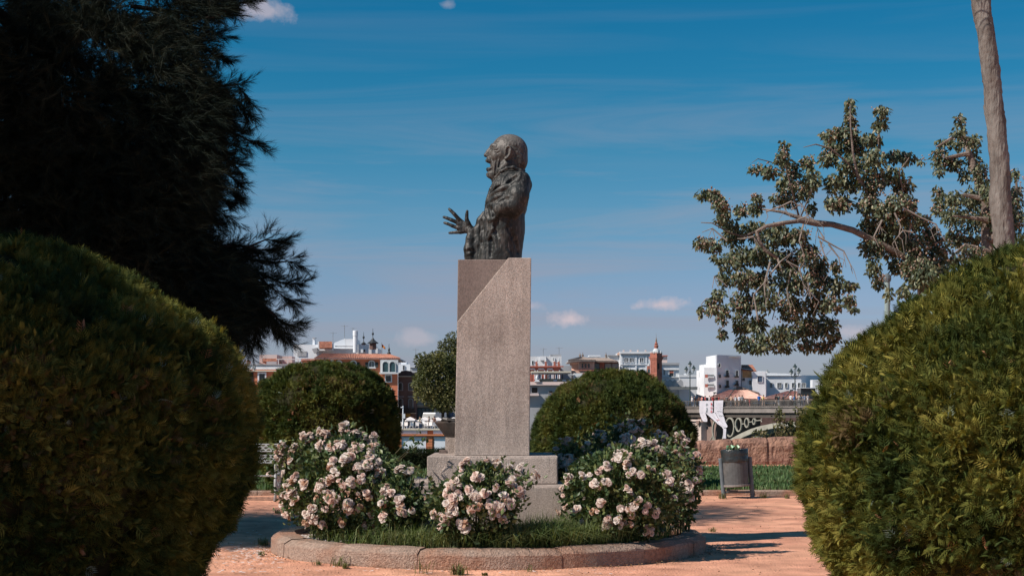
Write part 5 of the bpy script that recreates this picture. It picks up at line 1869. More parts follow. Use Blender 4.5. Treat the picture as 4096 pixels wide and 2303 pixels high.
h.box('chimney', 1250, 1259, 1352, 1379, 1, 2.6, 'white')
h.box('chimney_cap', 1248.5, 1260.5, 1349.5, 1352, 0.8, 2.8, 'grey')
h.box('small_chimney', 1443, 1452, 1396, 1410, -0.6, 0.2, 'white')
h.win(1455, 1461, 1398, 1406, 'trim', 'glass', 1.5, d=0.3)
m = MB()
m.lathe([(0.36, P(0, 1410, 228).z), (0.36, P(0, 1344, 228).z), (0.40, P(0, 1343, 228).z), (0.40, P(0, 1323, 228).z), (0.36, P(0, 1322, 228).z)], (P(1422.5, 0, 228).x, 227.7, 0), 12)
m.build('pipe', FB['white'], h.root, smooth=False)
antenna(1332, 1328, 1370, 231, 'thin antenna between the tiled roof room and the white gable')
antenna(1378, 1300, 1354, 232, 'tallest thin antenna above the white gable')
antenna(1412, 1310, 1356, 231, 'thin mast just left of the tall white pipe')
# turrets with dark curved roofs
def turret(px, apex, eave, hw, bot, D, label):
    r_ = thing('roof_turret', label, 'turret', (P(px, 0, D).x, D, P(0, bot, D).z))
    rr_ = hw / F * D
    za, ze, zb_ = P(0, apex, D).z, P(0, eave, D).z, P(0, bot, D).z
    m_ = MB()
    m_.lathe([(rr_ * 0.62, zb_), (rr_ * 0.62, ze)], (P(px, 0, D).x, D, 0), 8)
    m_.build('body', FB['brown'], r_)
    m_ = MB()
    m_.lathe([(rr_, ze - 0.02), (rr_ * 1.02, ze + 0.08), (rr_ * 0.62, ze + (za - ze) * 0.34), (rr_ * 0.3, ze + (za - ze) * 0.66), (0.05, za)], (P(px, 0, D).x, D, 0), 8)
    m_.build('roof', FB['slate'], r_)
    m_ = MB()
    m_.lathe([(0.05, za - 0.05), (0.05, za + 0.35), (0.17, za + 0.5), (0.17, za + 0.65), (0.04, za + 0.8), (0.03, za + 1.3), (0.01, za + 1.4)], (P(px, 0, D).x, D, 0), 8)
    m_.build('finial', FB['slate'], r_)
turret(1454.5, 1364, 1375, 11, 1379, 224, 'smaller dark curved roof with a ball finial, left of the large turret')
turret(1491.5, 1350, 1373, 22, 1397, 222, 'large dark curved turret roof left of the red and yellow flag')
fl = thing('flag', 'red and yellow striped flag drooping on a pole behind the orange house', 'flag', (P(1527, 0, 214).x, 214, P(0, 1410, 214).z))
m = MB(); m.tube([P(1528, 1412, 214), P(1526, 1370, 214)], 0.05, 6); m.build('pole', FB['metal'], fl)
def strip(f0, f1):
    m_ = MB()
    N = 8
    v_ = []
    for i in range(N + 1):
        t = i / N
        a_ = P(1527 + 14.5 * t, 1375 + 11 * t + 3 * t * t, 214); b_ = P(1527 + 14.5 * t, 1387.5 + 9.5 * t, 214)
        for f_ in (f0, f1):
            q_ = a_.lerp(b_, f_); q_.y += 0.25 * math.sin(6 * t)
            v_.append(q_)
    k = len(v_)
    m_.add(v_ + [q_ + Vector((0, 0.03, 0)) for q_ in v_], [(2 * i, 2 * i + 1, 2 * i + 3, 2 * i + 2) for i in range(N)] + [(k + 2 * i, k + 2 * i + 2, k + 2 * i + 3, k + 2 * i + 1) for i in range(N)])
    return m_
red = material('flag red', (0.45, 0.03, 0.03), 0.8, 0.05); yel = material('flag yellow', (0.70, 0.36, 0.03), 0.8, 0.05)
strip(0, .27).build('red_stripe', red, fl); strip(.27, .73).build('yellow_stripe', yel, fl); strip(.73, 1).build('red_stripe', red, fl)

# C: orange house with tiled roof, arched windows
h = House('orange_house', 'tall orange house with a terracotta roof, arched shuttered windows and a corner mirador', 200, 1430)
h.plan('wall', [(1264, 0), (1591, 0), (1591, 11), (1264, 11)], 1436, GB_, 'orange')
h.box('eave', 1258, 1598, 1432, 1437, -0.55, 11.4, 'trim')
ev = h.q(1258, 1433, -0.6), h.q(1600, 1433, -0.6)
rg = h.q(1292, 1407, 5.2), h.q(1556, 1411, 5.2)
h.tiles('roof', rg, ev, 46)
ev2 = h.q(1258, 1433, 11.2), h.q(1600, 1433, 11.2)
h.tiles('roof', (rg[1], rg[0]), (ev2[1], ev2[0]), 46)
h.tiles('hip', (rg[1], rg[1] + Vector((0, 0.02, 0))), (ev[1], ev2[1]), 18)
h.tiles('hip', (rg[0] + Vector((0, 0.02, 0)), rg[0]), (ev2[0], ev[0]), 18)
m = MB(); m.lathe([(0.22, rg[1].z - 0.1), (0.26, rg[1].z + 0.2), (0.1, rg[1].z + 0.4), (0.16, rg[1].z + 0.7), (0.04, rg[1].z + 1.0), (0.02, rg[1].z + 1.5)], (rg[1].x, rg[1].y, 0), 8)
m.build('finial', FB['slate'], h.root)
for c in (1299, 1356, 1414, 1487):
    h.win(c - 10, c + 10, 1444, 1467, 'trim', 'glass' if c != 1487 else 'glass_grey', 4.5, arch=True, shut=11, mull=1 if c == 1487 else 0, sill=True)
h.box('pilaster', 1322, 1334, 1438, GB_, -0.12, -0.01, 'trim')
h.box('mirador', 1521, 1592, 1438, 1494, -0.55, -0.01, 'trim')
h.box('mirador_sill', 1517, 1594, 1489, 1495, -0.75, -0.56, 'trim')
for a in (1531, 1559):
    h.win(a, a + 22, 1446, 1487, 'trim', 'glass_teal', 2.5, arch=True, d=-0.56)
for a, b in ((1544, 1502), (1479, 1500), (1413, 1502), (1544, 1556), (1479, 1556), (1413, 1556), (1544, 1612)):
    h.win(a, a + 20, b, b + 23, 'trim', 'glass', 4.5)
# D: brown brick house
h = House('brown_house', 'brown brick house with arched windows and a dark balcony beside the orange house', 203, 1627)
h.box('wall', 1592.5, 1662, 1505, GB_, 0, 10, 'brown')
h.box('parapet', 1592.5, 1664, 1490, 1504, 0.2, 1.2, 'brown')
h.box('cornice', 1592.5, 1663, 1503, 1506, -0.3, 0.1, 'cream')
h.poly('pediment', [(1600, 1490), (1606, 1483), (1628, 1481), (1644, 1484), (1650, 1490)], 0.3, 1.0, 'brown')
for a in (1595, 1635):
    h.win(a, a + 15, 1530, 1560, 'grey', 'glass', 2, arch=True)
    h.win(a, a + 16, 1594, 1632, 'grey', 'glass', 2, arch=True)
    h.box('window_head', a - 4, a + 21, 1584, 1587, -0.2, -0.02, 'grey')
h.box('balcony', 1594, 1656, 1632, 1650, -1.0, -0.1, 'dark')
h.box('band', 1592.5, 1664, 1651, 1653, -0.4, -0.05, 'cream')
h.box('shop_awning', 1600, 1640, 1654, 1666, -1.0, -0.05, material('ochre awning', S(150, 110, 50), 0.9, 0.1))
# E: white houses further back
h = House('white_house', 'low white flat roofed house between the orange house and the round tree, far behind', 262, 1635)
h.plan('wall', [(1592, 0), (1640, 0), (1640, 10), (1592, 10)], 1456, GB_, 'white')
h.box('grey_block', 1640, 1684, 1467, GB_, -1, 8, 'grey')
h.box('roof_slab', 1638, 1686, 1465, 1468, -1.3, 8.2, 'white')
h.box('stair_room', 1604, 1626, 1448, 1457, 2, 6, 'white')
h.win(1612, 1618, 1462, 1478, 'grey', 'glass_grey', 1.2)
antenna(1663, 1395, 1466, 262, 'tall antenna mast on the low white house left of the round tree')
# F: beige ground floor with teal shop front
h = House('beige_house', 'beige house with a teal glazed shop front, mostly behind the round tree', 207, 1730)
h.box('wall', 1663, 1830, 1560, GB_, 0, 9, 'beige')
h.box('pillar', 1659, 1667, 1585, 1655, -0.3, -0.01, 'pink')
h.box('band', 1664, 1740, 1619, 1623, -0.4, -0.01, 'cream')
h.win(1670, 1733, 1632, 1690, 'dark', 'glass_teal', 2, mull=3, name='shop_window')
h.win(1782, 1798, 1630, 1690, 'dark', 'glass', 2, name='doorway')
h.box('poster', 1796, 1815, 1648, 1668, -0.12, -0.02, 'glass_blue')

# terrace on the quay
h = House('quay_terrace', 'orange and white terrace building on the quay below the parasols', 176, 1690, base=-8.0)
h.box('wall', 1380, 2080, 1720, 2050, 0, 8, 'orange2')
h.box('top_rail', 1375, 2085, 1715, 1719.5, -0.3, 8.2, 'cream')
for a, b in ((1480, 1585), (1602, 1709), (1733, 1826), (1850, 1950)):
    h.box('parapet_panel', a, b, 1721, 1734, -0.10, -0.01, 'white')
    h.box('wall_panel', a + 4, b - 5, 1752, 1850, -0.05, -0.01, 'white')
    h.box('panel_lintel', a + 2, b - 3, 1745, 1751.5, -0.22, -0.01, 'grey')
h.box('cornice', 1375, 2085, 1736, 1742, -0.35, -0.01, 'orange2')
for a in (1462, 1584, 1707, 1828):
    for k in range(9):
        h.box('pilaster_block', a, a + 22, 1745 + 10.5 * k, 1754.6 + 10.5 * k, -0.16 - 0.03 * (k % 2), -0.01, 'orange2')

def parasol(px, top, edge, hw, D, label):
    r_ = thing('parasol', label, 'parasol', (P(px, 0, D).x, D, -0.45), 'white parasols on the quay terrace')
    m_ = MB(); m_.tube([(r_.location.x, D, -0.45), (r_.location.x, D, P(0, top, D).z)], 0.045, 6); m_.build('pole', FB['metal'], r_)
    m_ = MB()
    rr_ = hw / F * D
    za, ze = P(0, top, D).z, P(0, edge, D).z
    m_.lathe([(rr_ * 1.1, ze - 0.10), (rr_ * 1.1, ze), (rr_ * 0.5, ze + (za - ze) * 0.58), (0.06, za)], (r_.location.x, D, 0), 4, math.pi / 4 + 0.3)
    m_.build('canopy', FB['white_paint'], r_)
parasol(1641, 1667, 1680, 31, 179, 'left white parasol of the quay terrace, next to the thin white lamp')
parasol(1700, 1667, 1680, 32, 180, 'middle white parasol on the quay terrace, in front of the white van')
parasol(1752, 1668, 1680, 28, 181, 'right white parasol on the quay terrace, by the dark anvil')
parasol(1815, 1668, 1681, 30, 182, 'white parasol behind the granite pedestal')
def chair(px, D, label, mat='white_paint', rot=0.0):
    x = P(px, 0, D).x
    r_ = thing('chair', label, 'chair', (x, D, -0.45), 'white chairs on the quay terrace', rot)
    parts = [('seat', [(-.22, .22, -.22, .22, .42, .46)]), ('backrest', [(-.22, .22, .18, .22, .47, .88)])]
    for nm, bxs in parts:
        m_ = MB()
        for b_ in bxs: m_.box(*b_)
        m_.build(nm, FB[mat], r_, local=True)
    for sx_ in (-.2, .2):
        for sy_ in (-.19, .19):
            m_ = MB(); m_.tube([(sx_, sy_, 0), (sx_, sy_, 0.42)], 0.018, 4); m_.build('leg', FB[mat], r_, local=True)
for k, (a, dd) in enumerate([(1604, 177.2), (1622, 177.6), (1646, 177.3), (1668, 177.5), (1704, 177.2), (1719, 177.7), (1741, 177.3)]):
    chair(a, dd, ['white chair at the left end of the quay terrace', 'white chair below the left parasol pole', 'white chair under the left parasol, second from its pole', 'white chair between the left and middle parasols',
                  'white chair right of the middle parasol pole', 'white chair beside the low table on the terrace', 'white chair nearest the dark anvil'][k], rot=R.uniform(-0.8, 0.8))
tb_ = thing('table', 'small white table under the middle parasol', 'table', (P(1690, 0, 177.6).x, 177.6, -0.45))
m = MB(); m.box(-.4, .4, -.35, .35, .70, .74); m.build('tabletop', FB['white_paint'], tb_, local=True)
m = MB(); m.tube([(0, 0, 0), (0, 0, .7)], .03, 6); m.box(-.25, .25, -.25, .25, 0, .03); m.build('pedestal_foot', FB['metal'], tb_, local=True)
# white street lamp with a sign
sl_ = thing('street_lamp', 'thin white street lamp with a box sign at the left end of the terrace', 'lamp', (P(1612, 0, 177).x, 177, -0.45))
m = MB(); m.tube([P(1611, 1714, 177), P(1612.5, 1622, 177)], [0.09, 0.06], 8); m.build('pole', FB['white'], sl_)
m = MB(); a, b = P(1603, 1630, 177), P(1613, 1626, 177); m.box(a.x, b.x, 176.9, 177.1, a.z, b.z); m.build('lamp_head', FB['white'], sl_)
m = MB(); a, b = P(1609, 1672, 177), P(1621, 1654, 177); m.box(a.x, b.x, 176.8, 176.92, a.z, b.z); m.build('sign', FB['offwhite'], sl_)
# white van and dark car
def vehicle(name, label, px, D, L_, Hh, W_, mat, cab):
    r_ = thing(name, label, 'van' if 'van' in name else 'car', (P(px, 0, D).x, D, -0.98))
    m_ = MB()
    prof_ = [(-L_ / 2, .35), (L_ / 2, .35), (L_ / 2, .8), (L_ / 2 - .1, Hh * .55), (L_ / 2 - cab, Hh * .58), (L_ / 2 - cab - .45, Hh), (-L_ / 2 + .1, Hh), (-L_ / 2, Hh * .6)]
    m_.prism([Vector((x, -W_ / 2, z)) for x, z in prof_], (0, W_, 0))
    b_ = m_.build('body', mat, r_, local=True)
    md = b_.modifiers.new('b', 'BEVEL'); md.width = 0.08; md.segments = 2
    m_ = MB()
    for x0_, x1_ in ((-L_ / 2 + .5, -.1), (0.0, L_ / 2 - cab - .35)):
        m_.box(x0_, x1_, -W_ / 2 - .012, -W_ / 2 + .02, Hh * .62, Hh * .9)
    m_.build('side_window', FB['glass'], r_, local=True)
    m_ = MB()
    m_.prism([Vector((L_ / 2 - cab + .03, -W_ / 2 + .1, Hh * .60)), Vector((L_ / 2 - cab + .03, W_ / 2 - .1, Hh * .60)), Vector((L_ / 2 - cab - .36, W_ / 2 - .1, Hh * .93)), Vector((L_ / 2 - cab - .36, -W_ / 2 + .1, Hh * .93))], (0.03, 0, 0.02))
    m_.build('windscreen', FB['glass'], r_, local=True)
    for sx_ in (-L_ * .31, L_ * .31):
        for sy_ in (-1, 1):
            m_ = MB(); m_.tube([(sx_, sy_ * W_ / 2 - sy_ * .2, .32), (sx_, sy_ * W_ / 2 + sy_ * .02, .32)], .32, 14); m_.build('wheel', MT['bag'], r_, local=True)
    return r_
v_ = vehicle('delivery_van', 'white van parked behind the middle parasol of the terrace', 1731, 199, 4.6, 2.2, 1.9, material('white car paint', (0.75, 0.75, 0.76), 0.3, 0.03), 0.9)
v_.rotation_euler.z = math.radians(-115)
v_.location.z = -0.62
v_ = vehicle('parked_car', 'dark blue car behind the left parasol of the terrace', 1665, 190, 4.2, 1.5, 1.75, material('dark blue car paint', (0.02, 0.03, 0.06), 0.3, 0.03), 1.1)
v_.location.z = -0.98

# round street tree by the terrace and a taller one behind
def street_tree(label, blobs_, D, px, seed, n, sz, cols, wide, trunk_w=0.22):
    r_ = thing('street_tree', label, 'tree', (P(px, 0, D).x, D, -1.0))
    m_ = MB()
    x = r_.location.x
    b0 = blobs_[0]
    topc_ = P(b0[0], b0[1], D)
    m_.tube([(x, D, -1.0), (x + .05, D, 1.6), topc_], [trunk_w, trunk_w * .85, trunk_w * .3], 8)
    m_.build('trunk', MT['bark_dark'], r_)
    m_ = MB()
    for bx, by, rx, ry in blobs_[1:]:
        m_.tube([(x + .05, D, 1.4), P(bx, by, D)], [trunk_w * .45, .03], 5)
    m_.build('limbs', MT['bark_dark'], r_)
    area = sum(b_[2] * b_[3] for b_ in blobs_)
    pos, ax_ = [], []
    for bx, by, rx, ry in blobs_:
        k = int(n * rx * ry / area)
        c = P(bx, by, D)
        d = norm(RN.normal(size=(k, 3))) * (RN.random((k, 1)) ** 0.33)
        lum = 1 + 0.15 * vnoise(d * 3 + bx, 1.0, seed, 2)
        pos.append(np.array([tuple(c)]) + d * lum[:, None] * np.array([[rx / F * D, wide, ry / F * D]]))
        ax_.append(d + RN.normal(0, .6, (k, 3)) + np.array([[0, 0, -.2]]))
    pos, ax_ = np.concatenate(pos), np.concatenate(ax_)
    V, Fc, C = scatter(pos, ax_, LEAF, LFF, RN.uniform(.7, 1.3, len(pos)) * sz, mixcol(len(pos), cols, .3, pos, .5, seed))
    tag(link('crown', mesh_arrays('crown', V, Fc, C), MT['leaf'], r_), kind='stuff')
TC = [(0.06, 0.075, 0.028), (0.11, 0.115, 0.042), (0.17, 0.15, 0.06)]
street_tree('round leafy street tree beside the monument, above the parasols', [(1752, 1500, 88, 92), (1745, 1455, 60, 46), (1790, 1450, 50, 42), (1712, 1535, 50, 55), (1690, 1570, 34, 40), (1800, 1560, 50, 70), (1745, 1590, 55, 42), (1705, 1480, 34, 40), (1850, 1520, 60, 90), (1770, 1612, 48, 34), (1815, 1610, 44, 36), (1672, 1530, 24, 34), (1690, 1440, 30, 30)], 190, 1770, 71, 11000, 0.36, TC, 2.6)
street_tree('taller loose tree rising behind the round street tree', [(1800, 1385, 40, 32), (1815, 1350, 30, 24), (1770, 1400, 24, 22), (1765, 1375, 12, 10), (1840, 1400, 50, 40), (1850, 1460, 50, 60)], 225, 1830, 75, 2600, 0.36, TC[:2] + [(0.08, 0.095, 0.05)], 1.6)

# ---- right of the pedestal
h = House('grey_house', 'grey stepped house behind the red and white house with pinnacles', 238, 2180)
h.box('wall', 2060, 2246, 1425, GB_, 0, 8, 'offwhite')
h.box('tower_block', 2201, 2245, 1417, 1425, 0.5, 7, 'grey')
h.poly('gable', [(2160, 1424), (2184, 1424), (2184, 1440), (2160, 1440)], -0.7, -0.05, 'white')
h.win(2128, 2134, 1443, 1458, 'trim', 'glass', 1.2)
h.win(2212, 2218, 1432, 1444, 'trim', 'glass_grey', 1.2)
antenna(2173, 1392, 1425, 238, 'antenna on the left part of the grey house')
antenna(2236, 1388, 1417, 239, 'straight mast on the right end of the grey house')
h = House('red_house', 'red and white house with pinnacled parapet right of the pedestal', 215, 2185)
h.box('wall', 2060, 2243, 1466, GB_, 0, 9, 'red')
h.box('cornice', 2056, 2254, 1463, 1467, -0.5, 0.3, 'red')
h.box('side_wall', 2243.5, 2286, 1462, GB_, 2.5, 9, 'grey')
for a, b in ((2070, 2140), (2153, 2177), (2189, 2211)):
    h.box('frieze_panel', a, b, 1472, 1478, -0.1, -0.01, 'trim')
for a in (2146, 2183, 2218, 2235):
    h.box('pinnacle', a - 4, a + 4, 1446, 1463, -0.3, 0.3, 'brick')
    m = MB(); c = P(a, 1446, 215); m.lathe([(.18, c.z), (.2, c.z + .12), (.06, c.z + .2), (.13, c.z + .36), (.02, c.z + .5)], (c.x, 215, 0), 8)
    m.build('urn', FB['trim'], h.root)
    for s_ in (-7.5, 4.5):
        h.box('pier', a + s_, a + s_ + 3, 1453, 1463, -0.25, 0.25, 'white')
h.poly('parapet_gable', [(2222, 1463), (2222, 1452), (2227, 1449), (2231, 1452), (2231, 1463)], -0.2, 0.2, 'brick')
for a in (2138, 2148, 2176, 2188, 2210, 2236):
    h.box('column', a, a + 4, 1479, 1517, -0.25, -0.01, 'white')
for a in (2156, 2197, 2222):
    h.win(a, a + 8, 1497, 1516, 'white', 'glass_blue', 2)
h = House('canopy_terrace', 'roof terrace with a long pale canopy and dark railing below the red house', 208, 2200)
h.box('canopy', 2124, 2284, 1484, 1490, -1.5, 2.5, 'cream')
h.box('canopy_edge', 2126, 2282, 1490.5, 1495, -1.3, 2.2, 'grey')
for a in (2127, 2188, 2249):
    h.box('post', a, a + 3, 1495, 1524, -1.1, -0.9, 'dark')
h.box('small_canopy', 2272, 2296, 1496, 1499, -1.4, 1.0, 'offwhite')
h.box('planter_row', 2160, 2286, 1514, 1526, -1.4, -0.9, 'shutter')
for k, a in enumerate((2214, 2250, 2276)):
    h.box('blue_panel', a, a + 14, 1518, 1524, -1.48, -1.41, 'glass_blue')
h.box('floor', 2050, 2290, 1526, 1536, -1.8, 6, 'pink')
h.box('slab_edge', 2050, 2268, 1536, 1540, -2.2, 6, 'pink')
h.box('lower_wall', 2050, 2330, 1540, GB_, -1.6, 6, 'grey')
h.win(2127, 2150, 1549, 1571, 'grey', 'dark', 1.5, d=-1.6, name='garage_opening')
h.win(2196, 2210, 1563, 1572, 'grey', 'glass', 1.5, d=-1.6)
h.box('ledge', 2050, 2156, 1573, 1582, -2.4, -1.65, 'pink')
h.box('entry_wall', 2297, 2330, 1492, 1540, -1.2, 3, 'offwhite')
stt = thing('garden_statue', 'small white statue on a stepped base on the canopy terrace next to the pedestal', 'statue', (P(2148, 0, 206).x, 206, P(0, 1526, 206).z))
c = P(2148, 1526, 206)
m = MB(); m.box(c.x - .36, c.x + .36, 205.7, 206.3, c.z, c.z + .12); m.box(c.x - .26, c.x + .26, 205.76, 206.24, c.z + .12, c.z + .24); m.build('base', FB['white'], stt)
m = MB(); m.lathe([(.2, c.z + .24), (.15, c.z + .5), (.19, c.z + .68), (.12, c.z + .8), (.06, c.z + .84), (.09, c.z + .92), (.03, c.z + 1.0)], (c.x, 206, 0), 10); m.build('figure', FB['white'], stt, smooth=True)
# H: peach pavilion
h = House('peach_house', 'peach pavilion with grey hipped roof and three dark windows behind the right round hedge', 222, 2370)
h.plan('wall', [(2280, 6), (2316, 0), (2378, 0), (2378, 9), (2280, 12)], 1446, 1481, 'peach')
h.box('rear_wing', 2378, 2474, 1446, 1481, 1.5, 9, 'brick')
h.box('lower_wall', 2276, 2480, 1481, GB_, -0.6, 9, 'peach')
h.box('string_course', 2314, 2382, 1478, 1482, -0.75, -0.02, 'brick')
for a in (2326, 2339, 2352):
    h.win(a, a + 7, 1453, 1471, 'peach', 'glass', 1.6, arch=True)
for a, b in ((2379, 2397), (2420, 2446), (2448, 2474)):
    h.win(a, b, 1453, 1474, 'brown', 'glass_grey', 1.5, d=1.5)
for k in range(6):
    h.win(2283 + 5 * k, 2285.5 + 5 * k, 1456 - 0.2 * k, 1475, 'peach', 'beige', 0.7, arch=True, d=5.3 - 0.83 * k)
h.box('eave', 2273, 2381, 1440, 1446, -0.9, 10, 'grey')
h.box('eave', 2381, 2468, 1443, 1447, 0.8, 10, 'grey')
e0, e1 = h.q(2272, 1440.5, -1.0), h.q(2382, 1440.5, -1.0)
r0, r1 = h.q(2320, 1423, 4.5), h.q(2334, 1423, 4.5)
h.tiles('roof', (r0, r1), (e0, e1), 20, 'tile_grey', amp=.06)
e0b = h.q(2274, 1440.5, 10); e1b = h.q(2384, 1440.5, 10)
h.tiles('hip', (r0 + Vector((0, .02, 0)), r0), (e0b, e0), 14, 'tile_grey', amp=.06)
h.tiles('hip', (r1, r1 + Vector((0, .02, 0))), (e1, e1b), 14, 'tile_grey', amp=.06)
e2, e3 = h.q(2360, 1443, 0.6), h.q(2470, 1443, 0.6)
r2, r3 = h.q(2334, 1425, 6.0), h.q(2428, 1425, 6.0)
h.tiles('rear_roof', (r2, r3), (e2, e3), 22, 'tile_grey', amp=.06)
h.tiles('rear_hip', (r3, r3 + Vector((0, .02, 0))), (e3, h.q(2470, 1443, 11)), 14, 'tile_grey', amp=.06)
for a in (2320, 2331, 2424):
    c = h.q(a, 1423, 4.6)
    m = MB(); m.lathe([(.14, c.z - .1), (.12, c.z + .15), (.2, c.z + .3), (.05, c.z + .45), (.02, c.z + .75)], (c.x, c.y, 0), 8)
    m.build('finial', FB['tile_grey'], h.root)
h.box('skylight_roof', 2356, 2402, 1420, 1425, 9, 12, 'white')
# I: white apartment
h = House('white_apartments', 'white flat roofed apartment block with paired windows left of the brick tower', 232, 2540)
h.box('wall', 2481, 2602, 1414, GB_, 0, 10, 'offwhite')
h.box('parapet', 2480, 2603, 1406, 1413.5, -0.1, 10.1, 'offwhite')
h.box('cornice', 2478, 2605, 1412.5, 1415, -0.4, -0.11, 'grey')
h.box('low_wing', 2434, 2480.5, 1424, GB_, 2, 9, 'offwhite')
h.box('low_wing_roof', 2432, 2480.5, 1419, 1423.5, 1.7, 9.2, 'grey')
h.poly('orange_stack', [(2469, 1419), (2469, 1413), (2480, 1405), (2480, 1419)], 1.2, 1.6, 'peach')
for a in (2493, 2521, 2550, 2581):
    h.box('parapet_post', a, a + 5, 1399, 1406, 0, 1, 'pink')
for y in (1431, 1477, 1520):
    for a, b in ((2497, 2512), (2519, 2535), (2559, 2574)):
        h.win(a, b, y, y + 17, 'white', 'glass' if a < 2550 else 'glass_grey', 1.6, mull=2 if a < 2550 else 1)
h.box('string', 2481, 2602, 1456, 1459, -0.2, -0.02, 'white')
for a in (2484, 2541, 2582, 2596):
    h.box('pilaster', a, a + 6, 1416, 1540, -0.14, -0.02, 'white')
# J: brick tower
JD = 206
tw = thing('brick_tower', 'slender red brick tower with a pale dome and baluster spire', 'tower', (P(2625, 0, JD).x, JD, -1.0))
def tp_(px, dy):
    return Vector((P(px, 0, JD + dy).x, JD + dy, 0))
def tplan(name, pts, y0, y1, mat):
    zt_, zb_ = P(0, y0, JD).z, P(0, y1, JD).z
    m_ = MB(); m_.prism([tp_(a, b) + Vector((0, 0, zb_)) for a, b in pts], (0, 0, zt_ - zb_)); return m_.build(name, FB[mat], tw)
sh = [(2601, 0.35), (2627, -0.35), (2648, 0.55), (2622, 1.3)]
def grow(pts, k):
    cx__ = sum(a for a, b in pts) / 4; cy__ = sum(b for a, b in pts) / 4
    return [(cx__ + (a - cx__) * k, cy__ + (b - cy__) * k) for a, b in pts]
tplan('shaft', sh, 1440, GB_, 'brick')
for y0, y1, k in ((1436, 1440, 1.08), (1431, 1436, 1.17), (1426, 1431, 1.25), (1413, 1426, 1.02), (1411, 1413, 1.1)):
    tplan('cornice_course', grow(sh, k), y0, y1, 'brick')
for y0, y1 in ((1492, 1496), (1502, 1505)):
    tplan('string_course', grow(sh, 1.07), y0, y1, 'brick')
for k in range(4):
    a = 2604 + 5.6 * k
    m = MB(); q0 = tp_(a, 0.35 - 0.7 * (a - 2601) / 26 - 0.06); q1 = tp_(a + 2.2, 0.35 - 0.7 * (a + 2.2 - 2601) / 26 - 0.06)
    m.prism([Vector((q0.x, q0.y, P(0, 1488, JD).z)), Vector((q1.x, q1.y, P(0, 1488, JD).z)), Vector((q1.x, q1.y, P(0, 1444, JD).z)), Vector((q0.x, q0.y, P(0, 1444, JD).z))], (0, 0.1, 0)); m.build('pilaster', FB['brick'], tw)
m = MB(); q0, q1 = tp_(2630, -0.30), tp_(2638, 0.08)
m.prism([Vector((q0.x - .02, q0.y - .05, P(0, 1476, JD).z)), Vector((q1.x - .02, q1.y - .05, P(0, 1476, JD).z)), Vector((q1.x - .02, q1.y - .05, P(0, 1452, JD).z)), Vector((q0.x - .02, q0.y - .05, P(0, 1452, JD).z))], (-0.03, 0.05, 0)); m.build('belfry_opening', FB['dark'], tw)
cxx, cyy = tp_(2625, 0.45).x, JD + 0.45
zz = lambda y: P(0, y, JD).z
m = MB(); m.lathe([(.50, zz(1412)), (.52, zz(1406)), (.47, zz(1400)), (.34, zz(1395)), (.25, zz(1393))], (cxx, cyy, 0), 12); m.build('dome', FB['trim'], tw)
for k in range(8):
    a = k * math.pi / 4 + .2
    m = MB(); m.lathe([(.09, zz(1412)), (.09, zz(1408)), (.12, zz(1407)), (.02, zz(1403))], (cxx + .72 * math.cos(a), cyy + .72 * math.sin(a), 0), 6); m.build('pinnacle', FB['trim'], tw)
m = MB(); m.lathe([(.25, zz(1393)), (.24, zz(1389)), (.30, zz(1386)), (.30, zz(1381)), (.19, zz(1378)), (.22, zz(1376)), (.26, zz(1374)), (.14, zz(1370)), (.12, zz(1366))], (cxx, cyy, 0), 12); m.build('spire', FB['brick'], tw)
m = MB(); m.lathe([(.10, zz(1366)), (.15, zz(1363)), (.08, zz(1360)), (.12, zz(1357)), (.06, zz(1354)), (.10, zz(1352)), (.02, zz(1350)), (.015, zz(1332))], (cxx, cyy, 0), 8); m.build('finial', FB['tile_grey'], tw)
m = MB(); a, b = P(2590, 1510, JD + .8), P(2600, 1463, JD + .8); m.box(a.x, b.x, JD + .8, JD + 1.6, a.z, b.z); m.build('side_turret', FB['brick'], tw)
m = MB(); m.lathe([(.2, zz(1463)), (.22, zz(1460)), (.1, zz(1457)), (.15, zz(1455)), (.02, zz(1451))], (P(2595, 0, JD + 1).x, JD + 1.1, 0), 8); m.build('side_finial', FB['trim'], tw)
m = MB(); a, b = P(2591.5, 1490, JD + .8), P(2598.5, 1476, JD + .8); m.box(a.x, b.x, JD + .74, JD + .79, a.z, b.z); m.build('tile_panel', FB['glass_teal'], tw)
# K
h = House('white_house', 'white house with a row of pointed grey awnings right of the brick tower', 236, 2700)
h.box('wall', 2640, 2716, 1459, GB_, 0, 9, 'offwhite')
h.box('cornice', 2640, 2718, 1450, 1458.5, -0.25, 9.2, 'grey')
h.box('string', 2640, 2718, 1476, 1479, -0.25, -0.02, 'trim')
h.box('string', 2640, 2718, 1506, 1509, -0.25, -0.02, 'trim')
h.box('low_wing', 2716.5, 2784, 1508, GB_, -0.5, 9, 'offwhite')
h.box('low_parapet', 2716.5, 2786, 1499, 1507.5, -0.6, 0, 'offwhite')
h.box('roof_room', 2640, 2669, 1424, 1450, 3, 7, 'pink')
h.box('roof_room_cap', 2638, 2671, 1420, 1423.5, 2.7, 7.2, 'red')
h.win(2677, 2694, 1482, 1505, 'trim', 'glass', 1.2)
h.box('blind', 2677, 2694, 1482, 1491, -0.12, -0.05, 'red')
h.win(2654, 2659, 1482, 1499, 'trim', 'glass_grey', 1)
for a in (2653, 2672, 2693, 2713):
    h.poly('pointed_awning', [(a, 1544), (a, 1525), (a + 9, 1516), (a + 19, 1525), (a + 21, 1544)], -1.9, -1.0, 'grey')
h.box('parapet_band', 2680, 2790, 1546, 1558, -3, -2, 'glass_grey')
h.box('roof_vents', 2735, 2758, 1493, 1499, 0, 1, 'white')
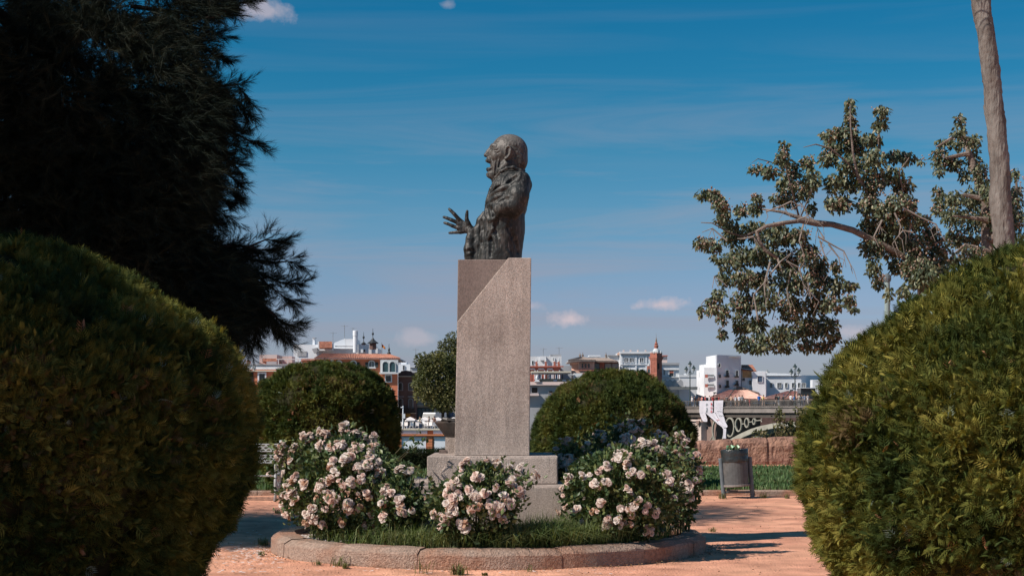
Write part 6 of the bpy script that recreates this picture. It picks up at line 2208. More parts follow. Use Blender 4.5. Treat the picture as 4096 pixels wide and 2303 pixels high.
# L
h = House('white_cube_house', 'tall white cubic house with a bright blank left side, above the bridge', 252, 2890)
h.plan('wall', [(2824, 8), (2868, 0), (2964, 2.5), (2964, 14), (2824, 16)], 1419, GB_, 'offwhite')
h.plan('step_wing', [(2797, 9), (2832, 2.5), (2867, -0.3), (2867, 8.5), (2797, 14)], 1453, GB_, 'offwhite')
h.plan('balcony_wing', [(2816, -0.3), (2867.3, -0.7), (2867.3, -0.32), (2816, 2.6)], 1470, GB_, 'offwhite')
h.plan('low_wing', [(2786, 3), (2816, 0.4), (2816, 7), (2786, 9)], 1479, GB_, 'offwhite')
h.box('parapet', 2893, 2964, 1424, 1427, 1.2, 1.9, 'grey')
h.poly('corner_strip', [(2863, 1569), (2863, 1420), (2868, 1420), (2868, 1569)], -0.9, -0.72, 'white')
for y in (1498, 1536):
    h.box('balcony_recess', 2820, 2856, y, y + 11, -0.78, -0.70, 'glass_grey')
    h.box('red_screen', 2820, 2831, y - 1, y + 12, -0.86, -0.79, 'red')
    h.box('balcony_rail', 2832, 2857, y + 6, y + 12, -0.90, -0.80, 'trim')
for x0_, x1_, y0_, y1_ in ((2874, 2882, 1454, 1467), (2875.5, 2883, 1497, 1510), (2876, 2884, 1538, 1551)):
    h.win(x0_, x1_, y0_, y1_, 'trim', 'glass', 1, d=0.1)
for x0_, x1_, y0_, y1_ in ((2904, 2915, 1480, 1507), (2943, 2953, 1482, 1508), (2904, 2915, 1521, 1548), (2943, 2953, 1522, 1540)):
    h.win(x0_, x1_, y0_, y1_, 'trim', 'glass', 1, d=0.9 if x0_ < 2930 else 1.9)
    h.box('balcony', x0_ - 3, x1_ + 3, y1_ - 5, y1_ + 1, 0.2 if x0_ < 2930 else 1.2, 0.7 if x0_ < 2930 else 1.7, 'dark')
for y in (1490, 1550):
    h.win(2797, 2804, y, y + 16, 'trim', 'glass_grey', 1, d=2.1)
# M
h = House('red_roof_house', 'house with a bright red roof and an ochre tiled panel beside the white cubic house', 256, 3015)
h.box('wall', 2966, 3066, 1484, GB_, 0, 9, 'offwhite')
h.poly('gable_wall', [(2966, 1484), (2966, 1472), (3008, 1476), (3008, 1484)], 0, 6, 'offwhite')
h.tiles('roof', (h.q(2965, 1456, 3.5), h.q(3010, 1456, 3.5)), (h.q(2965, 1476, -0.4), h.q(3026, 1484, -0.4)), 14, 'tile', amp=0.04)
h.box('ochre_panel', 2970, 3006, 1480, 1509, -0.16, -0.02, material('ochre tiles', S(176, 138, 96), 0.8, 0.35, 1.2))
h.win(2968, 2979, 1512, 1522, 'trim', 'glass', 1)
h.win(2996, 3004, 1521, 1537, 'trim', 'glass', 1)
h.box('right_block', 3010, 3063, 1486, GB_, -1, -0.02, 'white')
h.win(3030, 3049, 1503, 1527, 'trim', 'glass_blue', 1.2, d=-1)
# N
h = House('long_white_house', 'long low white house with six windows behind the right bridge lamp', 262, 3150)
h.plan('wall', [(3064, 0), (3205, 0), (3300, 3), (3300, 12), (3064, 12)], 1500, GB_, 'white')
h.poly('gable', [(3064, 1500), (3064, 1490), (3140, 1493), (3208, 1500)], 0.02, 8, 'white')
h.box('roof_edge', 3062, 3206, 1500.5, 1502, -0.3, -0.02, 'trim')
for a, b in ((3080, 3089), (3109, 3124), (3140, 3149), (3167, 3177), (3191, 3200), (3208, 3222)):
    h.win(a, b, 1531, 1549, 'trim', 'glass_grey', 1.2, mull=1 if b - a > 12 else 0)
m = MB(); c = P(3073, 1490, 263); m.lathe([(.5, c.z), (.42, c.z + .15), (.1, c.z + .3), (.12, c.z + .5), (.02, c.z + .6)], (c.x, 264, 0), 10); m.build('roof_vent', FB['metal'], h.root)
h.box('cube', 3250, 3300, 1518, GB_, -3, -1, 'white')
# market hall roofs
h = House('market_hall', 'low market hall with rosy tiled roofs behind the people on the bridge', 244, 2950)
h.box('wall', 2560, 3300, 1594, GB_, 0, 20, 'brown')
h.box('white_band', 3012, 3104, 1609, 1613, -0.3, -0.02, 'white')
for pts_, ap, n_ in (((2640, 2836), (2690, 2745, 1560), 34), ((2822, 3068), (2915, 2990, 1558), 44), ((3040, 3290), (3150, 3215, 1562), 44)):
    a, b = pts_
    l, r, yt = ap
    e0_, e1_ = h.q(a, 1595, -0.8), h.q(b, 1595, -0.8)
    t0_, t1_ = h.q(l, yt, 7), h.q(r, yt, 7)
    h.tiles('roof', (t0_, t1_), (e0_, e1_), n_, 'tile_pale', amp=.10)
    h.tiles('hip', (t0_ + Vector((0, .02, 0)), t0_), (h.q(a, 1595, 15), e0_), 20, 'tile_pale', amp=.1)
    h.tiles('hip', (t1_, t1_ + Vector((0, .02, 0))), (e1_, h.q(b, 1595, 15)), 20, 'tile_pale', amp=.1)
h.poly('gable_roof', [(2870, 1570), (2952, 1542), (3040, 1570)], 10, 16, 'tile_grey')
h.poly('gable_roof', [(2560, 1566), (2640, 1548), (2745, 1566)], 10, 16, 'tile_pale')
h.box('dark_kiosk', 3203, 3262, 1552, 1594, -6, -3, 'glass')
h.box('kiosk_roof', 3200, 3265, 1550, 1552, -6.3, -2.8, 'white')
def flood(px0, py0, px1, py1, D, label):
    r_ = thing('floodlight', label, 'lamp', (P(px0, 0, D).x, D, P(0, py0, D).z))
    m_ = MB(); m_.tube([P(px0, py0, D), P(px1, py1, D)], .07, 6); m_.build('arm', FB['lamp_iron'], r_)
    m_ = MB(); c_ = P(px1, py1, D); m_.box(c_.x - .18, c_.x + .28, D - .2, D + .2, c_.z - .05, c_.z + .14); m_.build('head', FB['lamp_iron'], r_)
flood(2910, 1594, 2938, 1556, 236, 'slanted floodlight arm over the second market roof')
flood(2850, 1594, 2858, 1571, 237, 'short slanted floodlight arm over the people behind the banners')
flood(3140, 1590, 3165, 1561, 234, 'slanted floodlight arm next to the right bridge lamp')

# a low strip of far roofs closing the skyline low down
for k, (x0_, x1_, y0_, mt, dd) in enumerate([(2240, 2300, 1462, 'offwhite', 275), (3290, 3420, 1540, 'white', 280), (700, 960, 1470, 'offwhite', 262)]):
    h = House('distant_house', ['far grey white house between the red house and the peach pavilion', 'far white house hidden behind the right hedge', 'far pale house behind the left hedge'][k], dd, (x0_ + x1_) / 2)
    h.box('wall', x0_, x1_, y0_ + 4, GB_, 0, 10, mt)
    h.box('parapet', x0_ - 2, x1_ + 2, y0_, y0_ + 3.5, -0.2, 10.2, 'grey')
    for j in range(3):
        xx = x0_ + (x1_ - x0_) * (j + .6) / 3.4
        h.win(xx, xx + 8, y0_ + 14, y0_ + 28, 'trim', 'glass', 1)

# far-off trees on the other bank that read as one mass
n = 26000
tx = RN.uniform(-330, 330, n)
tp3 = np.stack([tx, RN.uniform(292, 300, n), -1.6 + RN.random(n) ** .8 * (4.6 + 1.8 * vnoise(np.stack([tx, tx * 0, tx * 0], 1), .09, 5, 2))], 1)
V, Fc, C = scatter(tp3, RN.normal(0, 1, (n, 3)), LEAF, LFF, RN.uniform(.9, 2.0, n), mixcol(n, TC, .3))
tag(link('distant_trees', mesh_arrays('distant_trees', V, Fc, C), MT['leaf']), kind='stuff')
# ------------------------------------------------------------------ the iron bridge
BA = Vector(((3035 - 2048) / F * 215, 215.0, 0))
BU = Vector((0.47, -0.8827, 0))
BN = Vector((-0.8827, -0.47, 0))


def BR(px, py, off=0.0):
    """photo pixel -> point on the bridge's near face (off metres in front of it)"""
    A0 = BA + BN * off
    k = (px - 2048) / F
    t = (k * A0.y - A0.x) / (BU.x - k * BU.y)
    q_ = A0 + BU * t
    return Vector((q_.x, q_.y, EYE - (py - HY) / F * q_.y))


def bt(px):
    q_ = BR(px, 1650)
    return (q_ - BA).dot(BU)


br = thing('iron_bridge', 'long iron arch bridge with ring spandrels crossing the river at the right', 'bridge', (BA.x, BA.y, 0))
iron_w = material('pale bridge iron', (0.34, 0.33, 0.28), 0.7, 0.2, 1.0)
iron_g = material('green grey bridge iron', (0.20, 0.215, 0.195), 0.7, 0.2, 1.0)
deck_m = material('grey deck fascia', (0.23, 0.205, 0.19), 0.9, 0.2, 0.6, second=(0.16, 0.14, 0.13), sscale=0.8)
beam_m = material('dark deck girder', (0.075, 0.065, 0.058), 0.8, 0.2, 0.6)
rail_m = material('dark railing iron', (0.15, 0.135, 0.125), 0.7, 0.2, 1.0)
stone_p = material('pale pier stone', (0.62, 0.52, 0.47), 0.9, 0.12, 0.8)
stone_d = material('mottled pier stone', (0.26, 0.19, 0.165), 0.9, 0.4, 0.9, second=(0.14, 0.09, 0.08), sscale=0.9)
t_l, t_r = bt(2690), 175.0
zD0, zD1, zD2 = BR(3035, 1627).z, BR(3035, 1650).z, BR(3035, 1669.5).z
def bar(t0, t1, z0, z1, o0, o1):
    """box along the bridge; o0 > o1 metres in front of the near face"""
    m_ = MB()
    a = BA + BU * t0; b = BA + BU * t1
    m_.prism([a + BN * o0 + Vector((0, 0, z0)), b + BN * o0 + Vector((0, 0, z0)), b + BN * o1 + Vector((0, 0, z0)), a + BN * o1 + Vector((0, 0, z0))], (0, 0, z1 - z0))
    return m_
bar(t_l, t_r, zD1, zD0, 0.0, -11.0).build('deck', deck_m, br)
bar(t_l, t_r, zD0 - 0.12, zD0 + 0.02, 0.14, 0.003).build('deck_lip', deck_m, br)
bar(t_l, t_r, zD2, zD1 - 0.003, -0.35, -10.6).build('girder', beam_m, br)
bar(t_l, t_r, zD0 + 0.003, zD0 + 0.10, -0.30, -2.6).build('footway', material('bridge footway', (0.3, 0.27, 0.25), 0.9, 0.1), br)
zR = zD0 + 0.98
for off in (-0.12, -10.8):
    bar(t_l, t_r, zR - 0.07, zR, off, off - 0.09).build('handrail', rail_m, br)
    bar(t_l, t_r, zD0 + 0.12, zD0 + 0.17, off - 0.01, off - 0.07).build('bottom_rail', rail_m, br)
    m = MB()
    t = t_l
    k = 0
    while t < 40:
        a = BA + BU * t + BN * (off - 0.045)
        if k % 12 == 0:
            m.box(a.x - .05, a.x + .05, a.y - .05, a.y + .05, zD0 + .003, zR + .02)
        else:
            m.box(a.x - .014, a.x + .014, a.y - .014, a.y + .014, zD0 + .17, zR - .07)
        t += 0.16
        k += 1
    tag(m.build('balusters', rail_m, br), kind='stuff')
# pier
pz0 = -8.0
tp0, tp1 = bt(2777), bt(2814)
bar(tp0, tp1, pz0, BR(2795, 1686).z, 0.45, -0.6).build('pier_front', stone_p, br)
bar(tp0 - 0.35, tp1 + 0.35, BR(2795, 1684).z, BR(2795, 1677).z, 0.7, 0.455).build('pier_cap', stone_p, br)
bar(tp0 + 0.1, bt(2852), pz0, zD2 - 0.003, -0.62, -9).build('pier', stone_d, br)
m = MB()
m.prism([BR(2786, 1681, .72), BR(2800, 1681, .72), BR(2797, 1694, .72), BR(2793, 1699, .72), BR(2789, 1694, .72)], BN * 0.14)
m.build('pier_bracket', stone_d, br)
# rings in the spandrel
def ring(cpx, cpy, hw, hh, w_, off=-0.1):
    c_ = BR(cpx, cpy, off)
    ru = abs(bt(cpx + hw) - bt(cpx - hw)) / 2
    rz_ = hh / F * c_.y
    m_ = MB()
    N = 32
    pts = [c_ + BU * ru * math.cos(2 * math.pi * k / N) + Vector((0, 0, rz_ * math.sin(2 * math.pi * k / N))) for k in range(N)]
    fr, bk = [], []
    vs_ = []
    for k in range(N):
        a = 2 * math.pi * k / N
        d_ = BU * math.cos(a) + Vector((0, 0, math.sin(a)))
        for s_, o_ in ((1, 0.12), (-1, 0.12), (-1, -0.12), (1, -0.12)):
            vs_.append(pts[k] + d_ * s_ * w_ + BN * o_)
    fs_ = []
    for k in range(N):
        j = (k + 1) % N
        for s_ in range(4):
            fs_.append((4 * k + s_, 4 * j + s_, 4 * j + (s_ + 1) % 4, 4 * k + (s_ + 1) % 4))
    m_.add(vs_, fs_)
    m_.build('spandrel_ring', iron_w, br)
ring(2874, 1722, 23, 50, .09)
ring(2920, 1708, 16.5, 37, .085)
ring(2955, 1698, 11.5, 26, .08)
ring(2988, 1690, 7.8, 18, .07)
ring(3017, 1685, 5.2, 11.5, .06)
for a, b in (((2936, 1706), (2944, 1705)), ((2966, 1695), (2981, 1694)), ((2995, 1688), (3013, 1685)), ((3022, 1682), (3044, 1680)), ((3044, 1680), (3047, 1673)), ((3044, 1680), (3047, 1687))):
    m = MB(); m.tube([BR(*a, -.1), BR(*b, -.1)], .07, 6); m.build('strut', iron_w, br)
# arch ribs
top_px = [(2925, 1756), (2950, 1742), (2980, 1727), (3010, 1714), (3050, 1702), (3095, 1692.5), (3140, 1687.5), (3190, 1686), (3260, 1687)]
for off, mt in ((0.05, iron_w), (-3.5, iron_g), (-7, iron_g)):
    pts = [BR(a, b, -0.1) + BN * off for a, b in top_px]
    # continue symmetrically beyond the crown
    tm = (pts[-2] - BA).dot(BU)
    ext = [BA + BU * (2 * tm - (q_ - BA).dot(BU)) + BN * ((q_ - BA).dot(BN)) + Vector((0, 0, q_.z)) for q_ in pts[-3::-1]]
    pts = pts[:-1] + ext
    m = MB()
    hh_ = [0.42] * len(pts)
    vs_ = []
    for q_ in pts:
        for dz_, o_ in ((0.0, .22), (-.72, .22), (-.72, -.22), (0.0, -.22)):
            vs_.append(q_ + Vector((0, 0, dz_)) + BN * o_)
    n_ = len(pts)
    fs_ = [(4 * i + s_, 4 * (i + 1) + s_, 4 * (i + 1) + (s_ + 1) % 4, 4 * i + (s_ + 1) % 4) for i in range(n_ - 1) for s_ in range(4)]
    fs_ += [(0, 1, 2, 3), (4 * n_ - 1, 4 * n_ - 2, 4 * n_ - 3, 4 * n_ - 4)]
    m.add(vs_, fs_)
    m.build('arch_rib', mt, br)
m = MB()
m.tube([BR(2838, 1765, .1), BR(2850, 1745, .1), BR(2852, 1765, .1)], .1, 6)
m.build('bracket', iron_w, br)
# second pier and near abutment, behind the hedge
bar(58, 63, pz0, zD2 - .003, 0.3, -9).build('pier', stone_d, br)
bar(150, 176, pz0, zD2 - .003, 0.3, -10).build('abutment', stone_d, br)

# three-lantern lamps on the bridge
def bridge_lamp(px, base, top, side, label):
    off = -0.75
    c_ = BR(px, base, off)
    r_ = thing('bridge_lamp', label, 'lamp', (c_.x, c_.y, c_.z), 'three lantern lamps on the bridge')
    D = c_.y
    zz_ = lambda y: EYE - (y - HY) / F * D
    m_ = MB()
    ya = side + 24
    m_.lathe([(.22, c_.z), (.22, c_.z + .5), (.11, c_.z + .6), (.085, c_.z + 1.6), (.07, zz_(ya)), (.10, zz_(ya - 3)), (.06, zz_(ya - 6)), (.05, zz_(top + 24))], (c_.x, c_.y, 0), 10)
    m_.build('post', FB['lamp_iron'], r_)
    def lantern(x, ytop):
        z0 = zz_(ytop + 24)
        s_ = 24 / F * D
        m1 = MB(); m1.lathe([(.07, z0), (.19, z0 + s_ * .12), (.28, z0 + s_ * .46)], (x, c_.y, 0), 6); g_ = m1.build('lantern', FB['lamp_glass'], r_)
        m1 = MB(); m1.lathe([(.34, z0 + s_ * .46), (.33, z0 + s_ * .52), (.16, z0 + s_ * .72), (.10, z0 + s_ * .78), (.12, z0 + s_ * .88), (.03, z0 + s_)], (x, c_.y, 0), 6); m1.build('lantern_cap', FB['lamp_iron'], g_)
    lantern(c_.x, top)
    for s_, yy in ((-1, side + 4), (1, side)):
        x = c_.x + s_ * 15 / F * D
        lantern(x, yy)
        m_ = MB()
        zb_ = zz_(yy + 25)
        m_.tube([(c_.x, c_.y, zz_(ya - 2)), (c_.x + s_ * .25, c_.y, zb_ - .28), (x - s_ * .1, c_.y, zb_ - .32), (x, c_.y, zb_)], .045, 6)
        m_.tube([(c_.x, c_.y, zz_(ya + 6)), (c_.x + s_ * .2, c_.y, zb_ - .45), (x - s_ * .22, c_.y, zb_ - .36)], .035, 5)
        m_.build('bracket', FB['lamp_iron'], r_)
bridge_lamp(2760, 1627, 1443, 1460, 'three lantern street lamp at the left end of the bridge near the round hedge')
bridge_lamp(3180, 1627, 1454, 1470, 'three lantern street lamp on the bridge in front of the long white house')

# banners hung over the railing
ban = material('white banner cloth', (0.56, 0.55, 0.61), 0.85, 0.06, 1.2)
ink_t = material('dark teal ink', (0.02, 0.075, 0.085), 0.9, 0.0)
ink_r = material('red ink', (0.50, 0.03, 0.04), 0.9, 0.0)
ink_g = material('grey ink', (0.30, 0.30, 0.34), 0.9, 0.0)
def cloth(root, name, rows, off=0.2, thick=0.03, mat=None):
    """rows of (left px, right px, py) from the rail downwards, a hanging cloth with soft folds"""
    m_ = MB()
    NX = 10
    vs_ = []
    for i, (l_, r__, y_) in enumerate(rows):
        for k in range(NX + 1):
            t = k / NX
            q_ = BR(l_ + (r__ - l_) * t, y_ if not isinstance(y_, tuple) else y_[0] + (y_[1] - y_[0]) * t, off)
            q_ = q_ + BN * (0.05 * math.sin(9 * t + i * 1.3) * min(1, i / 2))
            vs_.append(q_)
    n_ = len(vs_)
    vs_ += [q_ - BN * thick for q_ in vs_]
    fs_ = []
    w_ = NX + 1
    for i in range(len(rows) - 1):
        for k in range(NX):
            a = i * w_ + k
            fs_ += [(a, a + 1, a + w_ + 1, a + w_), (n_ + a, n_ + a + w_, n_ + a + w_ + 1, n_ + a + 1)]
    m_.add(vs_, fs_)
    return m_.build(name, mat or ban, root)
def glyph(root, ch, px, py, wpx, hpx, mat, off=0.32, name='letter'):
    cu_ = bpy.data.curves.new('letter', 'FONT')
    cu_.body = ch
    cu_.align_x = 'CENTER'
    tmp = bpy.data.objects.new('tmp', cu_)
    me = tmp.to_mesh()
    co = np.array([v.co[:] for v in me.vertices])
    fs_ = [tuple(p_.vertices) for p_ in me.polygons]
    tmp.to_mesh_clear()
    bpy.data.objects.remove(tmp)
    bpy.data.curves.remove(cu_)
    lo, hi = co.min(0), co.max(0)
    m_ = MB()
    m_.add([BR(px + wpx * ((c_[0] - lo[0]) / max(hi[0] - lo[0], 1e-6) - .5), py + hpx * (.5 - (c_[1] - lo[1]) / max(hi[1] - lo[1], 1e-6)), off) for c_ in co], fs_)
    return m_.build(name, mat, root)
b1 = thing('banner', 'left white cloth banner with teal and red letters hung over the bridge railing', 'banner', tuple(BR(2825, 1601, .1)))
cl1 = cloth(b1, 'cloth', [(2798, 2851, 1602), (2798, 2851, 1626), (2798, 2851, 1649.5)])
cloth(b1, 'left_tail', [(2798, 2821, 1650), (2803, 2825, 1665), (2808, 2828, 1676), (2813, 2829, 1686)])
cloth(b1, 'right_tail', [(2821, 2860, 1650), (2848, 2872, 1673), (2870, 2884, 1693), (2886, 2900, 1706), (2892, 2906, 1716), (2893, 2904, 1735), (2891, 2903, 1753)])
for ch, y in (('P', 1618), ('S', 1634), ('P', 1645)):
    glyph(b1, ch, 2827.5, y, 6.5, 9, ink_t)
for ch, y in (('!', 1616), ('0', 1630.5), ('8', 1645)):
    glyph(b1, ch, 2845.5, y, 6.5, 9.5, ink_r)
b2 = thing('banner', 'right white cloth banner with faint grey writing hung over the bridge railing', 'banner', tuple(BR(2875, 1601, .1)))
cloth(b2, 'cloth', [(2857, 2893, (1601, 1600)), (2857, 2891, 1626), (2857, 2889.5, 1649.5)])
cloth(b2, 'tail', [(2862, 2890, 1650), (2873, 2896, 1670), (2880, 2902, 1690), (2885, 2910, 1703), (2892, 2909, 1709)], 0.27)
for k, y in enumerate((1612, 1619, 1626, 1633)):
    glyph(b2, 'IIIIII', 2874, y, 22 - 2 * (k % 2), 1.6, ink_g)
glyph(b2, 'IIII', 2877, 1643, 17, 3.0, ink_t)
glyph(b2, 'III', 2883, 1661, 15, 3.0, ink_t, 0.40)
glyph(b1, 'II', 2871, 1678, 9, 4, ink_r, 0.36)

# ------------------------------------------------------------------ people
SKIN = [(0.36, 0.20, 0.14), (0.28, 0.15, 0.10), (0.42, 0.26, 0.19)]


def person(label, loc, shirt, legs_c, hair, hgt=1.7, face=0.0, pose=0, pack=None, group=None, skirt=False, seed=0, short=False):
    """one continuous body grown from blended limbs, coloured as clothes and skin"""
    r_ = random.Random(seed)
    h_ = 0.035
    gx_, gy_, gz_ = np.arange(-.45, .46, h_), np.arange(-.42, .43, h_), np.arange(-.06, 1.84, h_)
    X_, Y_, Z_ = np.meshgrid(gx_, gy_, gz_, indexing='ij')
    D_ = np.full(X_.shape, 9.0)
    def c(a, b, ra, rb, k=.03):
        nonlocal D_
        a, b = np.array(a), np.array(b)
        ab = b - a
        t = np.clip(((X_ - a[0]) * ab[0] + (Y_ - a[1]) * ab[1] + (Z_ - a[2]) * ab[2]) / (ab @ ab), 0, 1)
        d_ = np.sqrt((X_ - a[0] - t * ab[0]) ** 2 + (Y_ - a[1] - t * ab[1]) ** 2 + (Z_ - a[2] - t * ab[2]) ** 2) - (ra + (rb - ra) * t)
        hh__ = np.clip(.5 + .5 * (D_ - d_) / k, 0, 1)
        D_ = D_ * (1 - hh__) + d_ * hh__ - k * hh__ * (1 - hh__)
    st_ = 0.22 if pose == 1 else 0.04
    for s_ in (-1, 1):
        fy = st_ * s_
        c((s_ * .09, 0, .90), (s_ * .10, fy * .55 - .02 * (pose == 1), .48), .095, .062)
        c((s_ * .10, fy * .55 - .02 * (pose == 1), .48), (s_ * .10, fy + .02 * s_, .07), .06, .042)
        c((s_ * .10, fy + .02 * s_, .045), (s_ * .11, fy - .14, .035), .045, .038)
        sh_ = (s_ * .19, 0, 1.40)
        if pose == 2:
            el, hd = (s_ * .26, -.16, 1.16), (s_ * .16, -.34, 1.08)
        elif pose == 1:
            el, hd = (s_ * .24, -fy * .5, 1.13), (s_ * .23, -fy * 1.0 - .06, .90)
        else:
            el, hd = (s_ * .25, .03, 1.12), (s_ * .22, -.06 - .1 * r_.random(), .88)
        c(sh_, el, .058, .045)
        c(el, hd, .043, .032)
        c(hd, (hd[0], hd[1] - .03, hd[2] - .08), .036, .028)
    c((0, 0, .93), (0, .01, 1.12), .145, .135, .06)
    c((0, .01, 1.12), (0, .0, 1.36), .14, .16, .06)
    c((-.13, 0, 1.40), (.13, 0, 1.40), .075, .075, .05)
    c((0, 0, 1.42), (0, -.01, 1.54), .055, .05, .03)
    c((0, -.015, 1.60), (0, -.005, 1.67), .085, .098, .03)
    c((0, -.10, 1.60), (0, -.115, 1.585), .02, .014, .02)
    if skirt:
        c((0, 0, .95), (0, 0, .55), .13, .2, .04)
    if pack is not None:
        c((0, .17, 1.10), (0, .17, 1.36), .11, .10, .03)
    v_, q_ = from_field(D_, (gx_[0], gy_[0], gz_[0]), h_)
    sk = np.array(r_.choice(SKIN))
    C_ = np.tile(np.array(shirt), (len(v_), 1))
    z_ = v_[:, 2]; y_ = v_[:, 1]; ax__ = np.abs(v_[:, 0])
    C_[z_ < .95] = legs_c
    if short:
        C_[z_ < .50] = sk
    C_[z_ < .09] = (.08, .06, .05)
    C_[(z_ > 1.47)] = sk
    C_[(z_ > 1.66) | ((z_ > 1.50) & (y_ > .02) & (z_ > 1.56 - 0.08 * (hair[0] < .1)))] = hair
    arm = (ax__ > .19) & (z_ < 1.18) & (z_ > .70) | ((pose == 2) & (y_ < -.17) & (z_ < 1.2) & (z_ > .95))
    C_[arm] = sk
    if pack is not None:
        C_[(y_ > .14) & (z_ > 1.0) & (z_ < 1.48) & (ax__ < .16)] = pack
    k = hgt / 1.76
    o_ = link('person', mesh_arrays('person', v_ * k, q_, C_), MT['person'], smooth=True)
    o_.location = loc
    o_.rotation_euler = (0, 0, face)
    tag(o_, label, 'person', group)
    return o_


W_, BLK, NAV, JEAN, TAN, RED, PNK, GRY, KHK = (.68, .66, .66), (.03, .03, .035), (.03, .045, .09), (.10, .16, .27), (.52, .36, .25), (.50, .06, .06), (.62, .28, .25), (.26, .28, .29), (.20, .19, .14)
HB, HD, HL = (.035, .022, .016), (.018, .014, .012), (.22, .14, .08)
folk = [(2768, W_, JEAN, (.6, .6, .6), 0, None, 'person in white with a white cap left of the first bridge lamp'), (2779, BLK, BLK, HD, 0, None, 'dark clad person just right of the first bridge lamp'),
        (2796, (.12, .06, .05), JEAN, HD, 2, None, 'person in maroon leaning on the rail at the left edge of the left banner'), (2808, PNK, JEAN, HB, 2, None, 'person in pink behind the left banner'),
        (2821, (.55, .12, .12), NAV, HB, 0, None, 'person in coral red behind the middle of the left banner'), (2838, W_, GRY, (.55, .52, .5), 0, None, 'white haired person in a white shirt behind the left banner'),
        (2852, RED, BLK, HB, 1, None, 'person in a red top in the gap between the two banners'), (2867, BLK, BLK, HD, 0, None, 'person in a black jacket behind the right banner'),
        (2876, (.25, .05, .05), JEAN, HB, 0, None, 'person in dark red at the right edge of the right banner'), (2906, (.10, .10, .11), (.12, .10, .08), HD, 2, None, 'person in a dark tee just right of the banners'),
        (2925, TAN, JEAN, HB, 0, None, 'person in a tan shirt and blue jeans right of the banners'), (2942, W_, (.45, .35, .28), HL, 1, None, 'fair person in white walking right of the one in the tan shirt'),
        (2957, (.60, .62, .68), (.30, .22, .16), HD, 0, None, 'dark haired person in a pale top next to the backpacker'), (2969, GRY, BLK, HD, 1, None, 'person in grey half behind the pale backpacker'),
        (2981, (.55, .54, .58), BLK, HB, 1, BLK, 'person in a pale shirt with a black backpack left of the child in red'), (2999, RED, PNK, HB, 1, None, 'small child in red on the bridge'),
        (3036, (.02, .12, .42), NAV, HD, 0, None, 'person in a bright blue shirt standing alone on the bridge'), (3054, (.70, .33, .18), (.42, .30, .24), HL, 1, (.65, .6, .25), 'person in orange with a yellow bag right of the one in the blue shirt'),
        (3105, BLK, (.40, .34, .30), HD, 1, BLK, 'person with long black hair and black top left of the one in pale trousers'), (3114, (.22, .26, .24), (.55, .56, .58), HB, 1, None, 'person in grey green with pale trousers walking on the bridge'),
        (3135, (.04, .045, .05), (.08, .08, .09), (.05, .10, .18), 0, BLK, 'dark clad person with a blue cap and backpack left of the second lamp'), (3163, W_, BLK, HB, 0, None, 'person in a white top and black trousers left of the blue jacket'),
        (3177, (.03, .13, .36), BLK, HD, 0, None, 'person in a blue jacket at the foot of the second lamp'), (3196, (.36, .32, .28), GRY, HB, 2, None, 'person in beige grey right of the second lamp'),
        (3208, (.62, .60, .60), (.5, .5, .5), HL, 1, None, 'person in a pale shirt and pale trousers near the right hedge'), (3219, (.20, .24, .32), NAV, HD, 1, None, 'person in blue grey near the right hedge'),
        (3231, (.58, .52, .50), (.5, .45, .42), HB, 1, None, 'person in cream at the edge of the right hedge')]
zW = zD0 + 0.10
for i, (px, sh_, lg, hr, pose, pack, lb) in enumerate(folk):
    off = -0.55 - 0.9 * ((i * 7) % 5) / 5 if pose != 2 else -0.52
    q_ = BR(px, 1640, off)
    kid = 'child' in lb
    face_r = math.atan2(BN.y, BN.x) + math.pi / 2
    fc = {0: face_r + R.uniform(-.8, .8), 1: face_r + R.choice((-1, 1)) * math.pi / 2 + R.uniform(-.2, .2), 2: face_r}[pose]
    if pack is not None:
        fc = face_r + math.pi + R.uniform(-.4, .4)
    person(lb, (q_.x, q_.y, zW), sh_, lg, hr, 1.15 if kid else R.uniform(1.62, 1.78), fc, pose, pack, 'people on the bridge', seed=200 + i, short=(i in (9, 11, 12)))
seat = [(1618, BLK, 'dark clad person at the left end of the quay terrace'), (1627, (.5, .48, .48), 'person in a pale top left of the left parasol pole'), (1651, BLK, 'person in black reaching up beside the left parasol pole'), (1663, NAV, 'person in navy between the left and middle parasols'),
        (1680, KHK, 'person in khaki left of the middle parasol pole'), (1707, W_, 'person in white right of the middle parasol pole'), (1716, (.55, .45, .4), 'person in a beige top on the terrace under the middle parasol'), (1729, W_, 'person in white left of the dark anvil on the terrace'), (1737, (.2, .12, .1), 'person in brown nearest the dark anvil on the terrace')]
for i, (px, sh_, lb) in enumerate(seat):
    Y_p = 178.6 + (i % 3) * .7
    person(lb, (P(px, 0, Y_p).x, Y_p, -0.45), sh_, [BLK, JEAN, GRY][i % 3], HD, R.uniform(1.25, 1.5) if i % 2 else 1.6, R.uniform(-2, 2), 2 if i in (2, 5) else 0, None, 'people on the quay terrace', seed=400 + i)

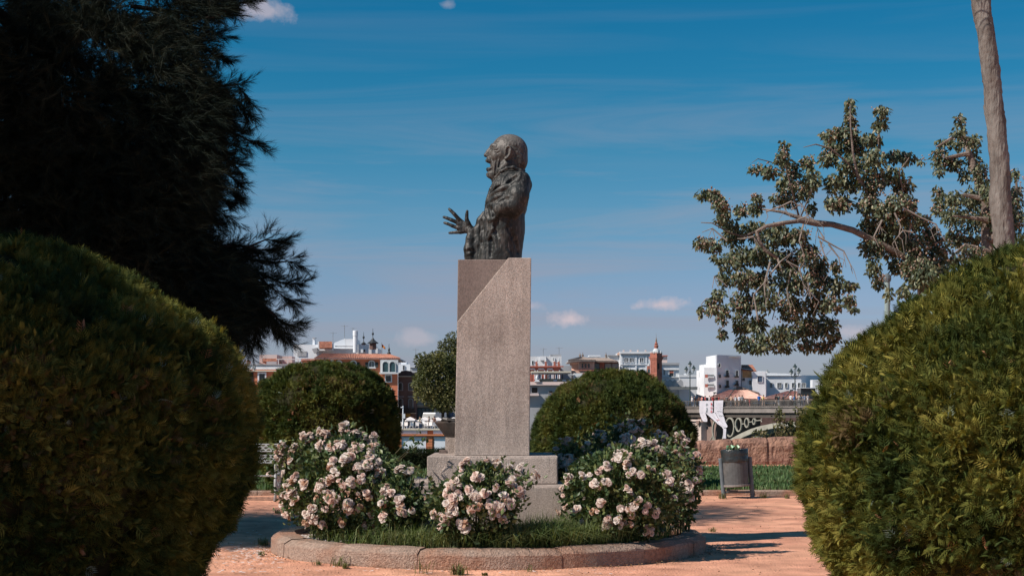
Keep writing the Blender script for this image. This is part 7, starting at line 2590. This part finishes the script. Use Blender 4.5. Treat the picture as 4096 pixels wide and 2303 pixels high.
# ------------------------------------------------------------------ river wall, bench, bin
rw = thing('stone_wall', 'low rough reddish stone wall along the river at the right', 'wall', (P(3000, 0, 41).x, 41.2, 0))
WY = 41.0
jx = [2330, 2480, 2630, 2790, 2934, 3076, 3230, 3390, 3560, 3740, 3920]
def wall_top(px):
    return 1764 - (px - 2760) * 0.048
for a, b in zip(jx[:-1], jx[1:]):
    x0_, x1_ = P(a, 0, WY).x + .004, P(b, 0, WY).x - .004
    zt0, zt1 = EYE - (wall_top(a) - HY) / F * WY, EYE - (wall_top(b) - HY) / F * WY
    nx_, nz_ = 18, 14
    prof_ = [(0.10, 0.0), (0.0, 0.10), (-0.02, 0.25), (0.0, 0.5), (-0.01, 0.72), (0.03, 0.86), (0.10, 0.95), (0.22, 1.0), (0.5, 1.0), (0.62, 0.93), (0.66, 0.8), (0.66, 0.0)]
    pv = []
    for i in range(nx_ + 1):
        t = i / nx_
        ed = min(t, 1 - t) * (x1_ - x0_)
        rnd_ = 0.035 * max(0, 1 - ed / 0.06) ** 2
        for j, (dy_, fz) in enumerate(prof_):
            zt_ = zt0 + (zt1 - zt0) * t
            pv.append((x0_ + (x1_ - x0_) * t, WY + dy_ + rnd_ * (1 if dy_ < .3 else -1), (zt_ + 0.02) * fz - rnd_ * (fz > .9) - .02))
    pv = np.array(pv)
    dn = vnoise(pv, 3.2, 91, 3) * 0.055 + vnoise(pv, 9, 92, 2) * 0.025
    inner = (np.arange(len(pv)) // len(prof_) > 0) & (np.arange(len(pv)) // len(prof_) < nx_)
    pv[:, 1] += np.where(pv[:, 1] < WY + .3, -dn, 0)
    pv[:, 2] += np.where(pv[:, 2] > .6, dn * .5, 0)
    k_ = len(prof_)
    fq = [(i * k_ + j, (i + 1) * k_ + j, (i + 1) * k_ + j + 1, i * k_ + j + 1) for i in range(nx_) for j in range(k_ - 1)]
    m = MB(); m.add([tuple(q_) for q_ in pv], fq + [tuple(range(k_)), tuple(nx_ * k_ + j for j in range(k_))[::-1]])
    m.build('wall_stone', MT['stone_wall'], rw, smooth=False)
m = MB(); m.box(P(2330, 0, WY).x, P(3920, 0, WY).x, WY - .5, WY + .05, -0.03, 0.11)
tag(m.build('sand_verge', MT['sand']), kind='structure')
# plants that climb the far side of the wall
def wall_plant(px, top, w_, n, seed, label):
    Yp = 42.3
    c_ = P(px, 0, Yp)
    r_ = thing('wild_shrub', label, 'shrub', (c_.x, Yp, -0.04))
    zt_ = P(0, top, Yp).z
    m_ = MB()
    for k in range(4):
        m_.tube([(c_.x + R.uniform(-.1, .1), Yp, -.1), (c_.x + R.uniform(-.15, .15), Yp, zt_ * .5), (c_.x + R.uniform(-.2, .2) * w_ / 20, Yp, zt_ * R.uniform(.8, 1.0))], [.02, .014, .005], 5)
    m_.build('stems', MT['stem'], r_)
    hh__ = RN.random(n) ** .8
    pos = np.stack([c_.x + RN.normal(0, 1, n) * w_ / F * Yp * .5 * (1.15 - hh__ * .75), Yp + RN.normal(0, .2, n), zt_ * (.25 + .78 * hh__)], 1)
    V, Fc, C = scatter(pos, RN.normal(0, .7, (n, 3)) + np.array([[0, -.3, .2]]), LEAF, LFF, RN.uniform(.07, .14, n), mixcol(n, [(.04, .055, .02), (.10, .10, .04), (.20, .16, .08)], .3))
    tag(link('foliage', mesh_arrays('foliage', V, Fc, C), MT['leaf'], r_), kind='stuff')
for px, top, w_, n, lb in [(3025, 1722, 22, 90, 'low leafy shrub behind the wall under the bridge arch'), (3056, 1726, 26, 90, 'second low shrub behind the wall, right of the first'), (3118, 1640, 26, 230, 'tall thin shrub standing in front of the bridge deck'),
                           (3158, 1688, 36, 260, 'bushy shrub behind the wall beside the tall thin one'), (3205, 1640, 50, 420, 'large dark shrub behind the wall next to the right hedge')]:
    wall_plant(px, top, w_, n, int(px), lb)

# bench
BDp = 26.2
bx1 = P(1112, 0, BDp).x
bx0 = bx1 - 1.65
bn = thing('park_bench', 'white cast iron bench with pierced back behind the left end of the rose bed', 'bench', ((bx0 + bx1) / 2, BDp, 0))
zB = lambda y: P(0, y, BDp).z
def lattice(name, x0_, x1_, pa, pb, nh, nv):
    """pierced strip of oval rings between two edges pa, pb = (y, z)"""
    m_ = MB()
    pa, pb = Vector((0, *pa)), Vector((0, *pb))
    up = pb - pa
    nrm__ = Vector((1, 0, 0)).cross(up).normalized()
    cw = (x1_ - x0_) / nh
    ch_ = 1.0 / nv
    for j in range(nv):
        for i in range(nh):
            cx__ = x0_ + cw * (i + .5 + (.25 if j % 2 else -.25))
            if not x0_ + cw * .4 < cx__ < x1_ - cw * .4:
                continue
            c_ = Vector((cx__, 0, 0)) + pa + up * (ch_ * (j + .5))
            pts = []
            N = 8
            for k in range(N):
                a = 2 * math.pi * (k + .5) / N
                for s_ in (1.0, 0.70):
                    for o_ in (-.008, .008):
                        pts.append(c_ + Vector((1, 0, 0)) * math.cos(a) * cw * .56 * s_ + up * math.sin(a) * ch_ * .58 * s_ + nrm__ * o_)
            fs_ = []
            for k in range(N):
                a, b = 4 * k, 4 * ((k + 1) % N)
                fs_ += [(a, b, b + 1, a + 1), (a + 2, a + 3, b + 3, b + 2), (a, a + 2, b + 2, b), (a + 1, b + 1, b + 3, a + 3)]
            m_.add(pts, fs_)
    for q_ in (pa, pb):
        m_.tube([Vector((x0_, 0, 0)) + q_, Vector((x1_, 0, 0)) + q_], .013, 6)
    o_ = m_.build(name, MT['white_iron'], bn)
    return o_
lattice('upper_back_panel', bx0 + .03, bx1 - .03, (BDp + .30, zB(1806)), (BDp + .35, zB(1778)), 15, 3)
lattice('lower_back_panel', bx0 + .03, bx1 - .03, (BDp + .22, zB(1852)), (BDp + .28, zB(1822)), 15, 3)
lattice('seat', bx0 + .03, bx1 - .03, (BDp - .28, 0.44), (BDp + .17, 0.42), 15, 6)
for x_ in (bx0, bx1):
    m = MB()
    m.tube([(x_, BDp + .38, zB(1763)), (x_, BDp + .34, zB(1785)), (x_, BDp + .25, zB(1840)), (x_, BDp + .18, .46), (x_, BDp + .2, .2), (x_, BDp + .30, 0.0)], [.035, .03, .028, .028, .026, .03], 8)
    m.tube([(x_, BDp + .18, .43), (x_, BDp - .28, .45), (x_, BDp - .31, .3), (x_, BDp - .27, .15), (x_, BDp - .33, 0.0)], [.026, .026, .026, .024, .03], 8)
    m.tube([(x_, BDp + .25, .68), (x_, BDp + .05, .70), (x_, BDp - .22, .68), (x_, BDp - .30, .60), (x_, BDp - .24, .54), (x_, BDp - .2, .46)], .022, 8)
    m.build('end_frame', MT['white_iron'], bn, smooth=True)
    m = MB()
    for k in range(4):
        yy = BDp - .16 + .09 * k
        m.tube([(x_, yy, .46), (x_, yy + .03, .55), (x_, yy - .01, .62), (x_, yy + .02, .69)], .012, 6)
        m.tube([(x_, yy, .54 + .03 * math.cos(t_) ) if False else (x_, yy + .03 * math.cos(t_), .56 + .035 * math.sin(t_)) for t_ in np.linspace(0, 6.28, 9)], .009, 5)
    for k in range(5):
        yy = BDp - .22 + .09 * k
        m.tube([(x_, yy, .42), (x_, yy + .04, .33), (x_, yy, .24), (x_, yy + .03, .17)], .011, 5)
    m.tube([(x_, BDp - .28, .16), (x_, BDp + .2, .18)], .014, 6)
    m.build('end_scroll', MT['white_iron'], bn)

# litter bin
ND = 26.9
lb_ = thing('litter_bin', 'grey metal litter bin lined with a black bag, hung between two leaning posts', 'bin', (P(2945, 0, ND).x, ND, 0))
cb, ct_ = P(2946, 1944, ND), P(2937, 1796, ND)
Rb = 52.0 / F * ND
ax_b = (ct_ - cb).normalized()
def tilted(prof_, n=28, wob=0.0, seed=0):
    m_ = MB()
    r_ = random.Random(seed)
    sx_ = Vector((1, 0, 0)); sx_ = (sx_ - ax_b * sx_.dot(ax_b)).normalized(); sy_ = ax_b.cross(sx_)
    L_ = (ct_ - cb).length
    vs_ = []
    ph = [r_.uniform(0, 6) for _ in range(4)]
    for rr_, t in prof_:
        for k in range(n):
            a = 2 * math.pi * k / n
            w_ = 1 + wob * (math.sin(5 * a + ph[0] + 9 * t) + math.sin(9 * a + ph[1] - 14 * t)) * .5
            vs_.append(cb + ax_b * (t * L_ + wob * .25 * math.sin(3 * a + ph[2])) + (sx_ * math.cos(a) + sy_ * math.sin(a)) * rr_ * w_)
    fs_ = [(i * n + k, i * n + (k + 1) % n, (i + 1) * n + (k + 1) % n, (i + 1) * n + k) for i in range(len(prof_) - 1) for k in range(n)]
    m_.add(vs_, fs_)
    return m_
tilted([(0, 0), (Rb * .94, 0), (Rb * .96, .05), (Rb * .98, .7), (Rb * .98, .96), (Rb * .93, .96), (Rb * .92, .1), (0, .08)]).build('drum', MT['bin_metal'], lb_, smooth=False)
tilted([(Rb * 1.0, 0.0), (Rb * 1.02, 0.01), (Rb * 1.02, .055), (Rb * .965, .06)]).build('base_ring', material('worn bin ring', (0.22, 0.20, 0.19), .6, .2, 20), lb_)
m_bag = tilted([(Rb * .99, .655), (Rb * 1.035, .68), (Rb * 1.02, .70), (Rb * 1.055, .735), (Rb * 1.03, .76), (Rb * 1.045, .86), (Rb * 1.05, .97), (Rb * 1.02, 1.005), (Rb * .95, .995), (Rb * .9, .90), (Rb * .85, .55), (0, .4)], 40, 0.018, 4)
m_bag.build('bag', MT['bag'], lb_, smooth=True)
for (a0, y0, a1, y1) in ((2882, 1832, 2896, 1996), (2998, 1826, 3010, 1990)):
    m = MB(); m.tube([P(a1, y1 + 6, ND), P(a1, y1, ND), P(a0, y0 + 2, ND), P(a0, y0, ND)], [.04, .04, .04, .032], 12); m.build('post', MT['post_metal'], lb_, smooth=False)
m = MB(); m.tube([P(2893, 1968, ND), P(3007, 1966, ND)], .02, 8); m.build('crossbar', MT['post_metal'], lb_)
m = MB(); m.tube([P(2888, 1872, ND), P(2900, 1872, ND)], .018, 6); m.tube([P(2985, 1866, ND), P(3002, 1866, ND)], .018, 6); m.build('hinge', MT['post_metal'], lb_)
m = MB(); a, b = P(2908, 1966, ND), P(2950, 1951, ND); m.box(a.x, a.x + .05, ND - .03, ND + .03, a.z, b.z); m.box(a.x, b.x, ND - .06, ND + .06, a.z, a.z + .03); m.build('bracket', MT['bin_metal'], lb_)
gp2 = thing('crisp_packet', 'crumpled green and white packet lying on top of the litter bin', 'packet', tuple(ct_))
m = MB()
c_ = ct_ + Vector((-.04, -.16, -.005))
vs_ = []
for j in range(5):
    for i in range(7):
        vs_.append(c_ + Vector(((i - 3) * .037, (j - 2) * .05, .012 + .035 * math.sin(2.1 * i + 1.7 * j) + .02 * math.cos(3 * j) + .03)))
k = len(vs_)
m.add(vs_ + [q_ - Vector((0, 0, .012)) for q_ in vs_], [(j * 7 + i, j * 7 + i + 1, (j + 1) * 7 + i + 1, (j + 1) * 7 + i) for j in range(4) for i in range(6)] + [(k + j * 7 + i, k + (j + 1) * 7 + i, k + (j + 1) * 7 + i + 1, k + j * 7 + i + 1) for j in range(4) for i in range(6)])
m.build('wrapper', MT['green_pack'], gp2)
# --- end
